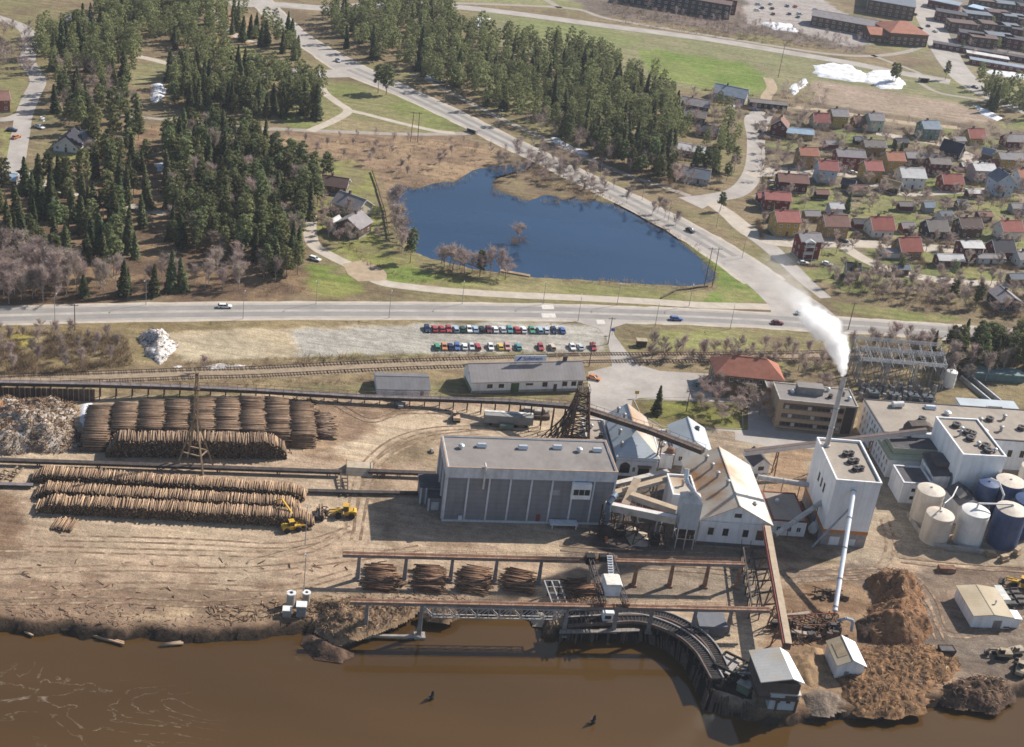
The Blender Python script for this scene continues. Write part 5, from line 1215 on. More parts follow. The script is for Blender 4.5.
for s in (-3.6, -6.0):
    b.beam((p0.x + s, p0.y, 4.4), (p1.x + s, p1.y, 4.4), .3, .4)
    for f in np.linspace(0, 1, 6): q = p0 + (p1-p0)*f; b.beam((q.x + s, q.y, 0), (q.x + s, q.y, 4.4), .26, .26); b.beam((q.x + s, q.y, 4.4), (q.x, q.y, 5.6), .2, .2); b.beam((q.x+s, q.y, .4), (q.x+s, q.y+4, 4.2), .14, .14)
b.build('side_frame', dark_steel, ri)
tubething('thin dull red pipe crossing level from the inclined conveyor to the white pipe foot', P(776, 616, 4), P(836, 613, 4), .14, red_t, 3)

# ---- river house on piles
e0, e1 = P(748.6, 650, 8.0), P(761, 682.4, 8.0); r0_, r1_ = P(779.6, 647, 10.2), P(793.7, 679, 10.2); f0, f1 = P(788.4, 652.5, 8.6), P(805, 683.6, 8.6)
rh = thing('river_house', 'tall shed on piles at the water edge with a pale grey two slope roof', 'building', (e1.x, e1.y, 0)); o = Vector((e1.x, e1.y, 0))
r = MB(); r.slab([e0 - o, e1 - o, r1_ - o, r0_ - o], .25); r.slab([r0_ - o, r1_ - o, f1 - o, f0 - o], .25, 1)
r.build('roof', [mat('pale_dusty_roof', alb(204, 200, 194), .6, .08, .3, c2=alb(190, 172, 140), c2amt=.7, c2scale=.15, stripes=(1, 1.0, .08)), white_sheet], rh)
q = [Vector((p.x - o.x, p.y - o.y, 0)) for p in (e0, e1, f1, f0)]; cq = sum(q, Vector()) / 4; qi = [cq + (p - cq)*.9 for p in q]
MB().prism([(p.x, p.y) for p in qi], 3.6, 7.7).build('wall', mat('brown_board_wall', (.10, .08, .07), .9, .2, stripes=(0, .6, .2)), rh)
b = MB()
for p in qi + [(qi[0]+qi[1])/2, (qi[1]+qi[2])/2, (qi[2]+qi[3])/2]: b.beam((p.x, p.y, -2.8), (p.x, p.y, 3.6), .5, .5)
b.build('pile', wood_d, rh)
MB().prism([(p.x, p.y) for p in [cq + (p - cq)*.96 for p in q]], 3.0, 3.58).build('floor', wood_d, rh)
bx0 = P(767.5, 709, .2); rb = thing('river_cabin', 'small pale blue cabin with a flat cream roof hung on the river house front', 'cabin', (bx0.x, bx0.y, 0), rad(6))
MB().bx(0, 6.6, 0, 2.6, .2, 4.6).build('wall', mat('pale_blue_wall', (.42, .46, .5), .7, .08, stripes=(0, 1.0, .1)), rb); MB().bx(-.3, 6.9, -.3, 2.8, 4.602, 4.9).build('roof', mat('cream_flat_roof', (.5, .46, .4), .8, .1), rb)
b = MB()
for x in (1.4, 3.8): b.bx(x, x+1.0, -.05, -.003, 2.2, 3.1)
b.build('window', glass, rb); b = MB()
for x in (.3, 6.3): b.beam((x, .3, -3), (x, .3, .2), .4, .4); b.beam((x, 2.3, -3), (x, 2.3, .2), .4, .4)
b.build('pile', wood_d, rb)
sm = thing('infeed_machine', 'dark log infeed machine with pale planks at the end of the curved conveyors', 'machinery', P(733, 676, 0), rad(-30))
b = MB()
for x in (-4, -1.3, 1.3, 4):
    for y in (-3, 3): b.beam((x, y, -2.6), (x, y, 3.2), .35, .35)
for y in (-3, 3): b.beam((-4, y, 3.2), (4, y, 3.2), .4, .5); b.beam((-4, y, 1.2), (4, y, 1.2), .3, .3)
for x in (-4, -1.3, 1.3, 4): b.beam((x, -3, 3.2), (x, 3, 3.2), .35, .4)
b.build('frame', black, sm); MB().slab([(-4, -3.2, 2.4), (0, -3.2, 2.4), (0, 3.2, 2.4), (-4, 3.2, 2.4)], .3).build('planking', mat('pale_planks', (.36, .33, .31), .8, .2, stripes=(0, .5, .4)), sm)
b = MB()
for y in (-1.8, 0, 1.6): b.beam((.4, y, 2.2), (4.6, y + .8, 4.0), .5, .4)
b.build('chute', grey_steel, sm); MB().box((4.4, -3.6, 0), (3.0, 2.4, 2.6)).build('gearbox', mat('green_gearbox', (.10, .13, .09), .7), sm); MB().box((4.4, -3.6, 2.6), (3.3, 2.7, .25)).build('lid', conc, sm)
MB().prism([(-4.5, -5), (5.5, -6), (6, 3), (-4.5, 3.2)], -3, .4).build('base', black, sm)

# ---- mounds: bark, chips, snow
MLIT = []
def mound(name, lab, cat, px, h, m, w_=6.0, step=.9, rough=.5, seed=0, kind='thing', flat=0.0, z0=-.1, group=None, world=None, fr=.35, lit=0, pal=0):
    pts = world or poly(px); a = np.array(pts); x0, y0 = a.min(0) - 1; x1, y1 = a.max(0) + 1
    xs = np.arange(x0, x1 + step, step); ys = np.arange(y0, y1 + step, step); XX, YY = np.meshgrid(xs, ys)
    d = signed_dist(XX, YY, pts) + (fbm(XX*.18, YY*.18, seed + 3) - .5) * (5 if kind != 'thing' and a.max(0)[0] - a.min(0)[0] > 14 else w_ * .4) * 1.3
    hh = h * np.clip(d / w_, 0, 1) ** .85 * (1 - flat*.0)
    if flat: hh = h * smooth(0, w_, d)
    hh *= .45 + 1.1 * fbm(XX*.13, YY*.13, seed, 4)
    hh += np.where(d > 0, 1, 0) * (fbm(XX*fr, YY*fr, seed + 7, 5) - .45) * rough * np.clip(d / 2, 0, 1) * 2
    hh = np.where(d < 0, -.3 + np.clip(d, -1, 0)*.4, hh)
    ny_, nx_ = XX.shape; id_ = np.arange(nx_*ny_).reshape(ny_, nx_)
    Ff = np.stack([id_[:-1, :-1], id_[:-1, 1:], id_[1:, 1:], id_[1:, :-1]], -1).reshape(-1, 4)
    keep = (d.ravel()[Ff] > -.6).any(1); Ff = Ff[keep]
    us = np.unique(Ff); mp = np.full(nx_*ny_, -1); mp[us] = np.arange(len(us))
    cx, cy = a.mean(0)
    Vv = np.stack([XX.ravel() - cx, YY.ravel() - cy, hh.ravel() + z0], 1)[us]
    o = place(name, np_mesh(name, Vv, mp[Ff], m, smooth_=True), None, (cx, cy, 0))
    if lit:
        rg_ = np.random.default_rng(seed); ii = np.nonzero((d.ravel() > .2))[0]; ii = rg_.choice(ii, lit)
        for k in ii:
            l_ = rg_.uniform(.5, 2.2); a_ = rg_.uniform(0, 3.14); x_, y_, z_ = XX.ravel()[k] + rg_.normal(0, .3), YY.ravel()[k] + rg_.normal(0, .3), hh.ravel()[k] + z0
            MLIT.append((x_ - math.cos(a_)*l_/2, y_ - math.sin(a_)*l_/2, z_ + rg_.uniform(-.1, .15), x_ + math.cos(a_)*l_/2, y_ + math.sin(a_)*l_/2, z_ + rg_.uniform(-.1, .25), rg_.uniform(.04, .11)))
    if kind == 'thing': tag(o, lab, cat, group)
    else: tag(o, lab, cat, None, kind)
    return o
bark_m = mat('bark', (.235, .122, .06), .95, .35, .35, c2=(.11, .062, .036), c2amt=.8, c2scale=.12, bump=.9, bscale=1.2)
bark_l = mat('bark_light', (.215, .118, .056), .95, .4, .45, c2=(.07, .04, .023), c2amt=1.0, c2scale=.3, bump=1.0, bscale=1.1)
bark_d = mat('bark_dark', (.075, .045, .03), .95, .4, .5, c2=(.15, .09, .055), c2amt=.6, c2scale=.25, bump=1, bscale=1.4)
chip_m = mat('slab_wood', (.22, .145, .085), .95, .35, .5, c2=(.12, .08, .055), c2amt=.9, c2scale=.3, bump=1, bscale=1.3)
frost_m = mat('bleached_bark', (.40, .35, .30), .95, .35, .5, c2=(.15, .105, .07), c2amt=.95, c2scale=.22, bump=1.0, bscale=1.3)
snow_m = mat('old_snow', (.70, .72, .76), .7, .06, .4, c2=(.40, .36, .31), c2amt=.8, c2scale=.25, bump=.4, bscale=1.0)
snow_d = mat('dirty_snow', (.56, .53, .50), .8, .3, .5, c2=(.17, .135, .11), c2amt=1.0, c2scale=.8, bump=1.0, bscale=1.2)
mound('bark_heap', 'long brown bark heap with a steep ridge beside the mud road', 'bark heap', [(868,580),(884,573),(904,577),(920,590),(929,618),(928,642),(910,650),(888,648),(868,640),(860,622),(868,604)], 8.2, bark_m, 9.5, .45, 1.1, 3, fr=.8, lit=420)
mound('bark_heap', 'wide light brown bark spread in front of the tall ridge, reaching the water', 'bark heap', [(835,668),(856,648),(890,640),(930,646),(955,655),(958,668),(935,690),(925,708),(895,716),(860,712),(842,698)], 2.4, bark_l, 8, .4, .9, 8, fr=1.5, lit=700)
mound('bark_heap', 'low heap of darker bark with two humps at the end of the tall ridge', 'bark heap', [(856,622),(872,616),(884,628),(878,642),(860,642)], 3.4, bark_d, 4, .5, 1.0, 12)
mound('bark_heap', 'dark bark heap sloping into the river near the right edge', 'bark heap', [(940,686),(955,676),(985,672),(1010,680),(1016,696),(995,706),(962,704),(944,698)], 3.2, bark_d, 5, .4, 1.1, 15, z0=-.8, fr=1.1, lit=260)
mound('chip_heap', 'pale sawdust heap between the river house and the small white house', 'chip heap', [(790,660),(806,645),(822,650),(826,678),(812,690),(798,682)], 2.2, mat('sawdust_heap', (.30, .195, .105), .95, .3, .5, c2=(.16, .1, .06), c2amt=.8, bump=.7), 5, .5, .8, 19, fr=.9)
mound('chip_heap', 'pale yellow sawdust patch at the dark foot of the bark spread', 'chip heap', [(922,656),(942,652),(962,664),(952,676),(932,672)], 1.4, mat('sawdust', (.44, .31, .17), .95, .2, .5, bump=.4), 4, .7, .3, 23)
mound('rubble_heap', 'grey rubble heap on the bank between the river house and the bark', 'rubble', [(798,694),(816,688),(838,694),(846,704),(826,712),(806,708)], 1.7, mat('rubble', (.19, .145, .11), .95, .4, .8, c2=(.1, .07, .05), c2amt=.9, c2scale=.7, bump=1, bscale=1.0), 4, .6, .8, 27)
mound('slab_heap', 'large heap of bleached bark and slabs left of the big log stack', 'bark heap', [(-40,404),(20,402),(68,401),(75,408),(72,425),(84,450),(60,454),(0,456),(-50,456)], 4.6, frost_m, 8, .6, 1.5, 31, fr=.6, lit=4200)
mound('slab_heap', 'dark brown bark hump on the far left of the bleached heap', 'bark heap', [(-50,404),(0,404),(14,412),(18,426),(0,440),(-50,446)], 5.8, bark_m, 7, .6, 1.4, 35, fr=.5, lit=500)
mound('slab_heap', 'rough heap of brown slab wood on the bank under the waterside runway', 'slab heap', [(318,604),(350,598),(395,600),(418,606),(405,616),(385,624),(362,633),(338,640),(318,628)], 2.4, chip_m, 4.5, .5, 1.4, 39, fr=.7, lit=800)
mound('slab_heap', 'small brown slab heap on the shore under the lattice span', 'slab heap', [(424,612),(436,606),(454,606),(456,614),(445,619),(430,618)], 1.5, chip_m, 3, .5, .9, 43, fr=.8, lit=120)
mound('slab_heap', 'charcoal dark slab slide running from the bank into the river', 'slab heap', [(310,628),(326,634),(352,646),(340,652),(318,648),(306,636)], 1.8, bark_d, 3, .5, .5, 47, z0=-1.7)
mound('boulder_heap', 'pale boulder mound in the water by the log grab', 'boulder', [(532,608),(544,606),(552,614),(546,620),(536,618)], 2.6, mat('pale_boulder', (.42, .34, .25), .9, .2, .6, c2=(.2, .15, .1), c2amt=.7, bump=.8), 2.5, .4, .7, 51, z0=-1.6)
mound('snow_heap', 'tall heap of dirty old snow beside the gravel lot', 'snow heap', [(138,338),(150,331),(165,332),(178,344),(172,354),(160,364),(146,356)], 2.7, snow_d, 5, .5, 1.3, 55, fr=.6, lit=160)
mound('chip_heap', 'pale heap of chips under the steel frame', 'chip heap', [(622,530),(634,524),(648,534),(650,546),(632,546)], 1.7, mat('pale_chips', (.38, .31, .24), .95, .2, .5, bump=.4), 4, .7, .3, 59)
for i, (lab, q, h_, m_) in enumerate((('narrow snow strip along the railway', [(160,366),(178,364),(206,366),(256,363),(256,367),(205,370),(170,369)], .7, snow_d),
        ('bluish snow drift at the left end of the big log stack', [(80,404),(92,402),(91,416),(93,432),(96,442),(86,438),(77,422)], 1.4, snow_m),
        ('large white snow field by the dirt pitch, left half', [(813,66),(832,63),(852,66),(868,74),(866,82),(850,82),(834,80),(816,77)], .9, snow_m),
        ('large white snow field by the dirt pitch, right half', [(864,82),(862,74),(872,70),(890,71),(908,84),(902,90),(880,89)], .9, snow_m),
        ('snow patch under the trees by the dirt pitch', [(796,80),(806,78),(810,84),(802,90),(794,96),(788,90)], .7, snow_m),
        ('snow patch by the car lot', [(756,22),(790,24),(800,30),(796,33),(772,30)], .8, snow_m),
        ('long snow strip beside the low garages', [(986,69),(1024,74),(1040,78),(1040,82),(1010,78),(984,73)], .7, snow_m),
        ('snow strip at the edge of the pines by the pitch', [(972,104),(990,110),(1004,118),(998,122),(980,114)], .6, snow_m),
        ('snow heaps along the pale forest track', [(150,84),(162,82),(168,90),(164,98),(154,106),(150,98)], 1.0, snow_m),
        ('snow patches by the path at the wood', [(420,74),(440,76),(446,86),(434,82),(424,78)], .5, snow_m),
        ('snow line under the trees by the path', [(540,132),(566,142),(600,158),(596,160),(560,146)], .5, snow_m),
        ('snow strip below the left road', [(36,112),(46,118),(50,130),(44,128)], .8, snow_m),
        ('snow patch in the clearing of the left wood', [(152,164),(166,160),(168,172),(156,172)], .6, snow_m),
        ('snow strip behind the wood at the field edge', [(476,17),(492,18),(484,24),(478,32),(474,24)], .5, snow_m),
        ('snow bits beside the pitch corner house', [(730,100),(745,104),(742,110),(728,106)], .5, snow_m))):
    mound('snow_patch', lab, 'snow', q, h_, m_, 3, .9 if i < 2 else 1.6, .4, 70 + i*3, flat=1, kind='stuff')

# ---- logs
log_mat = tint_mat('log_bark', (.28, .205, .145), .2, .9, bump=.3)
def logs_mesh(name, segs, m=None, n=6, seed=0, palette=None):
    """segs: (k,7) start, end, radius -> one mesh of hexagonal logs, each with its own tint"""
    S = np.asarray(segs, float); k = len(S); rg = np.random.default_rng(seed)
    a, b_, r = S[:, :3], S[:, 3:6], S[:, 6]
    d = b_ - a; d /= np.linalg.norm(d, axis=1)[:, None]
    up = np.tile([0, 0, 1.], (k, 1)); s = np.cross(d, up); s /= np.linalg.norm(s, axis=1)[:, None] + 1e-9; u = np.cross(s, d)
    ang = rg.uniform(0, 6.28, k)[:, None] + np.arange(n) * 2*math.pi/n
    ring = (np.cos(ang)[..., None]*s[:, None] + np.sin(ang)[..., None]*u[:, None]) * r[:, None, None]
    taper = rg.uniform(.75, 1.0, k)[:, None, None]
    Vv = np.concatenate([a[:, None] + ring, b_[:, None] + ring*taper], 1).reshape(-1, 3)
    base = (np.arange(k) * 2*n)[:, None]; i = np.arange(n)
    side = np.stack([base + i, base + (i+1) % n, base + n + (i+1) % n, base + n + i], -1).reshape(-1, 4)
    caps = np.concatenate([np.stack([base[:, 0] + j for j in c], 1) for c in ((0, 3, 2, 1), (0, 5, 4, 3), (n, n+1, n+2, n+3), (n, n+3, n+4, n+5))])
    Ff = np.concatenate([side, caps])
    pal = np.array(palette or [(1.0, 1.0, 1.0), (1.25, 1.15, 1.05), (.75, .7, .68), (1.5, 1.4, 1.25), (.55, .5, .48), (1.1, .95, .85)])
    t = pal[rg.integers(0, len(pal), k)] * rg.uniform(.8, 1.2, (k, 1))
    tt = np.concatenate([np.repeat(t, n, 0), np.tile(t*np.array([.36, .33, .30]), (4, 1))])  # log ends tinted dark: their shade is put into the colour
    return np_mesh(name, Vv, Ff, m or log_mat, tint=tt)
def log_row(lab, p, q, ln, h, r=.17, seed=0, group=None, slope=.45, palette=None):
    """a bank of logs lying across the line p-q, ends towards the river"""
    p = Vector((p.x, p.y, 0)); q = Vector((q.x, q.y, 0)); d = (q - p); L_ = d.length; d.normalize(); nrm = Vector((-d.y, d.x, 0))
    rg = np.random.default_rng(seed); out = []
    rows = int(h / (r*1.75))
    for j in range(rows):
        for x in np.arange(j*slope*r, L_ - j*slope*r, r*2.02):
            hl = h * min(1, .35 + x/6, .35 + (L_-x)/6) * (.86 + .3*float(vnoise(x*.25, j*0+seed, 2)))
            z = r + j*r*1.75
            if z > hl: continue
            jt = rg.normal(0, .28); l_ = ln * rg.uniform(.9, 1.06); tilt = rg.normal(0, .05)
            xx = x + rg.normal(0, r*.3); c = p + d*xx + nrm*jt
            a_ = c - nrm*(l_/2) + d*rg.normal(0, .16); e = c + nrm*(l_/2) + d*rg.normal(0, .16)
            out.append((a_.x - p.x, a_.y - p.y, z + tilt + rg.normal(0, .04), e.x - p.x, e.y - p.y, z - tilt, r*rg.uniform(.75, 1.25)))
    o = place('log_pile', logs_mesh('log_pile', out, seed=seed, palette=palette), None, (p.x, p.y, 0))
    return tag(o, lab, 'log pile', group)
fresh = [(1.08, .98, .88), (1.3, 1.2, 1.07), (.88, .79, .7), (.64, .56, .5), (1.6, 1.48, 1.3), (.95, .83, .72)]
gl = 'log piles in the timber yard'
log_row('long log row nearest the dark low conveyor in the timber yard', P(33,478), P(306,497), 4.4, 3.0, .18, 101, gl, palette=fresh)
log_row('long middle log row of the three parallel rows', P(36,494), P(300,510), 4.4, 3.0, .18, 102, gl, palette=fresh)
log_row('long log row nearest the river of the three parallel rows', P(38,508), P(314,523.5), 4.5, 3.2, .18, 103, gl, palette=fresh)
log_row('tiny separate log pile in front of the three long rows', P(54,524), P(75,527), 5.0, 1.3, .17, 104, gl, palette=fresh)
brownp = [(.72, .68, .68), (.55, .51, .51), (.95, .9, .88), (.42, .38, .38), (.64, .58, .57)]
bA, bB = P(106,457), P(287,459); bdir = (bB - bA).normalized(); bn = Vector((-bdir.y, bdir.x, 0)); xa = math.atan2(bdir.y, bdir.x)
log_row('high log row with dark front closing the big log stack toward the yard', bA + bn*2.7, bB + bn*2.7, 5.4, 5.6, .19, 105, gl, slope=.5, palette=[(1.1, 1.03, .96), (.8, .73, .69), (1.3, 1.22, 1.12), (.58, .52, .49)])
def log_deck(lab, c0, xdir, w_, depth, h, seed, rag=.4, r=.17, group=gl, ln=None, slump=.0, palette=brownp):
    """a block of logs lying along xdir, piled depth metres deep and h high"""
    rg = np.random.default_rng(seed); d = Vector((math.cos(xdir), math.sin(xdir), 0)); nrm = Vector((-d.y, d.x, 0)); out = []
    rows = max(1, int(h / (r*1.75)))
    for j in range(rows):
        ys = np.arange(j*r*.6, depth - j*r*.3, r*2.02)
        for y in ys:
            z = r + j*r*1.75
            if z > h*(.8 + .45*float(vnoise(y*.3, seed*1.7, 5))): continue
            l_ = w_*rg.uniform(.82, 1.04); sh_ = rg.normal(0, rag); tw_ = rg.normal(0, rag*.5)
            c = d*(w_/2 + sh_) + nrm*(y + rg.normal(0, .06)); a_ = c - d*(l_/2) - nrm*tw_; e = c + d*(l_/2) + nrm*tw_
            out.append((a_.x, a_.y, z + rg.normal(0, .07), e.x, e.y, z + rg.normal(0, .07) , r*rg.uniform(.7, 1.3)))
    return tag(place('log_pile', logs_mesh('log_pile', out, seed=seed, palette=palette), None, (c0.x, c0.y, 0)), lab, 'log pile', group)
# the big stack: columns of logs lying lengthwise
cols = [93, 115, 137, 158, 179, 200, 221, 242, 262]
ords = ['first', 'second', 'third', 'fourth', 'fifth', 'sixth', 'seventh', 'eighth', 'ninth']
cb0 = bA + bn*6.0 - bdir*6.2; cdir = bdir
for i in range(9):
    c0 = cb0 + cdir * (i*6.9); c0.z = 0
    if i == 0: c0 = c0 - bn*3.5
    log_deck('%s column from the snow drift of the big brown log stack' % ords[i], c0, xa, 7.05, (17, 16, 18, 19, 20, 21, 21.5, 22, 21)[i] + (3.5 if i == 0 else 0), (4.2, 5.0, 5.2, 5.2, 5.1, 5.0, 4.9, 4.6, 4.0)[i], 120 + i, .24, r=.14, palette=[(.82, .75, .7), (.62, .56, .53), (1.02, .94, .88), (.42, .38, .36), (.72, .65, .6)])
log_deck('low loose log pile at the right end of the big log stack', cb0 + cdir*62.3 + bn*5, xa, 5.4, 13, 1.6, 131, .8)
for i, (u0, u1, v) in enumerate(((367, 396, 590.5), (416, 446, 591.5), (460, 487, 592), (504, 533, 590.5))):
    c0 = P(u0, v); lab = ['leftmost', 'second', 'third', 'rightmost'][i]
    log_deck('dark log deck under the runways, %s of the four on the quay' % lab if i in (0, 3) else 'dark log deck under the runways, %s from the left on the quay' % lab, Vector((c0.x, c0.y, 0)), rad(7 - i*3), 6.4, 9.4 - (i > 2)*1.2, 2.0, 140 + i, .75, palette=[(.75, .6, .52), (.55, .42, .37), (1.0, .82, .72), (.4, .31, .28)])
log_deck('scatter of broken logs beside the travelling crane', P(574, 598), rad(20), 7, 7, .9, 151, 1.1, palette=[(.6, .45, .38), (.4, .3, .26)])
log_deck('few loose logs between the two left log decks', P(401, 588), rad(60), 4.5, 3, .8, 152, .6, palette=[(.5, .42, .38)])

# ---- low conveyor lines of the yard
gallery('yard_conveyor', 'low dark log conveyor along the top of the three log rows', [P(-60,458.5,1.2), P(120,464.5,1.2), P(256,469.5,1.2), P(342,472.5,1.2)], 1.2, .7, wood_d, dark_steel, mat('soot_belt', (.055, .045, .042), .9, .3), [tuple(P(u, v, .8)) for u, v in ((-20,459.6),(40,461.6),(100,463.6),(160,466),(220,468),(280,470.3),(330,472))], wood_d)
gallery('yard_conveyor', 'low dark log conveyor from the pale ramp to the grey hall', [P(368,471.5,1.2), P(436,474,1.2)], 1.2, .7, wood_d, dark_steel, mat('soot_belt', (.055, .045, .042), .9, .3), [tuple(P(u, 472.5, .8)) for u in (380, 400, 425)], wood_d)
gallery('yard_conveyor', 'thin low conveyor from the log rows to the annex of the grey hall', [P(308,491,.7), P(360,492.5,.7), P(420,493.5,.7)], 1.0, .5, rust, dark_steel, mat('soot_belt', (.055, .045, .042), .9, .3), [tuple(P(u, 492, .4)) for u in (320, 345, 400)], wood_d)
gallery('yard_conveyor', 'thin low conveyor at the left end of the log rows', [P(-40,483.5,.7), P(33,485.5,.7)], 1.0, .5, rust, dark_steel, mat('worn_grey_deck', (0.15, 0.13, 0.13), 0.8, 0.3), [tuple(P(u, 484.5, .4)) for u in (-20, 10)], wood_d)
rp = thing('loading_ramp', 'pale plank crossing ramp over the low log conveyor', 'ramp', P(346, 470, 0), rad(9))
MB().prism([(0, -3), (7.2, -3), (7.2, 3), (0, 3)], 0, 1.9, top=[(0, -1.6), (7.2, -1.6), (7.2, 1.6), (0, 1.6)]).build('planking', mat('ramp_planks', alb(200, 180, 152), .9, .15, stripes=(1, .8, .2)), rp); b = MB()
for x in (0, 7.2): b.beam((x, -1.8, 2.5), (x, 1.8, 2.5), .12, .12); b.beam((x, -1.8, 1.7), (x, -1.8, 2.5), .12, .12); b.beam((x, 1.8, 1.7), (x, 1.8, 2.5), .12, .12)
b.build('railing', rust, rp)
for i, (u, v, a) in enumerate(((344, 487, 100), (3, 478, 75), (15, 476, 75))):
    t = thing('log_rack', ['steep wooden log rack below the crossing ramp', 'short wooden rack at the left picture edge by the log rows', 'short wooden rack standing just left of the log rows'][i], 'rack', P(u, v, 0), rad(a))
    b = MB()
    for s in (-.9, .9): b.beam((-5 + 2.5*(i > 0), s, .4), (5 - 2.5*(i > 0), s, 1.4), .35, .35)
    b.build('beam', wood_l if i else wood_d, t); b = MB()
    for x in np.arange(-4 + 2.5*(i > 0), 4.6 - 2.5*(i > 0), 1.6): b.beam((x, -1, .5 + .1*(x+5)), (x, 1, .5 + .1*(x+5)), .25, .25); b.beam((x, .9, 0), (x, .9, .5 + .1*(x+5)), .2, .2)
    b.build('leg', wood_d, t)
# ---- timber crane mast
cmst = thing('crane_mast', 'tall timber derrick mast on spread legs beside the log rows', 'crane', (-80.8, 328.8, 0))
top = Vector((0, 0, 15.5)); b = MB()
for x, y in ((-4.6, -1.5), (3.0, -3.0), (4.3, 2.4), (-3, 3.4)): b.beam((x, y, 0), (x*.06, y*.06, 15.5), .42, .42)
b.beam((-3.0, -1.0, 5), (2.0, -2.0, 5), .28, .28); b.beam((2.0, -2.0, 5), (2.9, 1.6, 5), .28, .28); b.beam((-2, 2.3, 5), (2.9, 1.6, 5), .28, .28)
b.build('leg', wood_l, cmst)
b = MB()
for x in (-.5, .5):
    for y in (-.5, .5): b.beam((x, y, 12), (x*.5, y*.5, 28.2), .22, .22)
for z in np.arange(13, 28, 1.8):
    b.beam((-.45, -.45, z), (.4, -.4, z+1.6), .12, .12); b.beam((.45, .45, z), (-.4, .4, z+1.6), .12, .12); b.beam((.45, -.45, z), (.4, .4, z+1.6), .12, .12)
b.build('mast', wood_l, cmst); b = MB(); b.box((0, 0, 24.0), (1.8, 1.8, .3)).box((0, 0, 28.2), (.8, .8, .5)); b.build('platform', wood_d, cmst)

# ---- plank fence of upright boards at far left
pf = thing('plank_fence', 'tall dark upright plank wall at the far left under the log conveyor', 'fence', (P(-40, 400).x, P(-40, 400).y, 0)); o = Vector(pf.location)
q = [P(-40, 398.5) - o, P(95, 401) - o]; b = MB(); b.beam(q[0] + Vector((0, 0, 1.9)), q[1] + Vector((0, 0, 1.9)), .2, 3.8); b.build('boarding', mat('dark_boards', (.085, .065, .055), .9, .3, stripes=(0, 1.0, .4)), pf)
b = MB()
for f in np.linspace(0, 1, 26): p = q[0] + (q[1]-q[0])*f; b.beam(p + Vector((0, -.16, 0)), p + Vector((0, -.16, 4.0)), .22, .22)
b.build('post', wood_l, pf)

# ---- sheds near the bank on the right
w0 = P(970.5, 627, 0)
sw = thing('white_shed', 'white flat gabled shed with tan roof beside the mud road', 'shed', (w0.x, w0.y, 0), rad(8)); gabled(sw, 10.2, 12.2, 3.6, 4.2, white_w, tan_sheet, over=.35, axis='y')
MB().bx(5.6, 7.8, -.1, -.003, .05, 2.4).build('door', grey_steel, sw); MB().bx(8.6, 10.2, -.1, -.003, .3, .7).build('vent_panel', red_t, sw)
vent(sw, 7.2, 4.6, 4.1, 0, .25)
sa = thing('tool_shed', 'little white lean-to on the right end of the tan roofed white shed', 'shed', (w0.x + 10.2, w0.y + 2.0, 0), rad(8)); MB().bx(0, 2.6, 0, 3.4, 0, 2.8).build('wall', white_w, sa); MB().slab([(-.05, -.2, 3.1), (2.9, -.2, 2.9), (2.9, 3.6, 2.9), (-.05, 3.6, 3.1)], .15).build('roof', white_sheet, sa)
s0 = P(834.5, 678, 0)
sm_ = thing('small_house', 'small steep white house with dusty tan roof beside the river house', 'house', (s0.x, s0.y, 0), rad(9)); gabled(sm_, 6.6, 8.6, 3.9, 5.5, white_w, tan_sheet, over=.4, axis='y', roof2=white_sheet)
MB().slab([(.5, 2, 4.42), (2.6, 2, 5.44), (2.6, 7.4, 5.44), (.5, 7.4, 4.42)], .05).build('roof_patch', mat('tan_patch', alb(190, 166, 128), .9), sm_); MB().bx(2.0, 3.1, -.08, -.003, .05, 2.1).build('door', grey_steel, sm_)

# ---- drums and boxes on the bank
for i, (u, v, r_, h_, lab) in enumerate(((290.5, 606, 1.0, 3.6, 'white rimmed grey drum at the bank, left of the pair'), (306, 602, .9, 2.6, 'white rimmed grey drum at the bank by the lamp pole'))):
    t = thing('steel_drum', lab, 'drum', P(u, v, 0)); MB().lathe([(r_, 0), (r_, h_)], 18).build('shell', conc, t); MB().lathe([(r_*1.12, h_), (r_*1.12, h_+.3), (r_*.5, h_+.32), (r_*.45, h_+.02)], 18).build('rim', whitet, t); MB().lathe([(r_*.44, h_+.05), (.05, h_+.06)], 12).build('opening', black, t)
t = thing('equipment_box', 'blue grey equipment box on the bank below the drums', 'box', P(301, 615, 0), rad(8)); MB().box((0, 0, 0), (2.2, 2, 3.0)).build('casing', mat('bluegrey_box', (.26, .28, .30), .7), t); MB().box((0, 0, 3.0), (2.5, 2.3, .2)).build('lid', whitet, t); MB().box((0, -1.01, .4), (1.5, .04, 2.2)).build('door', grey_steel, t)
t = thing('equipment_box', 'low white box on the bank left of the drums', 'box', P(287, 615, 0), rad(8)); MB().box((0, 0, 0), (2.0, 1.8, 1.7)).build('casing', conc, t); MB().box((0, 0, 1.7), (2.2, 2, .25)).build('lid', whitet, t)

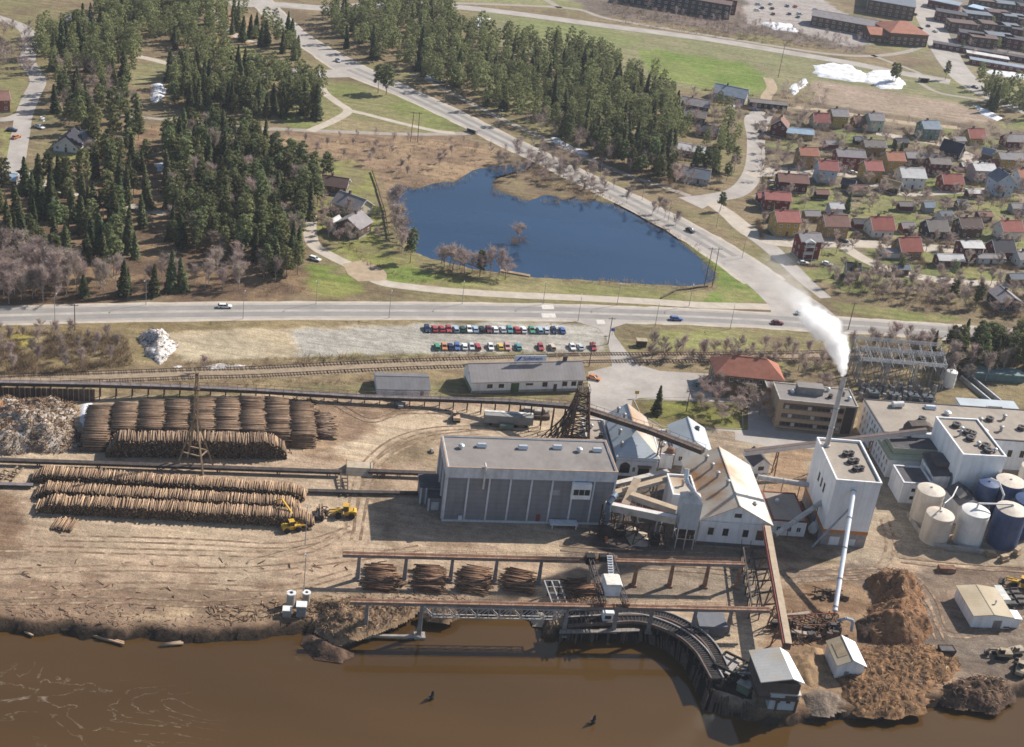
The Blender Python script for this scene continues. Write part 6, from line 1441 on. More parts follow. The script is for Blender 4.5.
# ---- posts standing in the river
for i, (u, v, lab) in enumerate(((431, 699, 'dark leaning mooring pile in the river, left one of two'), (592.5, 723, 'dark leaning mooring pile in the river, right one of two'))):
    t = thing('mooring_pile', lab, 'pile', P(u, v, WATER_Z)); b = MB()
    for k in range(4): b.tube((.35*math.cos(k*1.6), .35*math.sin(k*1.6), -2), (.12*math.cos(k*1.6) + .3, .1*math.sin(k*1.6), 1.5 + .3*k), .26, .2, 7)
    b.build('timber', black, t); MB().lathe([(.62, .7), (.62, .95)], 10).build('band', dark_steel, t)
for i, (u, v, a, ln) in enumerate(((24, 632, -25, 5.5), (108, 640.5, -12, 8.0), (64, 630, 15, 3.5), (172, 645, 20, 5), (318, 622, 55, 5))):
    t = tag(place('drift_log', logs_mesh('drift_log', [(-ln/2, 0, .1, ln/2, 0, .3, .35), (-ln/2+.6, .6, 0, ln/2-.4, .7, .2, .28)], seed=i), None, P(u, v, WATER_Z + .2), rad(a)), ['pale brown log raft lying against the left bank', 'flat pale log raft in the water below the bank', 'short log stranded on the left bank', 'dark sunken logs in the water off the bank', 'pale log sticking up the bank by the slab heap'][i], 'drift log')
# bark litter on the bank edge and debris under the runways: nobody could count it
rg = np.random.default_rng(77); segs = []
bankpts = np.array(bank); 
for i in range(420):
    k = rg.integers(2, 28); f = rg.random(); p = bankpts[k]*(1-f) + bankpts[k+1]*f
    off = 2.2 + rg.gamma(2.0, 2.2); a = rg.uniform(0, 3.14); l_ = rg.uniform(.4, 1.6); z = 0
    segs.append((p[0] - math.cos(a)*l_/2, p[1] + off - math.sin(a)*l_/2, z + .05, p[0] + math.cos(a)*l_/2, p[1] + off + math.sin(a)*l_/2, z + rg.uniform(.05, .2), rg.uniform(.04, .1)))
def scatter_px(q, n, lmax, out, zf=0):
    pts = poly(q); a = np.array(pts); x0, y0 = a.min(0); x1, y1 = a.max(0); c = 0
    while c < n:
        p = (rg.uniform(x0, x1), rg.uniform(y0, y1))
        if not inside(p, pts): continue
        an_ = rg.uniform(0, 3.14); l_ = rg.uniform(.4, lmax); c += 1
        out.append((p[0]-math.cos(an_)*l_/2, p[1]-math.sin(an_)*l_/2, zf + rg.uniform(.02, .15), p[0]+math.cos(an_)*l_/2, p[1]+math.sin(an_)*l_/2, zf + rg.uniform(.05, .4), rg.uniform(.05, .13)))
for q, n in (([(205,606),(320,600),(325,618),(210,622)], 160),
             ([(770,612),(840,612),(835,640),(790,645)], 500), ([(560,590),(600,592),(610,612),(560,612)], 300), ([(270,400),(320,398),(320,440),(290,455)], 260), ([(0,560),(430,560),(430,590),(0,620)], 60)): scatter_px(q, n, 2.6, segs, .6 if n > 850 else 0)
tag(place('wood_debris', logs_mesh('wood_debris', segs + MLIT, n=6, seed=5, palette=[(.65, .52, .42), (.45, .34, .27), (.85, .72, .58), (.3, .24, .2), (1.35, 1.25, 1.1)])), 'loose bark and broken wood along the bank and heaps', 'wood debris', kind='stuff')
# ================================================================== VEHICLES
tyre_m = mat('tyre_rubber', (.02, .02, .02), .9, .1)
carglass = mat('car_glass', (.02, .024, .03), .08, .1, spec=.7)
CAR = {'white': (.72, .72, .70), 'red': (.42, .03, .03), 'blue': (.05, .13, .38), 'dark blue': (.02, .035, .10), 'yellow': (.65, .42, .04), 'orange': (.60, .20, .04), 'green': (.05, .28, .14),
       'dark green': (.03, .08, .05), 'beige': (.55, .46, .32), 'silver': (.50, .52, .54), 'pale blue': (.32, .45, .58), 'black': (.02, .02, .022), 'pink': (.55, .24, .22), 'brown': (.16, .08, .05), 'maroon': (.16, .02, .035), 'teal': (.06, .26, .28)}
for _k, _c in CAR.items():
    _g = sum(_c)/3; CAR[_k] = tuple(_g + (x - _g)*.82 for x in _c)
_car = {}
def car_meshes(col, est):
    k = (col, est)
    if k in _car: return _car[k]
    pm = mat('car_paint_' + col.replace(' ', '_'), CAR[col], .3, .03, spec=.5)
    W = .84
    rear = -2.05 if est else -1.55
    body = MB()
    prof = [(-2.25, .32), (2.2, .32), (2.28, .55), (2.2, .74), (1.1, .86), (-2.1, .88), (-2.27, .7)]
    body.extrude([(x, -W, z) for x, z in prof], (0, 2*W, 0))
    roof = [(rear + .12, 1.36), (.25, 1.36), (.2, 1.42), (rear + .2, 1.42)]
    body.extrude([(x, -.66, z) for x, z in roof], (0, 1.32, 0))
    for x0, x1 in (((rear - .25), (rear + .14)), ((.95), (.22)), ((-.62), (-.62))):
        for s in (-1, 1): body.beam((x0, s*.76, .87), (x1, s*.64, 1.38), .09, .09)
    g = MB()
    a = [(rear - .28, -.74, .865), (1.0, -.74, .865), (1.0, .74, .865), (rear - .28, .74, .865)]; c = [(rear + .13, -.63, 1.35), (.24, -.63, 1.35), (.24, .63, 1.35), (rear + .13, .63, 1.35)]
    g._add(a + c, [[0, 3, 2, 1], [4, 5, 6, 7], [0, 1, 5, 4], [1, 2, 6, 5], [2, 3, 7, 6], [3, 0, 4, 7]])
    wl = MB().tube((0, -.1, 0), (0, .1, 0), .31, .31, 12)
    lt_ = MB().box((2.285, .55, .55), (.04, .34, .16)).box((2.285, -.55, .55), (.04, .34, .16))
    res = []
    for nm, b, m in (('body', body, pm), ('cabin_glass', g, carglass), ('wheel', wl, tyre_m), ('headlight', lt_, mat('headlight', (.7, .7, .66), .2, .02))):
        o = b.build(nm, m); res.append(o.data); bpy.data.objects.remove(o)
    _car[k] = res; return res
def car(lab, pos, rz, col, est=0, group=None, parts=True):
    b, g, wl, l_ = car_meshes(col, est)
    t = thing('parked_car' if group else 'car', lab, 'car', pos, rz, group)
    place('body', b, t); place('cabin_glass', g, t)
    if parts:
        for x in (-1.38, 1.38):
            for s in (-.78, .78): place('wheel', wl, t, (x, s, .31))
        place('headlights', l_, t)
    return t
row1 = ['dark blue', 'red', 'red', 'red', 'pale blue', 'dark green', 'white', 'pale blue', 'black', 'maroon', 'white', 'silver', 'teal', 'red', 'white', 'green', 'pale blue', 'silver', 'dark blue', 'blue']
x1 = [427, 434.5, 441.5, 448.5, 455.5, 462.5, 469, 475, 482, 488.5, 495, 502.5, 509.5, 516.5, 523.5, 531.5, 539.5, 546, 553.5, 562]
nth = ['first', 'second', 'third', 'fourth', 'fifth', 'sixth', 'seventh', 'eighth', 'ninth', 'tenth', 'eleventh', 'twelfth', 'thirteenth', 'fourteenth', 'fifteenth', 'sixteenth', 'seventeenth', 'eighteenth', 'nineteenth', 'twentieth']
ga = 'cars parked in the two rows by the main road'
for i, (u, c) in enumerate(zip(x1, row1)):
    car('%s car parked %s from the left in the back row nearest the road' % (c, nth[i]), P(u, 330 + (u-427)*.012), rad(16 + 90 + RND.uniform(-3, 3) + 180*(i % 3 == 0)), c, i % 4 == 0, ga)
row2 = [(437, 'green'), (444, 'orange'), (450.5, 'dark blue'), (457, 'blue'), (464.5, 'white'), (471.5, 'silver'), (477.5, 'red'), (490.5, 'white'), (500, 'yellow'), (507, 'pink'), (518, 'teal'), (540.5, 'red'), (552, 'beige'), (572, 'white'), (580, 'silver'), (593, 'red')]
for i, (u, c) in enumerate(row2):
    car('%s car parked %s from the left in the front row nearest the railway' % (c, nth[i]), P(u, 348 + (u-437)*.002), rad(14 + 90 + RND.uniform(-4, 4) + 180*(i % 2)), c, i % 3 == 0, ga)
for lab, u, v, a, c, e in (('white car driving on the main road above the snow heap', 225, 307.6, 16, 'white', 1), ('blue car driving on the main road past the pond corner', 676, 320.0, 12, 'blue', 1), ('red car driving on the main road left of the smoke', 777, 324.0, 10, 'maroon', 0),
        ('blue car waiting at the junction beside the smoke', 801, 314.5, 10, 'pale blue', 0), ('dark car on the diagonal road above the pond', 690, 231.5, -50, 'black', 0), ('silver car near the forest junction on the diagonal road', 338, 61.5, -60, 'silver', 0),
        ('orange car standing by the end of the white store', 594, 379, -20, 'orange', 0), ('teal car parked in the shade of the brick house', 700, 386, 10, 'teal', 1), ('dark car parked beside the teal car at the brick house', 704, 383, 12, 'dark blue', 0),
        ('orange car on the left road by the dark roofed house', 16.5, 138, 70, 'orange', 0), ('dark car on the left road crossing', 12, 131, 10, 'dark blue', 0),
        ('blue car parked at the top of the side street', 754, 110.5, 10, 'blue', 0), ('dark car with teal cover beside the brown gable house', 769, 115.5, 40, 'teal', 1), ('dark car parked by the gable house on the side street', 762, 132.5, 20, 'dark blue', 0),
        ('white car on the big road at the right top', 935, 32, 110, 'white', 0), ('dark car on the big road before the orange roofed block', 928, 26.5, 100, 'dark blue', 0), ('dark car at the left edge of the big road', 920, 29, 20, 'black', 0),
        ('dark blue car at the lower end of the big road', 975, 88, -40, 'dark blue', 0), ('car in the courtyard of the red roofed house', 967, 191.5, 20, 'silver', 0),
        ('pale blue car between the flat garage and red roof house', 957.5, 169.5, 20, 'pale blue', 0), ('green car beside the flat white garage', 964, 170.5, 20, 'green', 0), ('white car in the yard of the dark red house', 853, 173.5, 10, 'white', 0),
        ('white car by the red house with white balcony', 803, 264, 10, 'white', 0), ('second white car in the garden of the red balcony house', 827, 265, -20, 'white', 0), ('dark car on the house street behind the red balcony house', 843, 242, 6, 'black', 0),
        ('white car half hidden at the pond house drive', 315, 260, -20, 'white', 1), ('silver car on the house street beside the brown roof house', 772, 183, 30, 'silver', 0), ('pale car at the left edge by the spruces', 40, 128, -30, 'white', 1)):
    car(lab, P(u, v, .06), rad(a), c, e)
lots = [(758, 5, 'pale blue'), (762, 8.5, 'dark blue'), (770.5, 4.5, 'silver'), (772, 9, 'black'), (773, 14.5, 'maroon'), (787, 6.5, 'blue'), (795, 7, 'red'), (789, 14.5, 'dark blue'), (798, 17.5, 'teal'), (799.5, 14.5, 'silver'), (815.5, 10.5, 'blue'), (816.5, 18, 'pale blue'), (818, 23, 'dark blue'), (867, 22.5, 'silver'), (881, 23, 'maroon'), (886, 27.5, 'black'), (829, 23.5, 'dark green'),
        (899, 5, 'white'), (901, 8, 'silver'), (903, 11, 'dark blue'), (906, 14.5, 'blue'), (898, 2.5, 'red'), (915, 15, 'dark blue'), (757, 11, 'white')]
for i, (u, v, c) in enumerate(lots):
    place_ = 'in the far car lot above the brushwood' if u < 830 else ('by the orange roofed block' if u < 890 else 'in the row beside the big road')
    used_ = 'small %s car %s, %s' % (c, place_, {758: 'far left', 762: 'second from left', 787: 'back row', 789: 'front row', 795: 'beside a blue one', 757: 'left edge'}.get(u, 'near its %s' % ('right end' if u > 810 else 'middle') if u < 830 else 'standing alone' if u > 886 and u < 890 else ['upper end', 'lower end'][v > 9]))
    car(used_, P(u, v, .08), rad(RND.choice([100, 105, 20, 15])), c, 0, 'cars in the far lots', parts=False)

mach_y = mat('machine_yellow', (.58, .34, .035), .6, .15, .8, c2=(.25, .16, .07), c2amt=.7)
def loader(lab, pos, rz, log_load=False, scale=1.0, cm=None, name='wheel_loader'):
    t = thing(name, lab, 'wheel loader', pos, rz); t.scale = (scale,)*3; cm = cm or mach_y
    MB().extrude([(x, -1.1, z) for x, z in ((-3.4, .9), (-.2, .9), (-.2, 1.9), (-2.9, 2.2), (-3.5, 1.9))], (0, 2.2, 0)).build('rear_body', cm, t)
    MB().extrude([(x, -.9, z) for x, z in ((.1, .8), (2.4, .8), (2.2, 1.7), (.1, 1.9))], (0, 1.8, 0)).build('front_frame', cm, t)
    cb = MB().prism([(-1.4, -.85), (.2, -.85), (.2, .85), (-1.4, .85)], 2.0, 3.4, top=[(-1.3, -.75), (.05, -.75), (.05, .75), (-1.3, .75)]).build('cabin', carglass, t)
    MB().box((-.62, 0, 3.402), (1.7, 1.8, .16)).build('cabin_roof', cm, cb)
    for x in (-2.2, 1.3):
        for s in (-1.25, 1.25): MB().tube((x, s-.34, .85), (x, s+.34, .85), .85, .85, 16).tube((x, s-.36, .85), (x, s+.36, .85), .38, .38, 10).build('wheel', tyre_m, t)
    b = MB()
    for s in (-.6, .6): b.beam((1.0, s, 1.8), (3.6, s, 1.5), .3, .4); b.beam((3.6, s, 1.5), (4.2, s, .6), .25, .3)
    b.build('lift_arm', cm, t)
    if log_load:
        b = MB()
        for s in (-.8, .8): b.path([(4.0, s, .5), (5.4, s, .4), (5.8, s, 1.0)], .14, 6).path([(4.0, s, 2.0), (5.2, s, 2.3), (5.9, s, 1.6)], .14, 6)
        b.build('grapple', dark_steel, t); rg_ = np.random.default_rng(3)
        lo_ = place('log_load', logs_mesh('log_load', [(4.9 + .36*(k % 3) + .15*(k//3), -2.8, .7 + .32*(k//3), 4.9 + .36*(k % 3)+.15*(k//3), 2.8, .7 + .32*(k//3), .18) for k in range(12)], seed=2), t)
    else:
        MB().extrude([(x, -1.5, z) for x, z in ((4.0, .2), (5.4, .1), (5.5, .2), (4.3, .5), (4.2, 1.2), (3.9, 1.2))], (0, 3.0, 0)).build('bucket', dark_steel, t)
    MB().tube((-2.6, .6, 2.1), (-2.6, .6, 3.0), .1, .1, 8).build('exhaust', dark_steel, t)
    return t
def excavator(lab, pos, rz, cm=None, scale=1.0, boom=((1.2, 3.2), (4.4, 5.0), (6.4, 2.6))):
    t = thing('excavator', lab, 'excavator', pos, rz); t.scale = (scale,)*3; cm = cm or mach_y
    for s in (-1.1, 1.1): MB().extrude([(x, s-.3, z) for x, z in ((-2, .25), (-1.6, 0), (1.6, 0), (2, .25), (2, .6), (1.6, .9), (-1.6, .9), (-2, .6))], (0, .6, 0)).build('track', tyre_m, t)
    MB().lathe([(.9, .7), (.9, 1.1)], 16).build('turntable', dark_steel, t)
    MB().extrude([(x, -1.3, z) for x, z in ((-2.6, 1.1), (1.2, 1.1), (1.2, 1.7), (-.6, 2.0), (-2.5, 2.2))], (0, 2.6, 0)).build('upper_body', cm, t)
    cb = MB().prism([(-.4, .2), (1.2, .2), (1.2, 1.25), (-.4, 1.25)], 1.72, 3.1, top=[(-.3, .25), (.9, .25), (.9, 1.2), (-.3, 1.2)]).build('cabin', carglass, t); MB().box((.3, .72, 3.102), (1.4, 1.1, .12)).build('cabin_roof', cm, cb)
    b = MB(); q = [(.9, 1.8)] + list(boom)
    for a, c in zip(q[:-1], q[1:]): b.beam((a[0], -.4, a[1]), (c[0], -.4, c[1]), .4, .5)
    b.build('boom', cm, t); e = q[-1]; MB().extrude([(e[0]-.5, -1.0, e[1]-.9), (e[0]+.5, -1.0, e[1]-1.0), (e[0]+.6, -1.0, e[1]), (e[0]-.3, -1.0, e[1]+.1)], (0, 1.2, 0)).build('bucket', dark_steel, t)
    return t
loader('yellow wheel loader lifting logs at the right end of the three log rows', P(293, 530), rad(28), False, .85)
b_ = thing('log_crane', 'yellow log crane arm reaching over the row end from the loader', 'crane arm', P(296, 526), rad(140)); MB().beam((0, 0, 2), (6, 0, 5), .4, .45).beam((6, 0, 5), (9, 0, 3), .3, .35).build('boom', mach_y, b_); MB().box((0, 0, 0), (1.4, 1.4, 2)).build('pedestal', mach_y, b_)
loader('big yellow wheel loader carrying a bundle of logs in the timber yard', P(343, 516), rad(190), True, .98)
t = thing('tractor_wheel_unit', 'dark wheeled log carrier with raised stakes next to the loaded wheel loader', 'log carrier', P(320, 517), rad(80))
MB().box((0, 0, .8), (4.2, 1.6, .6)).build('chassis', dark_steel, t)
for x in (-1.2, 1.2):
    for s in (-1.1, 1.1): MB().tube((x, s-.3, .8), (x, s+.3, .8), .8, .8, 14).build('wheel', tyre_m, t)
b = MB()
for x in (-1.6, 0, 1.6):
    for s in (-.9, .9): b.beam((x, s, 1.4), (x, s*1.15, 2.7), .16, .16)
b.build('stake', rust, t)
excavator('small tan tracked excavator in the open yard behind the grey hall', P(456, 420), rad(100), mat('tan_machine', (.42, .30, .2), .8, .2), .8, ((1.2, 2.6), (2.8, 2.6), (3.3, 1.6)))
loader('yellow loader at the right picture edge by the tan roofed shed', P(1019, 587), rad(160), False, .95)
excavator('tan tracked excavator standing by the dark bark heap', P(1000, 657), rad(185), mat('tan_machine2', (.36, .29, .2), .8, .3), .95, ((1.4, 2.2), (3.0, 2.0), (3.6, 1.2)))
excavator('cream tracked machine near the right edge above the dark bark heap', P(1014, 654), rad(200), mat('cream_machine', (.4, .33, .25), .8, .3), .85, ((1.2, 2.2), (2.4, 2.0), (2.8, 1.2)))
loader('dirty brown loader parked low at the right edge', P(1019, 671), rad(70), False, .9, mat('brown_machine', (.3, .24, .17), .8, .25))
t = thing('tipping_skip', 'open dark steel skip on the mud road beside the bark heap', 'skip', P(945, 655), rad(10))
b = MB(); a_ = [(-1.7, -1.0), (1.7, -1.0), (1.7, 1.0), (-1.7, 1.0)]; c_ = [(x*1.18, y*1.25) for x, y in a_]; d_ = [(x*1.1, y*1.14) for x, y in a_]
b.prism(a_, .3, 2.1, top=c_)
for k in range(4): b._add([(*c_[k], 2.1), (*c_[(k+1) % 4], 2.1), (*d_[(k+1) % 4], 2.25), (*d_[k], 2.25)], [[0, 1, 2, 3]])
b.build('bin', dark_steel, t); MB().box((0, 0, 0), (3.4, .5, .3)).build('runner', rust, t)
for i, (u, v, rz, col_, lab) in enumerate(((1000, 600, 100, (.55, .54, .5), 'white topped trailer parked right of the tan roofed shed'), (1008, 601, 100, (.1, .09, .08), 'dark flat trailer parked beside the white topped one'), (1018, 600, 100, (.14, .11, .09), 'dark flat trailer at the right edge by the loader'))):
    t = thing('trailer', lab, 'trailer', P(u, v), rad(rz)); MB().box((0, 0, .8), (6.5, 2.2, .35)).build('bed', dark_steel, t)
    if i == 0: MB().box((0, 0, 1.152), (6.3, 2.1, 1.3)).build('cover', mat('white_tarp', col_, .8), t)
    else:
        b = MB()
        for x in (-3.2, -1, 1.2, 3.2): b.box((x, 0, 1.152), (.15, 2.2, .5))
        b.build('stake', mat('trailer_wood%d' % i, col_), t)
    for x in (-2, 2):
        for s in (-.9, .9): MB().tube((x, s-.2, .45), (x, s+.2, .45), .45, .45, 12).build('wheel', tyre_m, t)
tl0 = P(484, 424); t = thing('freight_trailer', 'long grey freight trailer with white roof edge in the yard behind the grey hall', 'trailer', (tl0.x, tl0.y - 1, 0), rad(8))
MB().bx(0, 14.5, 0, 2.9, 1.0, 3.6).build('box', mat('grey_tarp', (.24, .24, .23), .85, .12), t); MB().bx(-.05, 14.55, 2.0, 3.0, 3.602, 3.75).build('roof', mat('pale_roof', (.6, .58, .54)), t)
for x in (2, 5, 9.5, 12.5):
    for s in (.3, 2.6): MB().tube((x, s-.25, .5), (x, s+.25, .5), .5, .5, 12).build('wheel', tyre_m, t)
MB().bx(4.5, 8.5, -1.6, -.1, .1, 1.5).build('crate', mat('green_crate', (.16, .19, .15)), t)
t = thing('machine_parts', 'brown machine parts on a low wooden platform beside the freight trailer', 'machinery', P(535, 416), rad(8))
MB().box((0, 0, 0), (8.5, 4.0, 1.2)).build('platform', wood_d, t); b = MB(); b.box((-2.4, .6, 1.2), (2.2, 1.8, 1.4)).box((.6, .2, 1.2), (2, 2.2, 1.0)).tube((2.4, -.4, 2), (3.8, .8, 2), .7, .7, 12); b.build('machine', mat('dusty_machine', (.36, .32, .28), .8, .3), t)
for i, (u, v) in enumerate(((394, 402), (432, 452), (400, 405), (383, 477))):
    t = thing('concrete_blocks', ['dark and pale concrete blocks dumped below the storage shed', 'pale stone slab left of the grey hall wall', 'white rubble slabs beside the dark concrete blocks', 'brown scrap block beside the crossing ramp road'][i], 'rubble', P(u, v), rad(i*30)); rg_ = random.Random(i); b = MB()
    for k in range(9 if i in (0, 2) else 2): b.box((rg_.uniform(-3, 3)*(i in (0, 2)), rg_.uniform(-1.5, 1.5)*(i in (0, 2)), 0), (rg_.uniform(.7, 2.2), rg_.uniform(.6, 1.4), rg_.uniform(.4, 1.2)), rg_.uniform(0, 3))
    b.build('slab', conc if i != 3 else rust, t)
t = thing('scrap_machinery', 'dark scrap machinery lying in the yard beside the long white pipe', 'machinery', P(830, 596), rad(12)); rg_ = random.Random(9); b = MB()
for k in range(16): b.box((rg_.uniform(-4.5, 4.5), rg_.uniform(-1.8, 1.8), 0), (rg_.uniform(.6, 2.4), rg_.uniform(.5, 1.2), rg_.uniform(.4, 1.7)), rg_.uniform(0, 3))
for k in range(6): b.beam((rg_.uniform(-5, 5), rg_.uniform(-2, 2), .4), (rg_.uniform(-5, 5), rg_.uniform(-2, 2), 1.8), .25, .25)
b.build('scrap', mat('brown_scrap', (.10, .07, .05), .9, .35, c2=(.2, .15, .1), c2amt=.7), t)
t = thing('chipper', 'dark tangle of chipping machinery at the foot of the white pipe', 'machinery', P(812, 632), rad(6)); rg_ = random.Random(14)
for k in range(20): MB().box((rg_.uniform(-9, 6), rg_.uniform(-3.6, 3.6), 0), (rg_.uniform(.8, 3), rg_.uniform(.6, 1.8), rg_.uniform(.6, 3.0)), rg_.uniform(-.3, .3)).build('casing', dark_steel, t)
b = MB()
for k in range(18): b.beam((rg_.uniform(-9, 6), rg_.uniform(-4, 4), rg_.uniform(.3, 3)), (rg_.uniform(-9, 6), rg_.uniform(-4, 4), rg_.uniform(.6, 4)), .22, .22)
for k in range(8): x, y = rg_.uniform(-9, 6), rg_.uniform(-3.5, 3.5); b.beam((x, y, 0), (x, y, rg_.uniform(2, 4.4)), .25, .25)
b.build('frame', rust, t); MB().beam((-9, 1, 3.2), (-1, 2.4, 4.0), .9, .35).beam((-8.5, -2, 1.6), (0, -3, 1.4), 1.2, .35).build('belt', mat('pale_belt', (.34, .28, .22)), t); MB().path([(6.5, 2, 2.6), (7.8, .6, 4.4), (9.6, .4, 4.0), (9.8, .2, 1.0)], .4, 10).build('duct', mat('bluegrey_duct', (.3, .34, .4), .6), t)
for i, (u, v, lab) in enumerate(((990, 556, 'stack of pallets in front of the big blue tank'), (1003, 561, 'low brown pallet stack right of the big blue tank'), (1016, 555, 'pale crate stack at the right edge below the blue tanks'))):
    t = thing('pallet_stack', lab, 'pallets', P(u, v), rad(10 + 20*i)); b = MB()
    for k in range(4): b.box((0, 0, .28*k), (3.4 - i*.4, 1.8, .2), k*.05)
    b.build('pallet', wood_l, t); MB().box((0, 0, 1.15), (2.2, 1.2, .5 + .3*i)).build('crate', mat('crate_wood', (.4, .3, .2), .9, .2), t)

# ================================================================== HOUSES
roof_cols = {'red tile': (182, 100, 84), 'orange tile': (192, 122, 92), 'grey': (158, 150, 150), 'dark': (78, 76, 84), 'blue grey': (150, 164, 178), 'white': (222, 218, 214), 'brown': (152, 108, 94), 'brown grey': (138, 128, 122), 'pale blue': (176, 204, 228), 'black': (58, 58, 72), 'rose': (188, 108, 98), 'tan': (206, 170, 120), 'dark brown': (112, 88, 80), 'slate': (120, 128, 140)}
wall_cols = {'yellow': (.42, .28, .08), 'white': (.62, .62, .60), 'red': (.20, .045, .035), 'dark red': (.13, .035, .035), 'brown': (.13, .075, .05), 'green': (.16, .24, .20), 'pale green': (.36, .44, .36), 'pink': (.45, .33, .32), 'pale blue': (.44, .52, .62), 'grey': (.34, .34, .34), 'dark': (.06, .05, .05), 'ochre': (.32, .21, .09), 'cream': (.50, .44, .33), 'brick red': (.26, .10, .065)}
def rm(n): return mat('roof_' + n.replace(' ', '_'), alb(*roof_cols[n]), .8, .10, .4, stripes=(0, .5, .10), c2=tuple(c*.72 for c in alb(*roof_cols[n])), c2amt=.5, c2scale=.25)
def wm(n): return mat('wall_' + n.replace(' ', '_'), wall_cols[n], .85, .06, .4, stripes=(0, .5, .10))
found = mat('foundation', (.3, .29, .27), .9, .1)
_hw = {}; HOUSES = []
def hwin(parent, x, y, z, rz, w=1.1, h=1.3):
    k = (w, h)
    if k not in _hw:
        b = MB()
        for q in ((-w/2, w/2, 0, .14), (-w/2, w/2, h-.14, h), (-w/2, -w/2+.14, .14, h-.14), (w/2-.14, w/2, .14, h-.14), (-.05, .05, .14, h-.14)): b.bx(q[0], q[1], -.07, .02, q[2], q[3])
        b.bx(-w/2+.14, w/2-.14, -.03, .015, .14, h-.14, 1)
        o = b.build('window', [frame_w, glass]); _hw[k] = o.data; bpy.data.objects.remove(o)
    return place('window', _hw[k], parent, (x, y, z), rz)
def house(lab, u, v, L, D, he, rise, wall, roof, rz=8, axis='x', chim=1, hip=0, cat='house', group=None, win=True, dormer=False, near=True, nwin=None, name=None):
    """house standing on the ground with its nearest wall at the photo position (u, v)"""
    if u > 740: he *= 1.22; L *= .9; D *= .9
    p = P(u, v); a = rad(rz); c, s = math.cos(a), math.sin(a)
    loc = (p.x - c*L/2, p.y - s*L/2, 0)
    HOUSES.append((p.x - s*D/2, p.y + c*D/2, L, D)); t = thing(name or ('villa' if cat == 'house' else cat.replace(' ', '_')), lab, cat, loc, a, group)
    MB().bx(-.06, L+.06, -.06, D+.06, 0, .5).build('foundation', found, t)
    b_ro = gabled(t, L, D, he, he + rise, wm(wall), rm(roof), over=.55, axis=axis, t=.2, hip=hip)
    for i in range(chim):
        if axis == 'x': x, y = L*(.35 + .3*i), D*.5
        else: x, y = L*.5, D*(.55 + .2*i)
        ch = MB().bx(x-.42, x+.42, y+.1, y+.9, he + rise*.55, he + rise + 1.1).build('chimney', mat('chimney_brick', (.16, .09, .075), .9, .15), b_ro)
        MB().bx(x-.5, x+.5, y+.02, y+.98, he+rise+1.102, he+rise+1.25).build('cap', dark_steel, ch)
    if win:
        fl = [1.3] if he < 5 else [1.3, 4.3]
        n = nwin or max(2, int(L/3.0))
        for z in fl:
            for i in range(n):
                if z == 1.3 and i == n//2 and he >= 5: continue
                hwin(t, L*(i+.5)/n, 0, z, 0)
            m_ = max(1, int(D/3.4))
            for i in range(m_): hwin(t, 0, D*(i+.5)/m_, z, -math.pi/2); hwin(t, L, D*(i+.5)/m_, z, math.pi/2)
        if axis == 'x' and hip == 0 and rise > 2: hwin(t, 0, D/2, he + .3, -math.pi/2, .9, 1.1)
        if axis == 'y' and hip == 0 and rise > 2: hwin(t, L/2, 0, he + .3, 0, .9, 1.1)
        x = L*((n//2)+.5)/n; dr = MB().bx(x-.5, x+.5, -.08, -.062, .4, 2.4).build('door', frame_d, t)
        MB().bx(x-.8, x+.8, -1.0, -.063, 0, .38).build('step', found, t)
    # barge boards
    if hip == 0:
        b = MB(); k = rise/((D if axis == 'x' else L)/2); W_ = D if axis == 'x' else L; e = .6
        for A0 in (-.58, (L if axis == 'x' else D) + .58):
            for s0, s1 in ((-.55, W_/2), (W_+.55, W_/2)):
                z0 = he - .55*k + .02; z1 = he + rise + .02
                q0 = (A0, s0, z0) if axis == 'x' else (s0, A0, z0); q1 = (A0, s1, z1) if axis == 'x' else (s1, A0, z1)
                b.beam(q0, q1, .08, .26)
        b.build('barge_board', frame_w, t)
    return t
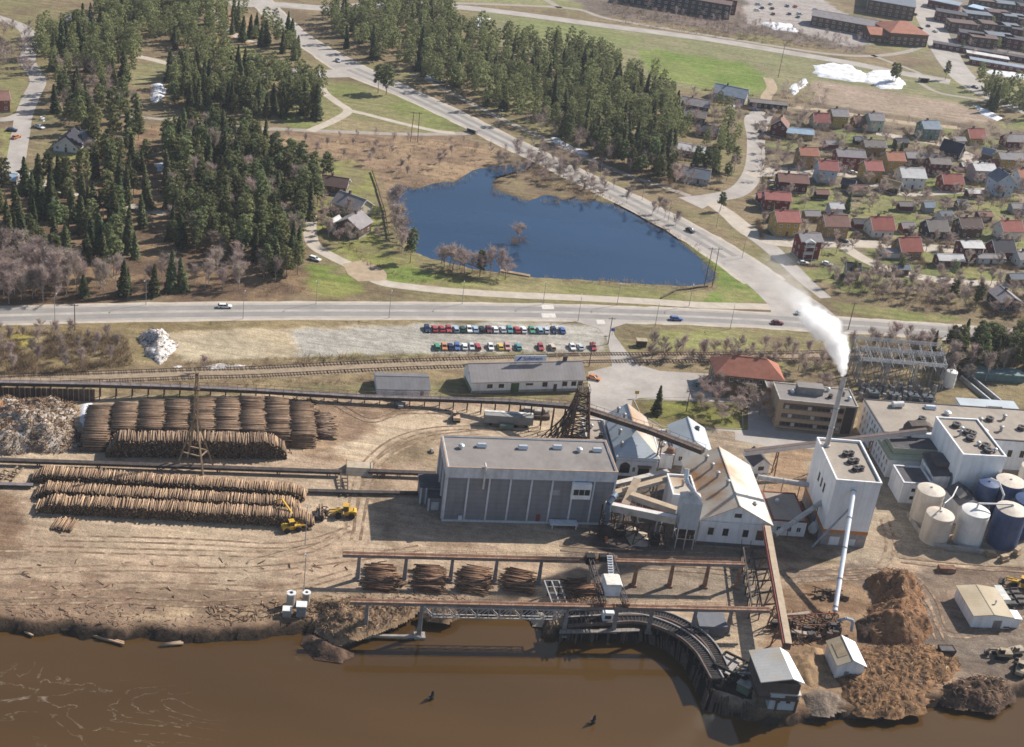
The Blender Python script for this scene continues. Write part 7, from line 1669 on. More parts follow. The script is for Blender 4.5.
HS = [
 ('dark red gable house with white trim beside the side street', 777, 137, 9, 9, 4.6, 3.4, 'dark red', 'brown', -12, 'y'), ('long yellow outbuilding with pale blue sheet roof behind the gable house', 799, 140, 15, 6, 2.8, 1.6, 'yellow', 'pale blue', -3, 'x'),
 ('small pale house with bright rose roof under the pitch', 821, 129, 9, 8, 3.0, 3.6, 'cream', 'rose', 2, 'x'), ('tall yellow house with grey roof just below the dirt pitch', 838.6, 128.5, 9.5, 8.5, 5.4, 2.6, 'yellow', 'grey', 4, 'x'),
 ('low house with dull red roof among bare trees under the pitch', 861, 129.5, 8, 7, 2.8, 2.6, 'brown', 'brown', 6, 'x'), ('pale green house with grey roof under the pitch', 875, 132, 8.5, 8, 5.2, 2.6, 'pale green', 'grey', 5, 'x'),
 ('tall ochre house with orange roof at the street bend', 807, 169, 9.5, 8, 5.6, 2.6, 'ochre', 'orange tile', 2, 'x'), ('pale blue house with rose red roof facing the street bend', 826, 184, 9.5, 9, 5.6, 3.0, 'pale blue', 'rose', -4, 'x'),
 ('long dark red house with grey roof behind the pale blue one', 849, 170.5, 15, 8, 5.6, 2.2, 'red', 'grey', 0, 'x'), ('yellow house with white gables and rose roof right of the pale blue one', 872, 183.5, 9, 9, 5.4, 3.0, 'yellow', 'rose', 4, 'x'),
 ('long low house with brown rose roof left of the pale blue one', 792, 192.5, 14.5, 8.5, 4.0, 2.4, 'dark red', 'brown', -4, 'x'), ('ochre house with plain grey roof behind the dark red long house', 874, 157, 12, 8, 4.2, 2.4, 'ochre', 'brown grey', 4, 'x'),
 ('small dark outhouse in the garden of the pale blue house', 846, 191, 6, 5, 2.6, 1.8, 'dark', 'dark', -20, 'x'), ('green house with blue grey roof at the end of the field track', 930, 140, 10.5, 9.5, 5.0, 2.8, 'green', 'blue grey', 6, 'x'),
 ('yellow house with orange red roof right of the green house', 976.5, 145, 10.5, 8.5, 3.2, 3.6, 'yellow', 'red tile', 8, 'x'), ('dark red house with white grey roof near the right edge by the pines', 1014, 149, 11, 8, 3.4, 2.6, 'dark red', 'grey', 6, 'x'),
 ('black house with steep black roof in the middle of the streets', 948, 158.5, 11, 9, 3.2, 4.0, 'dark', 'black', -30, 'x'), ('small hut with blue grey roof by the upper street', 986, 160.5, 6, 5.5, 2.8, 2.2, 'brown', 'blue grey', -20, 'x'),
 ('yellow house with orange roof and white gable beside two firs', 894, 173, 9.5, 8.5, 5.2, 2.8, 'yellow', 'orange tile', 4, 'x'), ('low house with two grey roof halves beside the white villa', 915.5, 165.5, 11, 7, 3.2, 1.8, 'brown', 'grey', 6, 'x'),
 ('big white villa with white grey roof in the middle of the streets', 911.5, 190, 13, 10, 5.0, 3.0, 'white', 'white', 2, 'x'), ('dark red house with flat grey roof right of the white villa', 938.5, 176, 11, 8, 5.0, 1.8, 'dark red', 'brown grey', 2, 'x'),
 ('dark red house with orange red roof below the flat garage', 952, 192, 11, 8.5, 3.4, 3.4, 'red', 'red tile', 4, 'x'), ('pink house with white roof beside the upper street', 983, 183, 12, 9, 5.2, 2.0, 'pink', 'white', 4, 'x'),
 ('tall pale blue house with steep grey roof near the right edge', 1002.5, 197, 10, 10, 6.2, 3.6, 'pale blue', 'slate', 4, 'y'), ('long yellow house with grey roof at the right edge', 1012, 171, 17, 8, 5.0, 2.2, 'yellow', 'grey', 4, 'x'),
 ('white house cut by the right edge with orange roof', 1025, 190, 9, 9, 5.2, 2.6, 'white', 'orange tile', 4, 'x'), ('small dark shed with tan roof edge behind the yellow rose roof house', 888, 193, 9, 6, 2.8, 2.0, 'dark', 'tan', -28, 'x'),
 ('dark red house with rose roof near the side street junction', 776, 212, 12, 8, 4.6, 2.2, 'red', 'rose', -4, 'x'), ('tall yellow house with red roof and three window columns by the junction', 786, 237, 11, 9.5, 5.6, 3.0, 'yellow', 'rose', 4, 'x'),
 ('tall red house with white balconies and grey roof at the road corner', 808, 260, 9.5, 8, 6.6, 2.0, 'red', 'grey', 4, 'x'), ('ochre house with brown roof behind the road corner', 835, 239, 11.5, 9, 4.8, 3.2, 'ochre', 'brown', 4, 'x'),
 ('little shed with shiny pale roof behind the ochre brown roofed house', 836, 215, 6.5, 5, 2.6, 1.6, 'pale blue', 'white', 20, 'x'), ('small grey hut with dark roof on the slope below the street', 852, 279.5, 5.5, 6, 3.2, 2.0, 'grey', 'black', -10, 'x'),
 ('white house with big red roof above the house street', 882, 238.5, 11, 9, 3.4, 4.0, 'white', 'red tile', 6, 'x'), ('yellow house with red roof below the house street', 910, 259.5, 10.5, 9, 3.2, 4.2, 'ochre', 'red tile', 8, 'x'),
 ('dark house with grey brown roof above the house street', 937, 240.5, 10, 9.5, 3.6, 3.4, 'dark', 'brown grey', 6, 'x'), ('dark brown house with white trim beside the grey brown one', 970, 239, 11, 9, 4.2, 3.0, 'brown', 'dark brown', 6, 'x'),
 ('dark red house with glaring white roof on the house street', 970, 263, 10, 8, 5.6, 1.4, 'dark red', 'white', 4, 'x'), ('low dark red shed with white roof on the lawn', 950, 268, 12, 6, 2.8, 1.4, 'dark red', 'white', 2, 'x'),
 ('white house with red roof near the right edge above the street', 1011, 241.5, 11, 8.5, 4.0, 3.2, 'white', 'red tile', 8, 'x'), ('dark red gable house with dark purple roof near the right edge', 1003, 262, 10.5, 9, 3.8, 3.6, 'dark red', 'dark', 6, 'x'),
 ('small red shed in the garden left of the grey brown roof', 908, 234, 6, 5, 2.4, 1.6, 'red', 'grey', 20, 'x'), ('tiny pale hut with blue roof in the middle gardens', 929, 213, 5, 4.5, 2.4, 1.6, 'grey', 'blue grey', 20, 'x'),
 ('brown barn with grey roof below the lower street at the right edge', 1009, 312, 10, 11, 3.4, 2.2, 'dark', 'grey', 16, 'y'), ('white low annex in front of the purple roofed house', 990, 265, 13, 4, 2.6, .9, 'white', 'grey', 4, 'x'),
 ('white lean to beside the yellow red roofed house', 893, 259, 8, 4.5, 2.4, .8, 'white', 'grey', 4, 'x'), ('small brown garden shed with pale top in the upper gardens', 974, 199, 7, 4.5, 2.4, 1.0, 'brown', 'white', 8, 'x'),
 ('dark hut in the gardens below the dirt pitch at the snow', 962, 210, 5, 4, 2.2, 1.4, 'dark', 'slate', 10, 'x'), ('pale house cut by the right edge above the white annex', 1026, 268, 8, 7, 3.2, 2.0, 'white', 'grey', 6, 'x'),
 ('grey roofed house among the pines by the side street', 694, 112, 14, 9, 3.4, 2.4, 'brown', 'grey', -6, 'x'), ('second grey roofed house below the first among the pines', 691, 123, 13, 8.5, 3.4, 2.2, 'dark', 'brown grey', -6, 'x'),
 ('pale roofed house with dark red walls among the pines', 690, 157, 12, 7.5, 3.0, 1.8, 'dark red', 'white', -6, 'x'), ('dark roofed house lowest among the pines', 694, 184, 12, 9, 3.0, 2.8, 'grey', 'slate', -6, 'x'),
 ('third grey roofed house half hidden by the pines', 706, 138, 10, 8, 3.0, 2.4, 'dark red', 'dark', -6, 'x'), ('wide grey house with pale blue roof at the green field corner', 728, 102, 17, 11, 3.6, 3.4, 'grey', 'blue grey', -14, 'x'),
 ('low dark garage row at the top of the side street', 768, 110, 22, 7, 2.8, .9, 'dark', 'brown grey', -6, 'x'),
 ('white house with steep dark slate roof in the left wood', 66, 153, 10, 12, 2.4, 4.2, 'white', 'black', 4, 'y'), ('slate roofed wing joined to the left wood house', 81, 146, 9, 7, 2.8, 2.6, 'white', 'slate', 8, 'x'),
 ('red brick house cut by the left picture edge', -2, 113, 10, 9, 5.6, 2.4, 'brick red', 'brown', 30, 'x'), ('low dark cottage with snow white roof edge deep in the upper left wood', 77, 27, 14, 7, 3.0, 1.4, 'dark', 'grey', -4, 'x'),
 ('small blue roofed hut low at the left edge among spruces', 4, 186, 8, 6, 2.6, 1.4, 'brown', 'pale blue', 8, 'x'),
 ('dark grey roofed house at the top of the pond house group', 333, 194, 10, 8, 3.4, 2.4, 'brown', 'dark brown', -2, 'x'), ('pale grey house with two gables in the pond house group', 344, 216, 12, 10, 4.0, 3.2, 'cream', 'grey', -28, 'x'),
 ('grey roofed front wing of the pond house group', 347, 236, 10, 9.5, 4.2, 3.0, 'brown', 'grey', -20, 'y'), ('small white gable porch left of the pond house front wing', 331, 232, 3.6, 5, 3.4, 1.6, 'white', 'white', -20, 'y'),
]
for h_ in HS:
    if h_[1] > 740 and abs(h_[9]) < 11: h_ = h_[:9] + (h_[9] + 13,) + h_[10:]
    big = h_[3]*h_[4] > 45
    house(h_[0], h_[1], h_[2], h_[3], h_[4], h_[5], h_[6], h_[7], h_[8], h_[9], h_[10], 1 if big and h_[5] + h_[6] > 5 else 0, cat='house' if big else 'shed', win=big, group=None)
for i_, (u, v, L, D, he, ri, wl_, rf_, rz_, lab) in enumerate(((832,150,7,5,2.4,1.2,'red','grey',5,'small red shed behind the pale blue rose roofed house'),(860,146,6,4.5,2.4,1.2,'dark','slate',0,'dark shed between the grey roofed yellow houses under the pitch'),(902,148,7,5,2.4,1.4,'brown','dark',8,'brown shed left of the green house by the field track'),
  (960,146,6,4.5,2.4,1.2,'white','grey',12,'white shed between the green house and the orange red roof'),(930,163,8,5,2.6,1,'dark red','dark',4,'low dark red garage left of the black roofed house'),(968,172,7,5,2.4,1.0,'brown','white',4,'brown carport with white top behind the red roofed courtyard house'),(996,170,6,5,2.6,1.4,'red','red tile',6,'small red tiled shed between the pink and long yellow houses'),
  (860,196,7,5,2.4,1.4,'cream','brown',6,'cream garden shed below the yellow rose roof house'),(906,212,7,4.5,2.4,1.2,'dark red','brown grey',4,'dark red garden shed in the upper middle gardens'),(946,222,6,5,2.4,1.4,'white','slate',10,'white shed with slate top above the grey brown roofed house'),(985,222,7,5,2.4,1.2,'brown','brown',6,'brown shed in the gardens right of the dark brown house'),
  (860,230,6,5,2.4,1.2,'red','dark',4,'red shed between the ochre and the big red roofed house'),(812,222,7,5,2.4,1.4,'ochre','grey',6,'ochre shed behind the tall yellow junction house'),(822,200,6,4.5,2.4,1.2,'dark','brown',2,'dark brown shed below the brown rose roofed long house'),(1018,214,7,5,2.4,1.4,'grey','grey',6,'grey shed at the right edge below the tall pale blue house'),
  (902,276,6,4.5,2.4,1.2,'dark red','slate',6,'dark red shed by the lower street curve'),(1018,286,8,5,2.6,1.2,'brown','slate',6,'brown shed by the lower street at the right edge'),(764,204,6,5,2.4,1.4,'dark red','rose',0,'small rose roofed shed left of the junction house row'))):
    house(lab, u, v, L, D, he, ri, wl_, rf_, rz_ + 12, 'x', 0, cat='shed', win=False)
# balconies of the tall red corner house
p = P(808, 260); bal = thing('balcony', 'white two storey balcony on the front of the tall red corner house', 'balcony', (p.x - .6, p.y - 1.9, 0), rad(17)); bal.scale = (1, 1, 1.2)
MB().bx(-2, 2, 0, 1.7, 2.5, 2.7).bx(-2, 2, 0, 1.7, 5.0, 5.2).build('floor', frame_w, bal); b = MB()
for x in (-1.9, 1.9): b.bx(x-.1, x+.1, .02, .2, 0, 6.6)
for z in (3.4, 5.9): b.bx(-2, 2, .02, .1, z, z+.14)
for z0 in (2.7, 5.2):
    for i in range(13): b.bx(-1.9 + i*.31, -1.83 + i*.31, .03, .09, z0, z0+.7)
b.build('railing', frame_w, bal); MB().prism([(-2.3, -.2), (2.3, -.2), (2.3, 1.8), (-2.3, 1.8)], 6.6, 7.6, top=[(-.1, -.2), (.1, -.2), (.1, 1.8), (-.1, 1.8)]).build('gable', frame_w, bal)

# larger blocks at the far top right
def block(lab, u, v, L, D, h, wall, roof, rz, roofk='flat', rise=3, floors=None, cat='apartment block', group=None):
    p = P(u, v); a = rad(rz); loc = (p.x - math.cos(a)*L/2, p.y - math.sin(a)*L/2, 0); t = thing('apartment_block' if cat == 'apartment block' else cat.replace(' ', '_'), lab, cat, loc, a, group)
    if roofk == 'flat': MB().bx(0, L, 0, D, 0, h).build('wall', wm(wall), t); MB().bx(-.4, L+.4, -.4, D+.4, h+.002, h+.45).build('roof', rm(roof), t)
    else: gabled(t, L, D, h, h+rise, wm(wall), rm(roof), over=.6, hip=(D*.45 if roofk == 'hip' else 0))
    fl = floors or max(1, int(h/2.9)); n = max(2, int(L/4.2))
    for k in range(fl):
        for i in range(n): hwin(t, L*(i+.5)/n, 0, 1.0 + k*2.8, 0, 1.8, 1.3)
        for i in range(max(1, int(D/5))): hwin(t, 0, D*(i+.5)/max(1, int(D/5)), 1.0 + k*2.8, -math.pi/2, 1.8, 1.3)
    return t
block('long dark brick building with grey roof beside the far car lot', 842, 31, 42, 15, 6.5, 'brown', 'grey', -12, 'gable', 2.5, cat='office building')
block('wide brick block with orange hipped roof beside the big road', 907, 46, 27, 24, 8, 'brown', 'orange tile', 16, 'hip', 5, cat='office building')
block('lower orange roofed wing left of the wide brick block', 882, 43, 18, 16, 5, 'brown', 'orange tile', 12, 'gable', 3, cat='office building')
block('huge grey flat roofed hall at the top by the big road', 889, 17, 32, 60, 9, 'brown', 'slate', -10, 'flat', cat='industrial building')
block('long dark apartment block at the top left of the far car lot', 675, 11, 70, 12, 9, 'dark', 'dark brown', -8, 'flat')
block('second dark apartment block at the top behind the car lot', 715, 12, 26, 12, 9, 'dark red', 'dark brown', -8, 'flat')
tn = 0
for u, v, L in ((950, 23, 34), (962, 33, 30), (978, 24, 30), (970, 44, 26), (984, 48, 30), (1000, 46, 28), (1018, 50, 30), (992, 34, 26), (1008, 36, 26), (1022, 40, 26), (998, 22, 26), (1014, 26, 26), (1030, 30, 30), (984, 10, 28), (1006, 13, 28), (1026, 16, 28)):
    block('dark flat roofed terrace of the far estate %s, %s' % (['nearest the big road', 'by the low garages', 'behind the first row', 'beside the blue roofed shed', 'in the second file', 'at the courtyard', 'near the right edge', 'by the birch court'][tn//2], 'lower one' if tn % 2 else 'upper one'), u, v, L*.62, 11, 6.2, ['dark red', 'brown', 'dark'][tn % 3], ['dark', 'dark brown', 'slate'][tn % 3], 6 if tn % 3 else -8, 'flat', group='dark terraces of the far estate'); tn += 1
block('blue grey roofed shed at the top beside the big road', 942, 10, 22, 14, 5, 'dark red', 'blue grey', -20, 'flat', cat='shed')
block('pale blue roofed shed inside the far estate', 980, 17, 20, 12, 5, 'dark', 'pale blue', -30, 'flat', cat='shed')
block('long dark garage row nearest the far terraces', 988, 57, 70, 7, 2.8, 'dark red', 'dark', -8, 'flat', 0, 1, cat='garage')
block('long white roofed garage row in the middle of three', 987, 61, 26, 7, 2.8, 'red', 'white', -8, 'flat', 0, 1, cat='garage')
block('long pale roofed garage row lowest by the snow strip', 1010, 71, 50, 7, 2.8, 'red', 'blue grey', -8, 'flat', 0, 1, cat='garage')
block('long blue roofed building at the very top right edge', 985, 0, 60, 16, 6, 'grey', 'pale blue', -10, 'flat', cat='industrial building')
t = thing('underpass', 'dark concrete underpass mouth under the upper road by the pitch', 'underpass', P(924, 82.5), rad(10)); MB().bx(-3, -2.4, 0, 2, 0, 2.2).bx(2.4, 3, 0, 2, 0, 2.2).bx(-3, 3, 0, 2, 2.2, 2.6).build('portal', conc, t); MB().bx(-2.4, 2.4, .6, 2, 0, 2.2).build('opening', black, t)
t = thing('underpass', 'dark concrete underpass mouth under the diagonal road by the footpath', 'underpass', P(471, 133), rad(-30)); MB().bx(-2.6, -2.1, 0, 2, 0, 1.5).bx(2.1, 2.6, 0, 2, 0, 1.5).bx(-2.6, 2.6, 0, 2, 1.5, 1.8).build('portal', conc, t); MB().bx(-2.1, 2.1, .5, 2, 0, 1.5).build('opening', black, t)
t = thing('underpass', 'dark concrete underpass mouth at the wood edge under the branch road', 'underpass', P(316, 85), rad(0)); MB().bx(-3, -2.4, 0, 2, 0, 2.0).bx(2.4, 3, 0, 2, 0, 2.0).bx(-3, 3, 0, 2, 2.0, 2.4).build('portal', conc, t); MB().bx(-2.4, 2.4, .6, 2, 0, 2.0).build('opening', black, t)
t = thing('jetty', 'narrow timber jetty on the near shore of the pond', 'jetty', P(500, 272, 0), rad(-6)); MB().bx(0, 11, 0, 1.8, .1, .4).build('planking', wood_l, t); b = MB()
for x in (.5, 4, 7.5, 10.5):
    for y in (.2, 1.6): b.beam((x, y, -1.5), (x, y, .1), .2, .2)
b.build('pile', wood_d, t)
t = thing('drain_pipe', 'dark raised pipe line at the pond corner by the twin poles', 'pipe', P(661, 298, 0)); q = [P(661, 298, .3), P(676, 290, .3), P(692, 288, .3), P(708, 286, .3)]; MB().path([p - Vector(t.location) for p in q], .35, 8).build('run', mat('dark_pipe', (.09, .065, .05)), t)
fe = thing('field_fence', 'brown timber fence running up the left shore meadow of the pond', 'fence', P(377, 176, 0)); q = [P(372, 172), P(378, 190), P(385, 214), P(389, 240)]; o = Vector(fe.location); b = MB()
for a, c in zip(q[:-1], q[1:]): b.beam(a - o + Vector((0, 0, .9)), c - o + Vector((0, 0, .7)), .15, .7)
b.build('boarding', mat('red_brown_boards', (.17, .11, .08), .9, .25), fe); b = MB()
for a, c in zip(q[:-1], q[1:]):
    for f in (0, .25, .5, .75): p = a + (c-a)*f - o; b.beam((p.x, p.y, 0), (p.x, p.y, 1.2), .18, .18)
b.build('post', wood_l, fe)

# ================================================================== POLES, LAMPS, SUBSTATION
def lamp(lab, u, v, h=9, arm=1.6, rz=0, group='street lamps'):
    t = thing('street_lamp', lab, 'lamp post', P(u, v), rz, group); MB().tube((0, 0, 0), (0, 0, h), .11, .07, 8).build('pole', grey_steel, t)
    MB().beam((0, 0, h), (0, -arm, h + .25), .07, .07).build('arm', grey_steel, t); MB().box((0, -arm - .25, h + .16), (.3, .7, .16)).build('head', silver, t); return t
LP = [(55, 323), (146, 304.8), (243, 319), (316, 304), (389, 318), (462, 304), (543, 304), (578, 321), (617, 305), (689, 306), (655, 327), (730, 329)]
for i, (u, v) in enumerate(LP): lamp('slim grey street lamp along the main road, %s from the left' % nth[i], u, v, 9, 1.6, 0 if v < 312 else math.pi)
LQ = [(444, 103), (497, 128), (534, 147), (562, 172), (600, 178), (642, 200), (668, 221), (716, 228), (742, 258)]
for i, (u, v) in enumerate(LQ): lamp('slim grey street lamp along the diagonal road, %s from the top' % nth[i], u, v, 9, 1.6, 1.0)
lamp('thin grey lamp pole on the bank beside the drums', 303, 601, 14, 1.0, 0, None); lamp('thin grey lamp pole in the yard beside the grey hall annex', 305, 545, 12, 1.0, 0, None)
def upole(lab, u, v, h=10, twin=0, group='timber line poles'):
    t = thing('power_pole', lab, 'power pole', P(u, v), rad(15), group); b = MB()
    for s in ((-1.6, 1.6) if twin else (0,)): b.tube((s, 0, 0), (s*.8, 0, h), .17, .12, 8)
    b.build('pole', mat('pole_wood', (.14, .10, .075), .9, .2), t)
    MB().beam((-2.6 if twin else -1.1, 0, h-.6), (2.6 if twin else 1.1, 0, h-.6), .14, .16).build('cross_arm', wood_d, t); b = MB()
    for x in ((-2.4, 0, 2.4) if twin else (-1, 0, 1)): b.tube((x, 0, h-.52), (x, 0, h-.2), .08, .06, 8)
    b.build('insulator', grey_steel, t); return t
upole('tall twin pole power mast at the pond corner by the diagonal road', 708, 287, 16, 1, None); upole('twin pole power mast on the footpath lawn', 414, 142, 14, 1, None); upole('power pole beside the smoke at the junction', 848, 330, 11); upole('power pole at the mill entrance road', 608, 344, 10); upole('power pole on the rail bank by the parked cars', 589, 366, 9)
upole('tall green lattice pole beside the dirt pitch snow', 778, 78, 20); upole('power pole in the brush near the left road edge', 75, 330, 9); upole('power pole on the lawn behind the office', 686, 412, 8)
ss = thing('substation', 'outdoor power substation of grey steel portals and dark transformer rows', 'substation', P(850, 394), rad(8))
def sp_(u, v, z=0): q = P(u, v, z) - Vector(ss.location); a = -rad(8); return Vector((q.x*math.cos(a) - q.y*math.sin(a), q.x*math.sin(a) + q.y*math.cos(a), q.z))
for (u0, v0, u1, v1, h) in ((848, 364, 934, 371, 10.5), (851, 369, 936, 376, 8), (854, 374, 938, 381, 10.5), (855, 379, 939, 386, 8), (856, 384, 940, 391, 10)):
    a, c = sp_(u0, v0), sp_(u1, v1); b = MB(); n = 4
    for i in range(n): 
        p = a + (c - a)*(i/(n-1)); b.beam((p.x-.5, p.y, 0), (p.x, p.y, h), .2, .2); b.beam((p.x+.5, p.y, 0), (p.x, p.y, h), .2, .2)
        for z in (2, 4, 6): b.beam((p.x-.5+z/16, p.y, z), (p.x+.5-z/16, p.y, z), .1, .1)
    for dz in (0, -.8):
        for dy in (-.4, .4): b.beam((a.x, a.y+dy, h+dz), (c.x, c.y+dy, h+dz), .12, .12)
    L_ = (c-a).length
    for i in range(int(L_/1.2)): p = a + (c-a)*(i*1.2/L_); q = a + (c-a)*((i+1)*1.2/L_); b.beam((p.x, p.y-.4, h), (q.x, q.y-.4, h-.8), .07, .07); b.beam((p.x, p.y+.4, h-.8), (q.x, q.y+.4, h), .07, .07)
    b.build('portal', mat('portal_steel', (.30, .31, .33), .6, .1, metal=.3), ss)
b = MB()
for f in np.linspace(0, 1, 6):
    a = sp_(848, 362) + (sp_(934, 371) - sp_(848, 362))*f; c = sp_(855, 382) + (sp_(940, 390) - sp_(855, 382))*f
    b.tube((a.x, a.y, 7.8), (c.x, c.y, 7.8), .05, .05, 5)
for k_ in range(9):
    f = k_/8; a = sp_(848, 364) + (sp_(934, 371) - sp_(848, 364))*f; c = sp_(856, 384) + (sp_(940, 391) - sp_(856, 384))*f
    b.beam((a.x, a.y, 9.6), (c.x, c.y, 9.6), .16, .2); b.beam((a.x, a.y, 8.9), (c.x, c.y, 8.9), .12, .14); b.beam((a.x+4, a.y, 7.2), (c.x+4, c.y, 7.2), .14, .16)
    for g in (.2, .5, .8): q = a + (c-a)*g; b.beam((q.x, q.y, 0), (q.x, q.y, 9.6), .16, .16); b.tube((q.x, q.y, 9.6), (q.x, q.y, 11.2), .14, .05, 6)
b.build('busbar', grey_steel, ss)
rg_ = random.Random(21)
for r_ in range(4):
    for i in range(13):
        p = sp_(860 + i*6.1 + rg_.uniform(-1.6, 1.6), 385 + i*.62 + r_*4.6 + rg_.uniform(-1, 1)); b = MB(); b.box((p.x, p.y, 0), (1.1, 1.0, rg_.uniform(.8, 3.2)), rg_.uniform(-.3, .3))
        for s in (-.35, 0, .35): b.tube((p.x + s, p.y, 1.2), (p.x + s, p.y, rg_.uniform(3.0, 4.0)), .12, .07, 7)
        b.build('switchgear', mat('switchgear_grey', (.13, .13, .14), .7, .25) if (i + r_) % 3 else grey_steel, ss)
for u in (872, 892, 912, 926): p = sp_(u, 399 + (u-872)*.08); b = MB(); b.box((p.x, p.y, 0), (3.4, 2.4, 2.8)); b.tube((p.x, p.y, 2.8), (p.x, p.y, 4.0), .3, .2, 8); [b.box((p.x - 1.4 + .4*k, p.y - 1.5, .3), (.15, .6, 2.1)) for k in range(8)]; b.build('transformer', mat('transformer_blue', (.07, .085, .10), .6, .2), ss)
b = MB(); q = [sp_(846, 398), sp_(935, 406)]
for i in range(26): p = q[0] + (q[1]-q[0])*(i/25); b.beam((p.x, p.y, 0), (p.x, p.y, 2.2), .08, .08)
for z in (1, 2.1): b.beam((q[0].x, q[0].y, z), (q[1].x, q[1].y, z), .06, .06)
b.build('fence', grey_steel, ss)
silo('free standing white tank right of the substation', P(948, 386).x, P(948, 386).y, 1.9, 5.6, whitet, whitet, .5)
for i, (u, v) in enumerate(((975, 391), (985, 391))):
    t = thing('steel_beam_stack', 'grey steel beam lying on the ground right of the substation, %s of two' % ['left', 'right'][i], 'beam', P(u, v), rad(112)); MB().box((0, 0, 0), (17, 1.2, 1.1)).build('beam', grey_steel, t); MB().box((0, 0, 1.1), (17, .5, .3)).build('flange', silver, t)
t = thing('green_shed', 'low teal green shed among the trees right of the substation', 'shed', P(993, 378), rad(8)); MB().box((0, 0, 0), (20, 5, 2.6)).build('wall', mat('teal_wall', (.10, .16, .16), .8), t); MB().box((0, 0, 2.602), (20.6, 5.6, .3)).build('roof', mat('teal_roof', (.16, .22, .22), .8), t)
for i, (u, v, lab) in enumerate(((612, 335, 'blue and white road sign at the mill entrance'), (506 + 130, 398, 'yellow post sign at the corner of the office lawn'))):
    t = thing('road_sign', lab, 'sign', P(u, v), rad(10)); MB().tube((0, 0, 0), (0, 0, 2.6), .06, .06, 8).build('post', grey_steel, t); MB().box((0, -.09, 1.5), (1.3, .08, 1.1)).build('board', mat('sign_panel%d' % i, ((.08, .16, .42), (.6, .38, .06))[i], .5), t)
t = thing('kiosk', 'small dark timber shelter on the grass by the entrance road', 'shelter', P(641, 346), rad(10)); MB().box((0, 0, 0), (3.2, 2, 2.2)).build('wall', wood_d, t); MB().box((0, 0, 2.2), (3.8, 2.6, .25)).build('roof', mat('shelter_roof', (.36, .3, .2)), t)
t = thing('skip_container', 'rusty container beside the cream tanks', 'container', P(946, 571), rad(8)); MB().box((0, 0, 0), (4.5, 2, 1.4)).build('bin', rust, t)
# ================================================================== VEGETATION
def quads(cen, size, nrm, rg, asp=.6):
    """leaf-sized quads at cen (k,3) facing roughly nrm"""
    k = len(cen); nrm = nrm + rg.normal(0, .45, (k, 3)); nrm /= np.linalg.norm(nrm, axis=1)[:, None] + 1e-9
    t = rg.normal(0, 1, (k, 3)); t -= nrm*(t*nrm).sum(1)[:, None]; t /= np.linalg.norm(t, axis=1)[:, None] + 1e-9; b = np.cross(nrm, t)
    s = np.asarray(size).reshape(-1, 1)*np.ones((k, 1))
    V = np.stack([cen - t*s - b*s*asp*.5, cen + t*s*.2 - b*s*asp, cen + t*s + b*s*asp*.3, cen - t*s*.3 + b*s*asp], 1).reshape(-1, 3)
    return V, np.arange(4*k).reshape(k, 4)
spruce_m = tint_mat('spruce_needles', (.112, .138, .064), .25, .8, objvar=.42, thru=.4)
pine_m = tint_mat('pine_needles', (.148, .170, .080), .25, .8, objvar=.45, thru=.42)
twig_m = tint_mat('bare_twigs', (.38, .32, .27), .2, .9, objvar=.3, thru=.35)
brush_m = tint_mat('brushwood', (.25, .19, .135), .25, .9, objvar=.2, thru=.2)
trunk_m = mat('conifer_trunk', (.13, .085, .06), .9, .2); pinetr_m = mat('pine_trunk', (.26, .15, .085), .9, .2); birch_m = mat('birch_trunk', (.42, .38, .35), .9, .3, 2.0, c2=(.12, .1, .09), c2amt=.6, c2scale=1.5)
def spruce_crown(seed, n=1000, h=16., r=2.5):
    rg = np.random.default_rng(seed); out = []
    t = rg.random(n)**1.25; z = h*(.07 + .93*t); env = r*(1 - t)**.68 + .12
    layer = .72 + .28*np.abs(np.sin(t*26 + rg.uniform(0, 3))); a = rg.random(n)*6.2832
    lob = .82 + .28*np.sin(a*3 + seed + t*5)*np.sin(a*5 - t*9)
    rr = env*layer*lob*(rg.random(n)**.36)
    cen = np.stack([np.cos(a)*rr, np.sin(a)*rr, z - rr*.28], 1); nm = np.stack([np.cos(a)*.55, np.sin(a)*.55, np.full(n, .85)], 1)
    V, F = quads(cen, (.52 + .46*(1-t))*rg.uniform(.7, 1.2, n), nm, rg, .55)
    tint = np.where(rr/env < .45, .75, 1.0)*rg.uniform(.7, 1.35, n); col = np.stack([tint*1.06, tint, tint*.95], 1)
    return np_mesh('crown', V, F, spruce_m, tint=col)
def pine_crown(seed, h=16., n=1150):
    """rounded cone of upswept needle clumps, open below"""
    rg = np.random.default_rng(seed); C, S, N = [], [], []
    k = 24; low = rg.uniform(.26, .40)
    for i in range(k):
        t = (i + .5)/k; z = h*(low + (.97 - low)*t**.9); R_ = (3.15*max(.02, 1 - ((t - .28)/.76)**2)**.5 + .2)*rg.uniform(.65, 1.2); a = i*2.4 + rg.uniform(-.5, .5)
        c = np.array([math.cos(a)*R_*.62, math.sin(a)*R_*.62, z]); m = n//k
        d = rg.normal(0, 1, (m, 3)); d /= np.linalg.norm(d, axis=1)[:, None]; rad_ = (.95 + .75*(1-t))*rg.uniform(.75, 1.25)
        C.append(c + d*np.array([rad_, rad_, rad_*.6])*(rg.random((m, 1))**.4)); N.append(d*.6 + np.array([0, 0, .6])); S.append(rg.uniform(.38, .70, m)*(1 - .35*t))
    cen = np.concatenate(C); V, F = quads(cen, np.concatenate(S), np.concatenate(N), rg, .62)
    t = rg.uniform(.65, 1.4, len(cen)); return np_mesh('crown', V, F, pine_m, tint=np.stack([t*1.05, t, t*.9], 1))
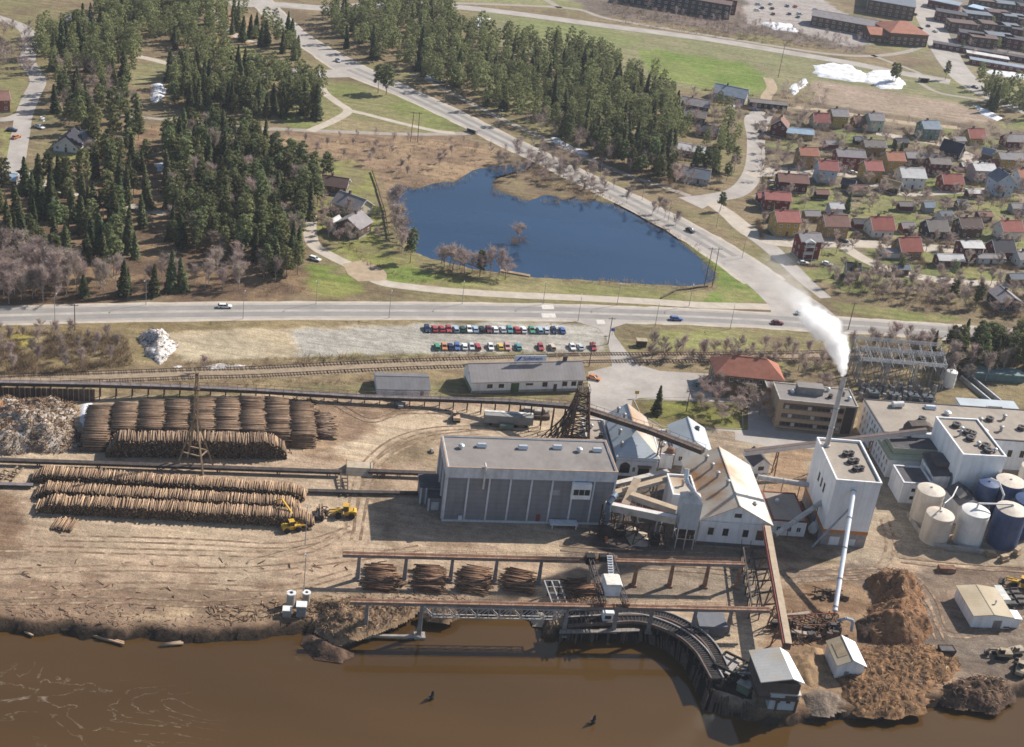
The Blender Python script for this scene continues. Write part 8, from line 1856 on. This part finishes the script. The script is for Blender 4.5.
def twig_tris(p0, p1, w, rg):
    d = p1 - p0; s = np.cross(d, rg.normal(0, 1, d.shape)); s /= np.linalg.norm(s, axis=1)[:, None] + 1e-9
    V = np.stack([p0 - s*w[:, None], p0 + s*w[:, None], p1], 1).reshape(-1, 3); return V, np.arange(len(V)).reshape(-1, 3)
def bare_crown(seed, h=11., r=3.0, n=760, up=1.0):
    """leafless crown: limbs, branches and fine twigs"""
    rg = np.random.default_rng(seed); P0, P1, W = [], [], []
    limbs = []
    for i in range(13):
        z = h*rg.uniform(.22, .85); a = rg.uniform(0, 6.28); l_ = (h - z)*rg.uniform(.4, .7) + .8
        e = np.array([math.cos(a)*l_*.6*r/3, math.sin(a)*l_*.6*r/3, z + l_*.85*up]); limbs.append((np.array([0, 0, z]), e)); P0.append([0, 0, z]); P1.append(e); W.append(.085)
    for i in range(n):
        b, e = limbs[rg.integers(0, len(limbs))]; f = rg.uniform(.15, 1); p = b + (e-b)*f; d = rg.normal(0, .8, 3); d[2] = abs(d[2])*.9 + .25; l_ = rg.uniform(.5, 1.7)*(h/11)
        P0.append(p); P1.append(p + d*l_*.8); W.append(rg.uniform(.03, .065))
        for _ in range(2): q = p + d*l_*.8*rg.uniform(.3, .9); P0.append(q); P1.append(q + rg.normal(0, .5, 3)*l_*.8 + np.array([0, 0, .25])); W.append(rg.uniform(.022, .048))
    V, F = twig_tris(np.array(P0, float), np.array(P1, float), np.array(W), rg); t = rg.uniform(.6, 1.5, len(F)); return np_mesh('crown', V, F, twig_m, tint=np.stack([t*1.03, t*.97, t], 1))
def trunk_mesh(h, r, m, lean=0): return None
def proto_trunk(h, r, m, seed, bend=.15):
    rg = random.Random(seed); b = MB(); pts = [Vector((0, 0, 0))]
    for i in range(1, 5): pts.append(Vector((rg.uniform(-bend, bend)*i*.5, rg.uniform(-bend, bend)*i*.5, h*i/4)))
    for i in range(4): b.tube(pts[i], pts[i+1], r*(1 - i*.22), r*(1 - (i+1)*.22), 7)
    o = b.build('trunk', m); d = o.data; bpy.data.objects.remove(o); return d
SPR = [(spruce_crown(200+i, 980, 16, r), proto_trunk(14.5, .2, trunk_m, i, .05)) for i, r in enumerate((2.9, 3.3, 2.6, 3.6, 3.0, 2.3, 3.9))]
PIN = [(pine_crown(300+i), proto_trunk(15.0, .2, pinetr_m, 10+i, .2)) for i in range(9)]
BIR = [(bare_crown(400+i, 11, rr), proto_trunk(9.5, .13, birch_m, 20+i, .25)) for i, rr in enumerate((2.6, 3.2, 2.2, 3.6, 2.9))]
GRB = [(bare_crown(450+i, 8.5, 4.6, 900, .75), proto_trunk(5.0, .17, mat('grey_trunk', (.16, .13, .115), .9, .2), 30+i, .3)) for i in range(3)]
KIND = {'spruce': (SPR, 'spruce'), 'pine': (PIN, 'pine'), 'bare_birch': (BIR, 'birch'), 'bare_tree': (GRB, 'bare tree')}
LIM = {'spruce': 290, 'pine': 295, 'bare_birch': 290, 'bare_tree': 240}
cand = []                                # (kind, x, y, scale, label, group)
def add_tree(kind, x, y, s, lab, grp): cand.append((kind, x, y, s, lab, grp))
def stand(px, n, mix, lab, grp, gap=3.4, s=(.66, 1.16), avoid=()):
    pts = poly(px); a = np.array(pts); x0, y0 = a.min(0); x1, y1 = a.max(0); got = []; tries = 0
    ks, ws = zip(*mix)
    while len(got) < n and tries < n*40:
        tries += 1; p = (RND.uniform(x0, x1), RND.uniform(y0, y1))
        if not inside(p, pts) or any((p[0]-q[0])**2 + (p[1]-q[1])**2 < gap*gap for q in got) or any(inside(p, z) for z in avoid): continue
        k = RND.choices(ks, ws)[0]
        if any(abs(p[0]-hx) < hl*.5 + 2.2 and -hd*.5 - (2 if k in ('bare_birch', 'bare_tree') else 12) < p[1]-hy < hd*.5 + 2 for hx, hy, hl, hd in HOUSES): continue
        got.append(p); sc = RND.uniform(*s)*{'spruce': .90, 'pine': .94}.get(k, 1.08)
        nm = {'spruce': 'dark green spruce', 'pine': 'pale green pine with bare lower trunk', 'bare_birch': 'leafless grey brown birch', 'bare_tree': 'leafless wide grey tree'}[k]
        add_tree(k, p[0], p[1], sc, '%s %s' % (nm, lab), '%s %s' % ({'spruce': 'spruces', 'pine': 'pines', 'bare_birch': 'birches', 'bare_tree': 'bare trees'}[k], grp))
SP, PI, BI, GB = 'spruce', 'pine', 'bare_birch', 'bare_tree'
stand([(30,46),(60,30),(95,18),(130,20),(140,55),(132,84),(120,88),(60,78),(34,60)], 96, [(SP, .3), (PI, .7)], 'in the dense wood at the upper left', 'in the upper left wood', 3.5)
stand([(96,10),(150,0),(205,0),(222,30),(224,52),(205,62),(170,48),(145,44),(110,28)], 124, [(SP, .2), (PI, .8)], 'in the far wood along the top left', 'in the top left wood', 3.5)
stand([(168,72),(225,66),(262,76),(322,96),(322,118),(300,122),(240,118),(175,112)], 130, [(SP, .35), (PI, .65)], 'in the wood block below the branch road', 'in the wood below the branch road', 4.0)
stand([(168,142),(200,132),(256,146),(300,170),(330,182),(318,212),(308,232),(300,252),(258,262),(210,258),(172,250),(166,200)], 205, [(SP, .15), (PI, .7), (BI, .15)], 'in the wood left of the pond houses', 'in the wood left of the pond', 4.0)
stand([(44,92),(100,88),(138,110),(142,168),(110,190),(86,166),(60,128)], 46, [(PI, .75), (SP, .15), (BI, .1)], 'scattered round the slate roofed house', 'round the slate roofed house', 5)
stand([(-25,180),(40,170),(92,190),(130,210),(136,262),(120,284),(78,262),(60,280),(20,250),(-25,232)], 65, [(SP, .75), (PI, .25)], 'on the open slope at the left edge', 'on the left slope', 3.5)
stand([(92,168),(150,160),(160,200),(150,230),(104,228)], 15, [(SP, .5), (PI, .5)], 'in the clearing strip left of the wood', 'in the left clearing', 5)
stand([(-30,270),(40,268),(78,286),(76,298),(20,304),(-30,304)], 59, [(BI, 1)], 'in the birch belt above the main road at left', 'in the left birch belt', 3.2, (.8, 1.25))
stand([(80,280),(130,288),(160,278),(250,284),(256,292),(130,298),(84,298)], 22, [(BI, .8), (SP, .2)], 'along the bank above the main road', 'on the left roadside bank', 4, (.6, 1.0))
stand([(256,250),(300,246),(306,268),(300,280),(262,278)], 15, [(PI, .8), (SP, .2)], 'in the roadside group beside the pond drive', 'beside the pond drive', 4, (.75, .95))
stand([(-25,20),(30,40),(34,84),(-25,74)], 30, [(BI, .7), (GB, .3)], 'at the upper left edge', 'at the upper left edge', 5, (.7, 1.0))
stand([(60,66),(130,84),(160,110),(100,120),(60,96)], 17, [(BI, 1)], 'at the edge of the upper left wood', 'at the upper left wood edge', 5, (.7, .95))
stand([(210,258),(260,262),(300,268),(290,284),(215,276)], 12, [(BI, 1)], 'at the foot of the wood left of the pond', 'at the wood foot left of the pond', 4, (.6, .85))
stand([(222,12),(262,22),(268,48),(225,44)], 15, [(SP, .5), (PI, .5)], 'beside the bend of the far road', 'at the far road bend', 5)
stand([(262,30),(288,42),(302,58),(296,64),(270,52),(262,46)], 15, [(PI, .7), (SP, .3)], 'inside the road fork at the top', 'in the top road fork', 5)
house_gap = [poly([(735,95),(752,95),(752,112),(735,112)]), poly([(666,90),(690,86),(690,98),(668,98)])]
stand([(322,22),(360,8),(420,2),(446,14),(452,34),(450,78),(470,92),(440,96),(424,86),(410,74),(372,62),(340,46)], 186, [(SP, .2), (PI, .8)], 'in the big wood between the two far roads', 'in the big wood, left half', 3.5)
stand([(452,34),(480,36),(512,46),(560,50),(580,60),(590,110),(590,150),(560,146),(520,126),(480,108),(450,90)], 201, [(SP, .2), (PI, .8)], 'in the big wood below the green field', 'in the big wood, middle part', 3.5)
stand([(560,56),(600,62),(632,78),(668,98),(672,130),(664,180),(640,178),(600,160),(580,140),(580,80)], 170, [(SP, .2), (PI, .8)], 'in the big wood toward the side street', 'in the big wood, right part', 3.5)
stand([(520,126),(570,150),(640,182),(690,194),(700,180),(660,172),(590,146),(540,124)], 44, [(BI, .8), (PI, .2)], 'along the lower edge of the big wood', 'at the lower edge of the big wood', 4, (.6, .9))
stand([(655,100),(700,104),(730,110),(738,124),(738,160),(728,192),(700,194),(668,180),(662,140)], 59, [(PI, .6), (SP, .25), (BI, .15)], 'among the houses by the side street', 'among the side street houses', 5, (.7, .95))
stand([(488,164),(520,154),(560,166),(596,184),(600,198),(560,194),(546,186),(510,180)], 32, [(BI, .5), (GB, .5)], 'on the marshy upper shore of the pond', 'on the upper pond shore', 4, (.45, .75))
stand([(478,160),(540,146),(600,178),(690,226),(680,232),(590,188),(540,160),(490,166)], 32, [(BI, 1)], 'along the pond side of the diagonal road', 'along the diagonal road', 4.5, (.45, .7))
stand([(436,262),(452,266),(480,272),(508,276),(506,280),(470,277),(440,268)], 16, [(GB, .6), (BI, .4)], 'on the near shore of the pond', 'on the near pond shore', 3, (.75, 1.1))
stand([(388,206),(398,204),(404,240),(412,252),(404,258),(394,244)], 17, [(BI, .7), (GB, .3)], 'on the left shore of the pond', 'on the left pond shore', 3, (.6, .9))
stand([(320,200),(330,214),(366,222),(380,240),(350,250),(322,240)], 17, [(GB, .6), (BI, .4)], 'in the gardens of the pond houses', 'in the pond house gardens', 4, (.5, .8))
stand([(270,138),(330,140),(470,142),(480,160),(400,180),(330,160)], 25, [(BI, 1)], 'in the brown meadow above the pond', 'in the brown meadow', 7, (.35, .6))
stand([(752,112),(820,118),(900,126),(1030,134),(1040,290),(900,284),(840,270),(760,226)], 186, [(GB, .75), (BI, .25)], 'in the gardens of the housing area', 'in the housing gardens', 7, (.5, .85))
stand([(826,276),(880,278),(960,290),(1040,294),(1040,318),(960,312),(870,298),(836,290)], 59, [(GB, .5), (BI, .5)], 'on the slope below the lower street', 'below the lower street', 5, (.5, .85))
stand([(850,346),(900,344),(1030,352),(1040,378),(950,384),(935,372),(850,356)], 44, [(BI, .8), (GB, .2)], 'behind the power substation', 'behind the substation', 4, (.6, 1.0))
stand([(942,350),(1040,356),(1040,376),(950,376)], 25, [(PI, .8), (SP, .2)], 'in the pine row right of the substation', 'right of the substation', 4.5, (.8, 1.05))
stand([(976,84),(1000,94),(1040,100),(1040,122),(1012,120),(985,108)], 32, [(PI, .7), (SP, .3)], 'in the pine clump at the dirt pitch corner', 'at the dirt pitch corner', 5, (.85, 1.1))
stand([(605,6),(740,22),(860,44),(860,52),(740,40),(620,22)], 65, [(BI, 1)], 'in the brush belt along the upper road', 'in the upper road brush belt', 6, (.4, .65))
stand([(700,385),(745,390),(746,426),(700,420)], 10, [(GB, 1)], 'on the office lawn', 'on the office lawn', 5, (.6, .85))
stand([(740,396),(775,400),(774,424),(752,420)], 8, [(GB, 1)], 'against the office end wall', 'at the office end wall', 3, (.6, .8))
stand([(640,352),(720,352),(830,358),(850,372),(800,380),(790,366),(720,364),(650,362)], 30, [(GB, .5), (BI, .5)], 'along the railway behind the offices', 'along the office railway', 4, (.5, .8))
stand([(-25,338),(60,336),(120,340),(130,362),(60,372),(-25,374)], 32, [(BI, 1)], 'in the thicket below the main road at left', 'in the left roadside thicket', 5, (.4, .7))
stand([(800,88),(835,94),(820,112),(790,112),(770,100)], 15, [(GB, 1)], 'by the snow at the pitch corner', 'by the pitch corner snow', 5, (.6, .9))
stand([(955,20),(1040,26),(1040,66),(960,58)], 22, [(GB, .6), (PI, .4)], 'between the far terraces', 'between the far terraces', 9, (.5, .7))
for k, u, v, s, lab in ((SP, 656, 414, .62, 'single pointed spruce on the office lawn'), (PI, 410, 263, .85, 'single pine on the near left shore of the pond'), (PI, 378, 93, .95, 'left pine of the pair at the footpath lawn'), (PI, 386, 95, 1.0, 'right pine of the pair at the footpath lawn'),
        (SP, 916, 352, .55, 'pointed spruce just left of the round spruce by the substation'), (SP, 931, 356, .55, 'broad round spruce beside the pointed one by the substation'), (GB, 519, 243, .95, 'leafless bush tree on the pond islet'), (GB, 822, 398, 1.0, 'wide leafless tree behind the office beside the chimney'),
        (PI, 720, 211, .6, 'small pine at the side street mouth'), (SP, 892, 160, .6, 'left fir of the pair beside the yellow orange roofed house'), (SP, 899, 158, .62, 'right fir of the pair beside the yellow orange roofed house'), (PI, 852, 280, .5, 'thin pine by the grey hut below the street'), (PI, 952, 300, .6, 'pine on the slope below the white roofed shed'),
        (PI, 975, 308, .7, 'pine left of the brown barn'), (PI, 900, 274, .45, 'small pine on the lawn below the yellow house'), (PI, 952, 278, .45, 'small bushy pine below the white roofed shed'), (SP, 770, 222, .5, 'dark fir beside the rose roofed junction house'), (SP, 846, 212, .62, 'dark fir beside the shiny pale shed'),
        (PI, 892, 84, .8, 'left pine at the snow field by the upper road'), (PI, 895, 82, .8, 'right pine at the snow field by the upper road'), (PI, 945, 80, .7, 'lone pine at the top junction'), (BI, 205, 372, .5, 'single birch by the railway snow strip'), (PI, 480, 276, .6, 'small pine among the bare trees on the near pond shore')):
    x, y = P2(u, v); add_tree(k, x, y, s, lab, None)
cand.sort(key=lambda c: (c[5] is not None, c[1]**2 + c[2]**2))
cnt = {}; far_trees = []
hz = {16: 1}
for k, x, y, s, lab, grp in cand:
    cnt[k] = cnt.get(k, 0) + 1
    if cnt[k] > LIM[k]: far_trees.append((k, x, y, s)); continue
    cr, tk_ = KIND[k][0][RND.randrange(len(KIND[k][0]))]
    t = thing(k, lab, KIND[k][1], (x, y, -.05), RND.uniform(0, 6.28), grp); t.scale = (s*RND.uniform(.9, 1.12), s*RND.uniform(.9, 1.12), s*RND.uniform(.84, 1.14)); t.rotation_euler = (RND.gauss(0, .03), RND.gauss(0, .03), t.rotation_euler[2])
    place('trunk', tk_, t); place('crown', cr, t)
# the trees beyond the first 300 of a kind: the far side of the woods, one mass per kind
def mass(kind, name, lab, m, builder):
    sel = [c for c in far_trees if c[0] == kind]
    if not sel: return
    Vs, Fs, Ts, o_ = [], [], [], 0; src = builder; dat = []
    for me in src:
        n = len(me.vertices); v = np.empty(n*3, np.float32); me.vertices.foreach_get('co', v); f = np.empty(len(me.loops), np.int32); me.loops.foreach_get('vertex_index', f)
        kk = len(me.loops)//len(me.polygons); c = np.empty(len(me.polygons)*4, np.float32); me.attributes['tint'].data.foreach_get('color', c); dat.append((v.reshape(-1, 3), f.reshape(-1, kk), c.reshape(-1, 4)[:, :3]))
    for _, x, y, s in sel:
        v, f, c = dat[RND.randrange(len(dat))]; a = RND.uniform(0, 6.28); ca, sa = math.cos(a), math.sin(a)
        w_ = np.stack([v[:, 0]*ca - v[:, 1]*sa, v[:, 0]*sa + v[:, 1]*ca, v[:, 2]], 1)*s + np.array([x, y, 0]); Vs.append(w_); Fs.append(f + o_); Ts.append(c*RND.uniform(.75, 1.25)); o_ += len(v)
    tag(place(name, np_mesh(name, np.concatenate(Vs), np.concatenate(Fs), m, tint=np.concatenate(Ts))), lab, kind, None, 'stuff')
mass('spruce', 'spruce_wood', 'far spruces of the woods standing in one dark mass', spruce_m, [spruce_crown(250+i, 560, 16, 3.1) for i in range(3)])
mass('pine', 'pine_wood', 'far pines of the woods standing in one mass', pine_m, [pine_crown(350+i, 16., 560) for i in range(3)])
mass('bare_birch', 'birch_wood', 'far leafless birches in one brown haze', twig_m, [bare_crown(470+i, 11, 3.4, 300) for i in range(3)])
mass('bare_tree', 'bare_wood', 'far leafless trees in one grey haze', twig_m, [bare_crown(480+i, 8.5, 4.4, 320) for i in range(3)])

def brush(name, lab, areas, m, per=1.6, h=(.8, 2.2), w_=(.02, .05), seed=0, spread=.5):
    rg = np.random.default_rng(seed); P0, P1, W = [], [], []
    for px, dens in areas:
        pts = poly(px) if px[0][1] > -9e3 and not isinstance(px, tuple) else list(px); a = np.array(pts); x0, y0 = a.min(0); x1, y1 = a.max(0); n = int((x1-x0)*(y1-y0)*dens)
        X_ = rg.uniform(x0, x1, n); Y_ = rg.uniform(y0, y1, n); d = signed_dist(X_, Y_, pts); cl = fbm(X_*.16, Y_*.16, seed+2)
        ok = (d > 0) & (cl > .40); X_, Y_, cl = X_[ok], Y_[ok], cl[ok]
        for _ in range(int(per*5)):
            k = len(X_); hh = rg.uniform(*h, k)*(.5 + cl); a_ = rg.normal(0, spread, (k, 2)); j = rg.normal(0, .35, (k, 2))
            P0.append(np.stack([X_ + j[:, 0], Y_ + j[:, 1], np.zeros(k)], 1)); P1.append(np.stack([X_ + j[:, 0] + a_[:, 0]*hh, Y_ + j[:, 1] + a_[:, 1]*hh, hh], 1)); W.append(rg.uniform(*w_, k))
    V, F = twig_tris(np.concatenate(P0), np.concatenate(P1), np.concatenate(W), rg); t = rg.uniform(.55, 1.5, len(F))
    return tag(place(name, np_mesh(name, V, F, m, tint=np.stack([t*1.05, t*.97, t*.9], 1))), lab, 'brushwood', None, 'stuff')
brush('brushwood', 'brown leafless brush below the main road and along the railway', [([(-30,334),(60,332),(125,338),(134,364),(100,374),(-30,376)], 1.7), ([(170,364),(280,358),(424,354),(420,360),(280,367),(180,370)], .5), ([(420,353),(600,352),(600,357),(430,358)], .35),
    ([(640,350),(800,352),(850,372),(780,366),(660,360)], .4), ([(-30,386),(80,384),(380,378),(376,384),(100,392),(-30,394)], .25), ([(620,338),(660,352),(640,360),(622,345)], .3)], brush_m, 1.7, (.9, 2.4), (.025, .055), 3)
brush('brushwood', 'brown brush round the pond and in the marsh', [([(484,168),(540,152),(600,184),(598,199),(560,192),(540,186),(516,180)], .5), ([(436,258),(510,274),(506,280),(440,270)], .5), ([(388,196),(396,200),(404,240),(412,254),(400,256),(390,230)], .4), ([(508,238),(528,236),(530,242),(512,245)], 1.2), ([(540,196),(600,198),(700,254),(716,276),(708,284),(716,290),(720,272),(700,246),(640,212),(600,192)], .18),
    ([(276,140),(380,138),(470,140),(486,160),(440,184),(388,190),(370,172),(300,156)], .14), ([(326,232),(392,270),(430,282),(424,286),(370,268)], .5)], brush_m, 1.5, (.6, 1.8), (.025, .05), 5)
brush('brushwood', 'grey brown brush in the gardens and on the slope below the lower street', [([(826,274),(900,280),(1040,292),(1040,316),(900,308),(840,292)], .38), ([(752,116),(900,128),(1040,140),(1040,240),(900,238),(800,226),(762,200)], .045), ([(850,342),(1040,350),(1040,380),(860,366)], .25), ([(600,2),(750,22),(866,46),(862,54),(740,40),(620,24)], .22)], brush_m, 1.5, (.7, 2.1), (.03, .06), 7)
brush('undergrowth', 'brown undergrowth on the forest floor and road banks', [([(-30,250),(160,262),(300,268),(304,296),(-30,302)], .16), ([(60,90),(160,110),(330,150),(300,250),(160,250),(60,200)], .06), ([(480,112),(690,190),(690,200),(560,150)], .2), ([(262,276),(306,272),(308,292),(262,296)], .4)], brush_m, 1.5, (.5, 1.5), (.025, .05), 9)

hed = []
for hx, hy, hl, hd in HOUSES:
    if hx < 60 or hy < 430 or hl < 8: continue
    gx_, gy_ = hl*.5 + RND.uniform(4, 7), hd*.5 + RND.uniform(4, 8)
    for q in (((hx-gx_, hy-gy_), (hx+gx_, hy-gy_+2), (hx+gx_, hy-gy_+3.2), (hx-gx_, hy-gy_+1.2)), ((hx-gx_-.6, hy-gy_), (hx-gx_+.6, hy-gy_), (hx-gx_+.6, hy+gy_), (hx-gx_-.6, hy+gy_)), ((hx-gx_, hy+gy_), (hx+gx_, hy+gy_+2), (hx+gx_, hy+gy_+3.2), (hx-gx_, hy+gy_+1.2))):
        if RND.random() < .72: hed.append((q, 3.2))
brush('garden_hedges', 'brown leafless garden hedges between the house plots', hed, brush_m, 1.6, (.9, 1.8), (.04, .07), 11, .25)
brush('reeds', 'pale dry reeds along the pond margin', [([(385,190),(452,182),(470,170),(480,172),(456,186),(388,194)], .7), ([(492,180),(500,192),(530,202),(560,198),(600,200),(600,204),(528,204),(494,194)], .8), ([(596,200),(660,224),(704,258),(716,276),(708,282),(700,258),(656,227),(600,204)], .5), ([(540,276),(690,283),(712,284),(690,289),(560,282)], .5)], tint_mat('dry_reed', (.40, .31, .18), .2, .9, thru=.2), 1.3, (.7, 1.5), (.03, .06), 13, .2)

# ================================================================== SMOKE and HAZE
def smoke():
    top = Vector((cb.x, cb.y, 20.12 + 22.9)); px = [(842, 376, 43.0, 0.7), (841.5, 366, 46, 1.5), (840.5, 352, 50, 2.5), (836, 341, 53, 3.2), (829, 331, 56, 3.7), (819, 323, 59, 3.5), (809, 315, 62, 3.2), (802, 305, 65, 3.1), (794, 292, 69, 3.8), (783, 276, 74, 5.0), (770, 256, 80, 6.1)]
    pts = [(top.x + (P(u, v, 43).x - P(842, 376, 43).x)*1.0, top.y, 0) for u, v, z, r in px]
    cen = []
    for u, v, z, r in px:
        p = P(u, v, z); f = (p.y - top.y)
        cen.append((P(u, v, z), r))
    # keep the plume near the stack: slide each centre along its height so that it drifts away from the camera gently
    bm_v, bm_f, o_ = [], [], 0
    c = [(k[0], k[1]) for k in cen]
    n = 20; rings = []
    for i in range(len(c)):
        p, r = c[i]; d = (c[min(i+1, len(c)-1)][0] - c[max(i-1, 0)][0]).normalized(); a = d.orthogonal().normalized(); b_ = d.cross(a)
        rings.append([p + a*math.cos(6.2832*j/n)*r*1.35 + b_*math.sin(6.2832*j/n)*r*1.35 for j in range(n)])
    b = MB(); vs = [q for rr_ in rings for q in rr_]; fs = [[i*n + j, i*n + (j+1) % n, (i+1)*n + (j+1) % n, (i+1)*n + j] for i in range(len(rings)-1) for j in range(n)] + [list(range(n))[::-1], list(range((len(rings)-1)*n, len(rings)*n))]
    b._add(vs, fs); m = bpy.data.materials.new('white_smoke'); m.use_nodes = True; nt = m.node_tree; N = nt.nodes; L = nt.links; N.remove(N['Principled BSDF'])
    pv = N.new('ShaderNodeVolumePrincipled'); pv.inputs['Color'].default_value = (.995, .995, 1, 1); pv.inputs['Anisotropy'].default_value = .45
    geo = N.new('ShaderNodeNewGeometry')
    acc = None
    # density falls off from the plume's own axis, broken up by billowing noise
    nz = N.new('ShaderNodeTexNoise'); nz.inputs['Scale'].default_value = .32; nz.inputs['Detail'].default_value = 5; nz.inputs['Roughness'].default_value = .6; L.new(geo.outputs['Position'], nz.inputs['Vector'])
    off = N.new('ShaderNodeVectorMath'); off.operation = 'MULTIPLY_ADD'; off.inputs[1].default_value = (3.6,)*3; L.new(nz.outputs['Color'], off.inputs[0])
    sh_ = N.new('ShaderNodeVectorMath'); sh_.operation = 'SUBTRACT'; sh_.inputs[1].default_value = (1.8,)*3; L.new(geo.outputs['Position'], sh_.inputs[0]); L.new(sh_.outputs[0], off.inputs[2])
    dens = []
    fine = []
    for i in range(len(c) - 1):
        for f in (0, .5): fine.append((c[i][0].lerp(c[i+1][0], f), c[i][1]*(1-f) + c[i+1][1]*f, i + f))
    for p, r, s in fine:
        d = N.new('ShaderNodeVectorMath'); d.operation = 'DISTANCE'; d.inputs[1].default_value = tuple(p); L.new(off.outputs[0], d.inputs[0])
        mr = N.new('ShaderNodeMapRange'); mr.inputs['From Min'].default_value = r*1.1; mr.inputs['From Max'].default_value = r*.55; mr.inputs['To Min'].default_value = 0; mr.inputs['To Max'].default_value = [3.4, 3.0, 2.4, 1.9, 1.6, 1.2, .6, .16, .05, .025, .01][int(s)]
        L.new(d.outputs['Value'], mr.inputs['Value']); dens.append(mr.outputs['Result'])
    acc = dens[0]
    for d in dens[1:]:
        mx = N.new('ShaderNodeMath'); mx.operation = 'MAXIMUM'; L.new(acc, mx.inputs[0]); L.new(d, mx.inputs[1]); acc = mx.outputs[0]
    L.new(acc, pv.inputs['Density']); L.new(pv.outputs[0], N['Material Output'].inputs['Volume'])
    tag(b.build('smoke', m), 'white smoke billowing from the slim chimney and thinning to the left', 'smoke', None, 'stuff')
smoke()
HAZE = 0.00006
if HAZE:
    m = bpy.data.materials.new('haze'); m.use_nodes = True; nt = m.node_tree; nt.nodes.remove(nt.nodes['Principled BSDF']); pv = nt.nodes.new('ShaderNodeVolumePrincipled')
    pv.inputs['Color'].default_value = (.80, .87, 1.0, 1); pv.inputs['Density'].default_value = HAZE; pv.inputs['Anisotropy'].default_value = .1; nt.links.new(pv.outputs[0], nt.nodes['Material Output'].inputs['Volume'])
    tag(MB().bx(-4600, 4600, -400, 7600, -9, 232).build('haze', m), 'thin pale blue spring haze', 'haze', None, 'stuff')
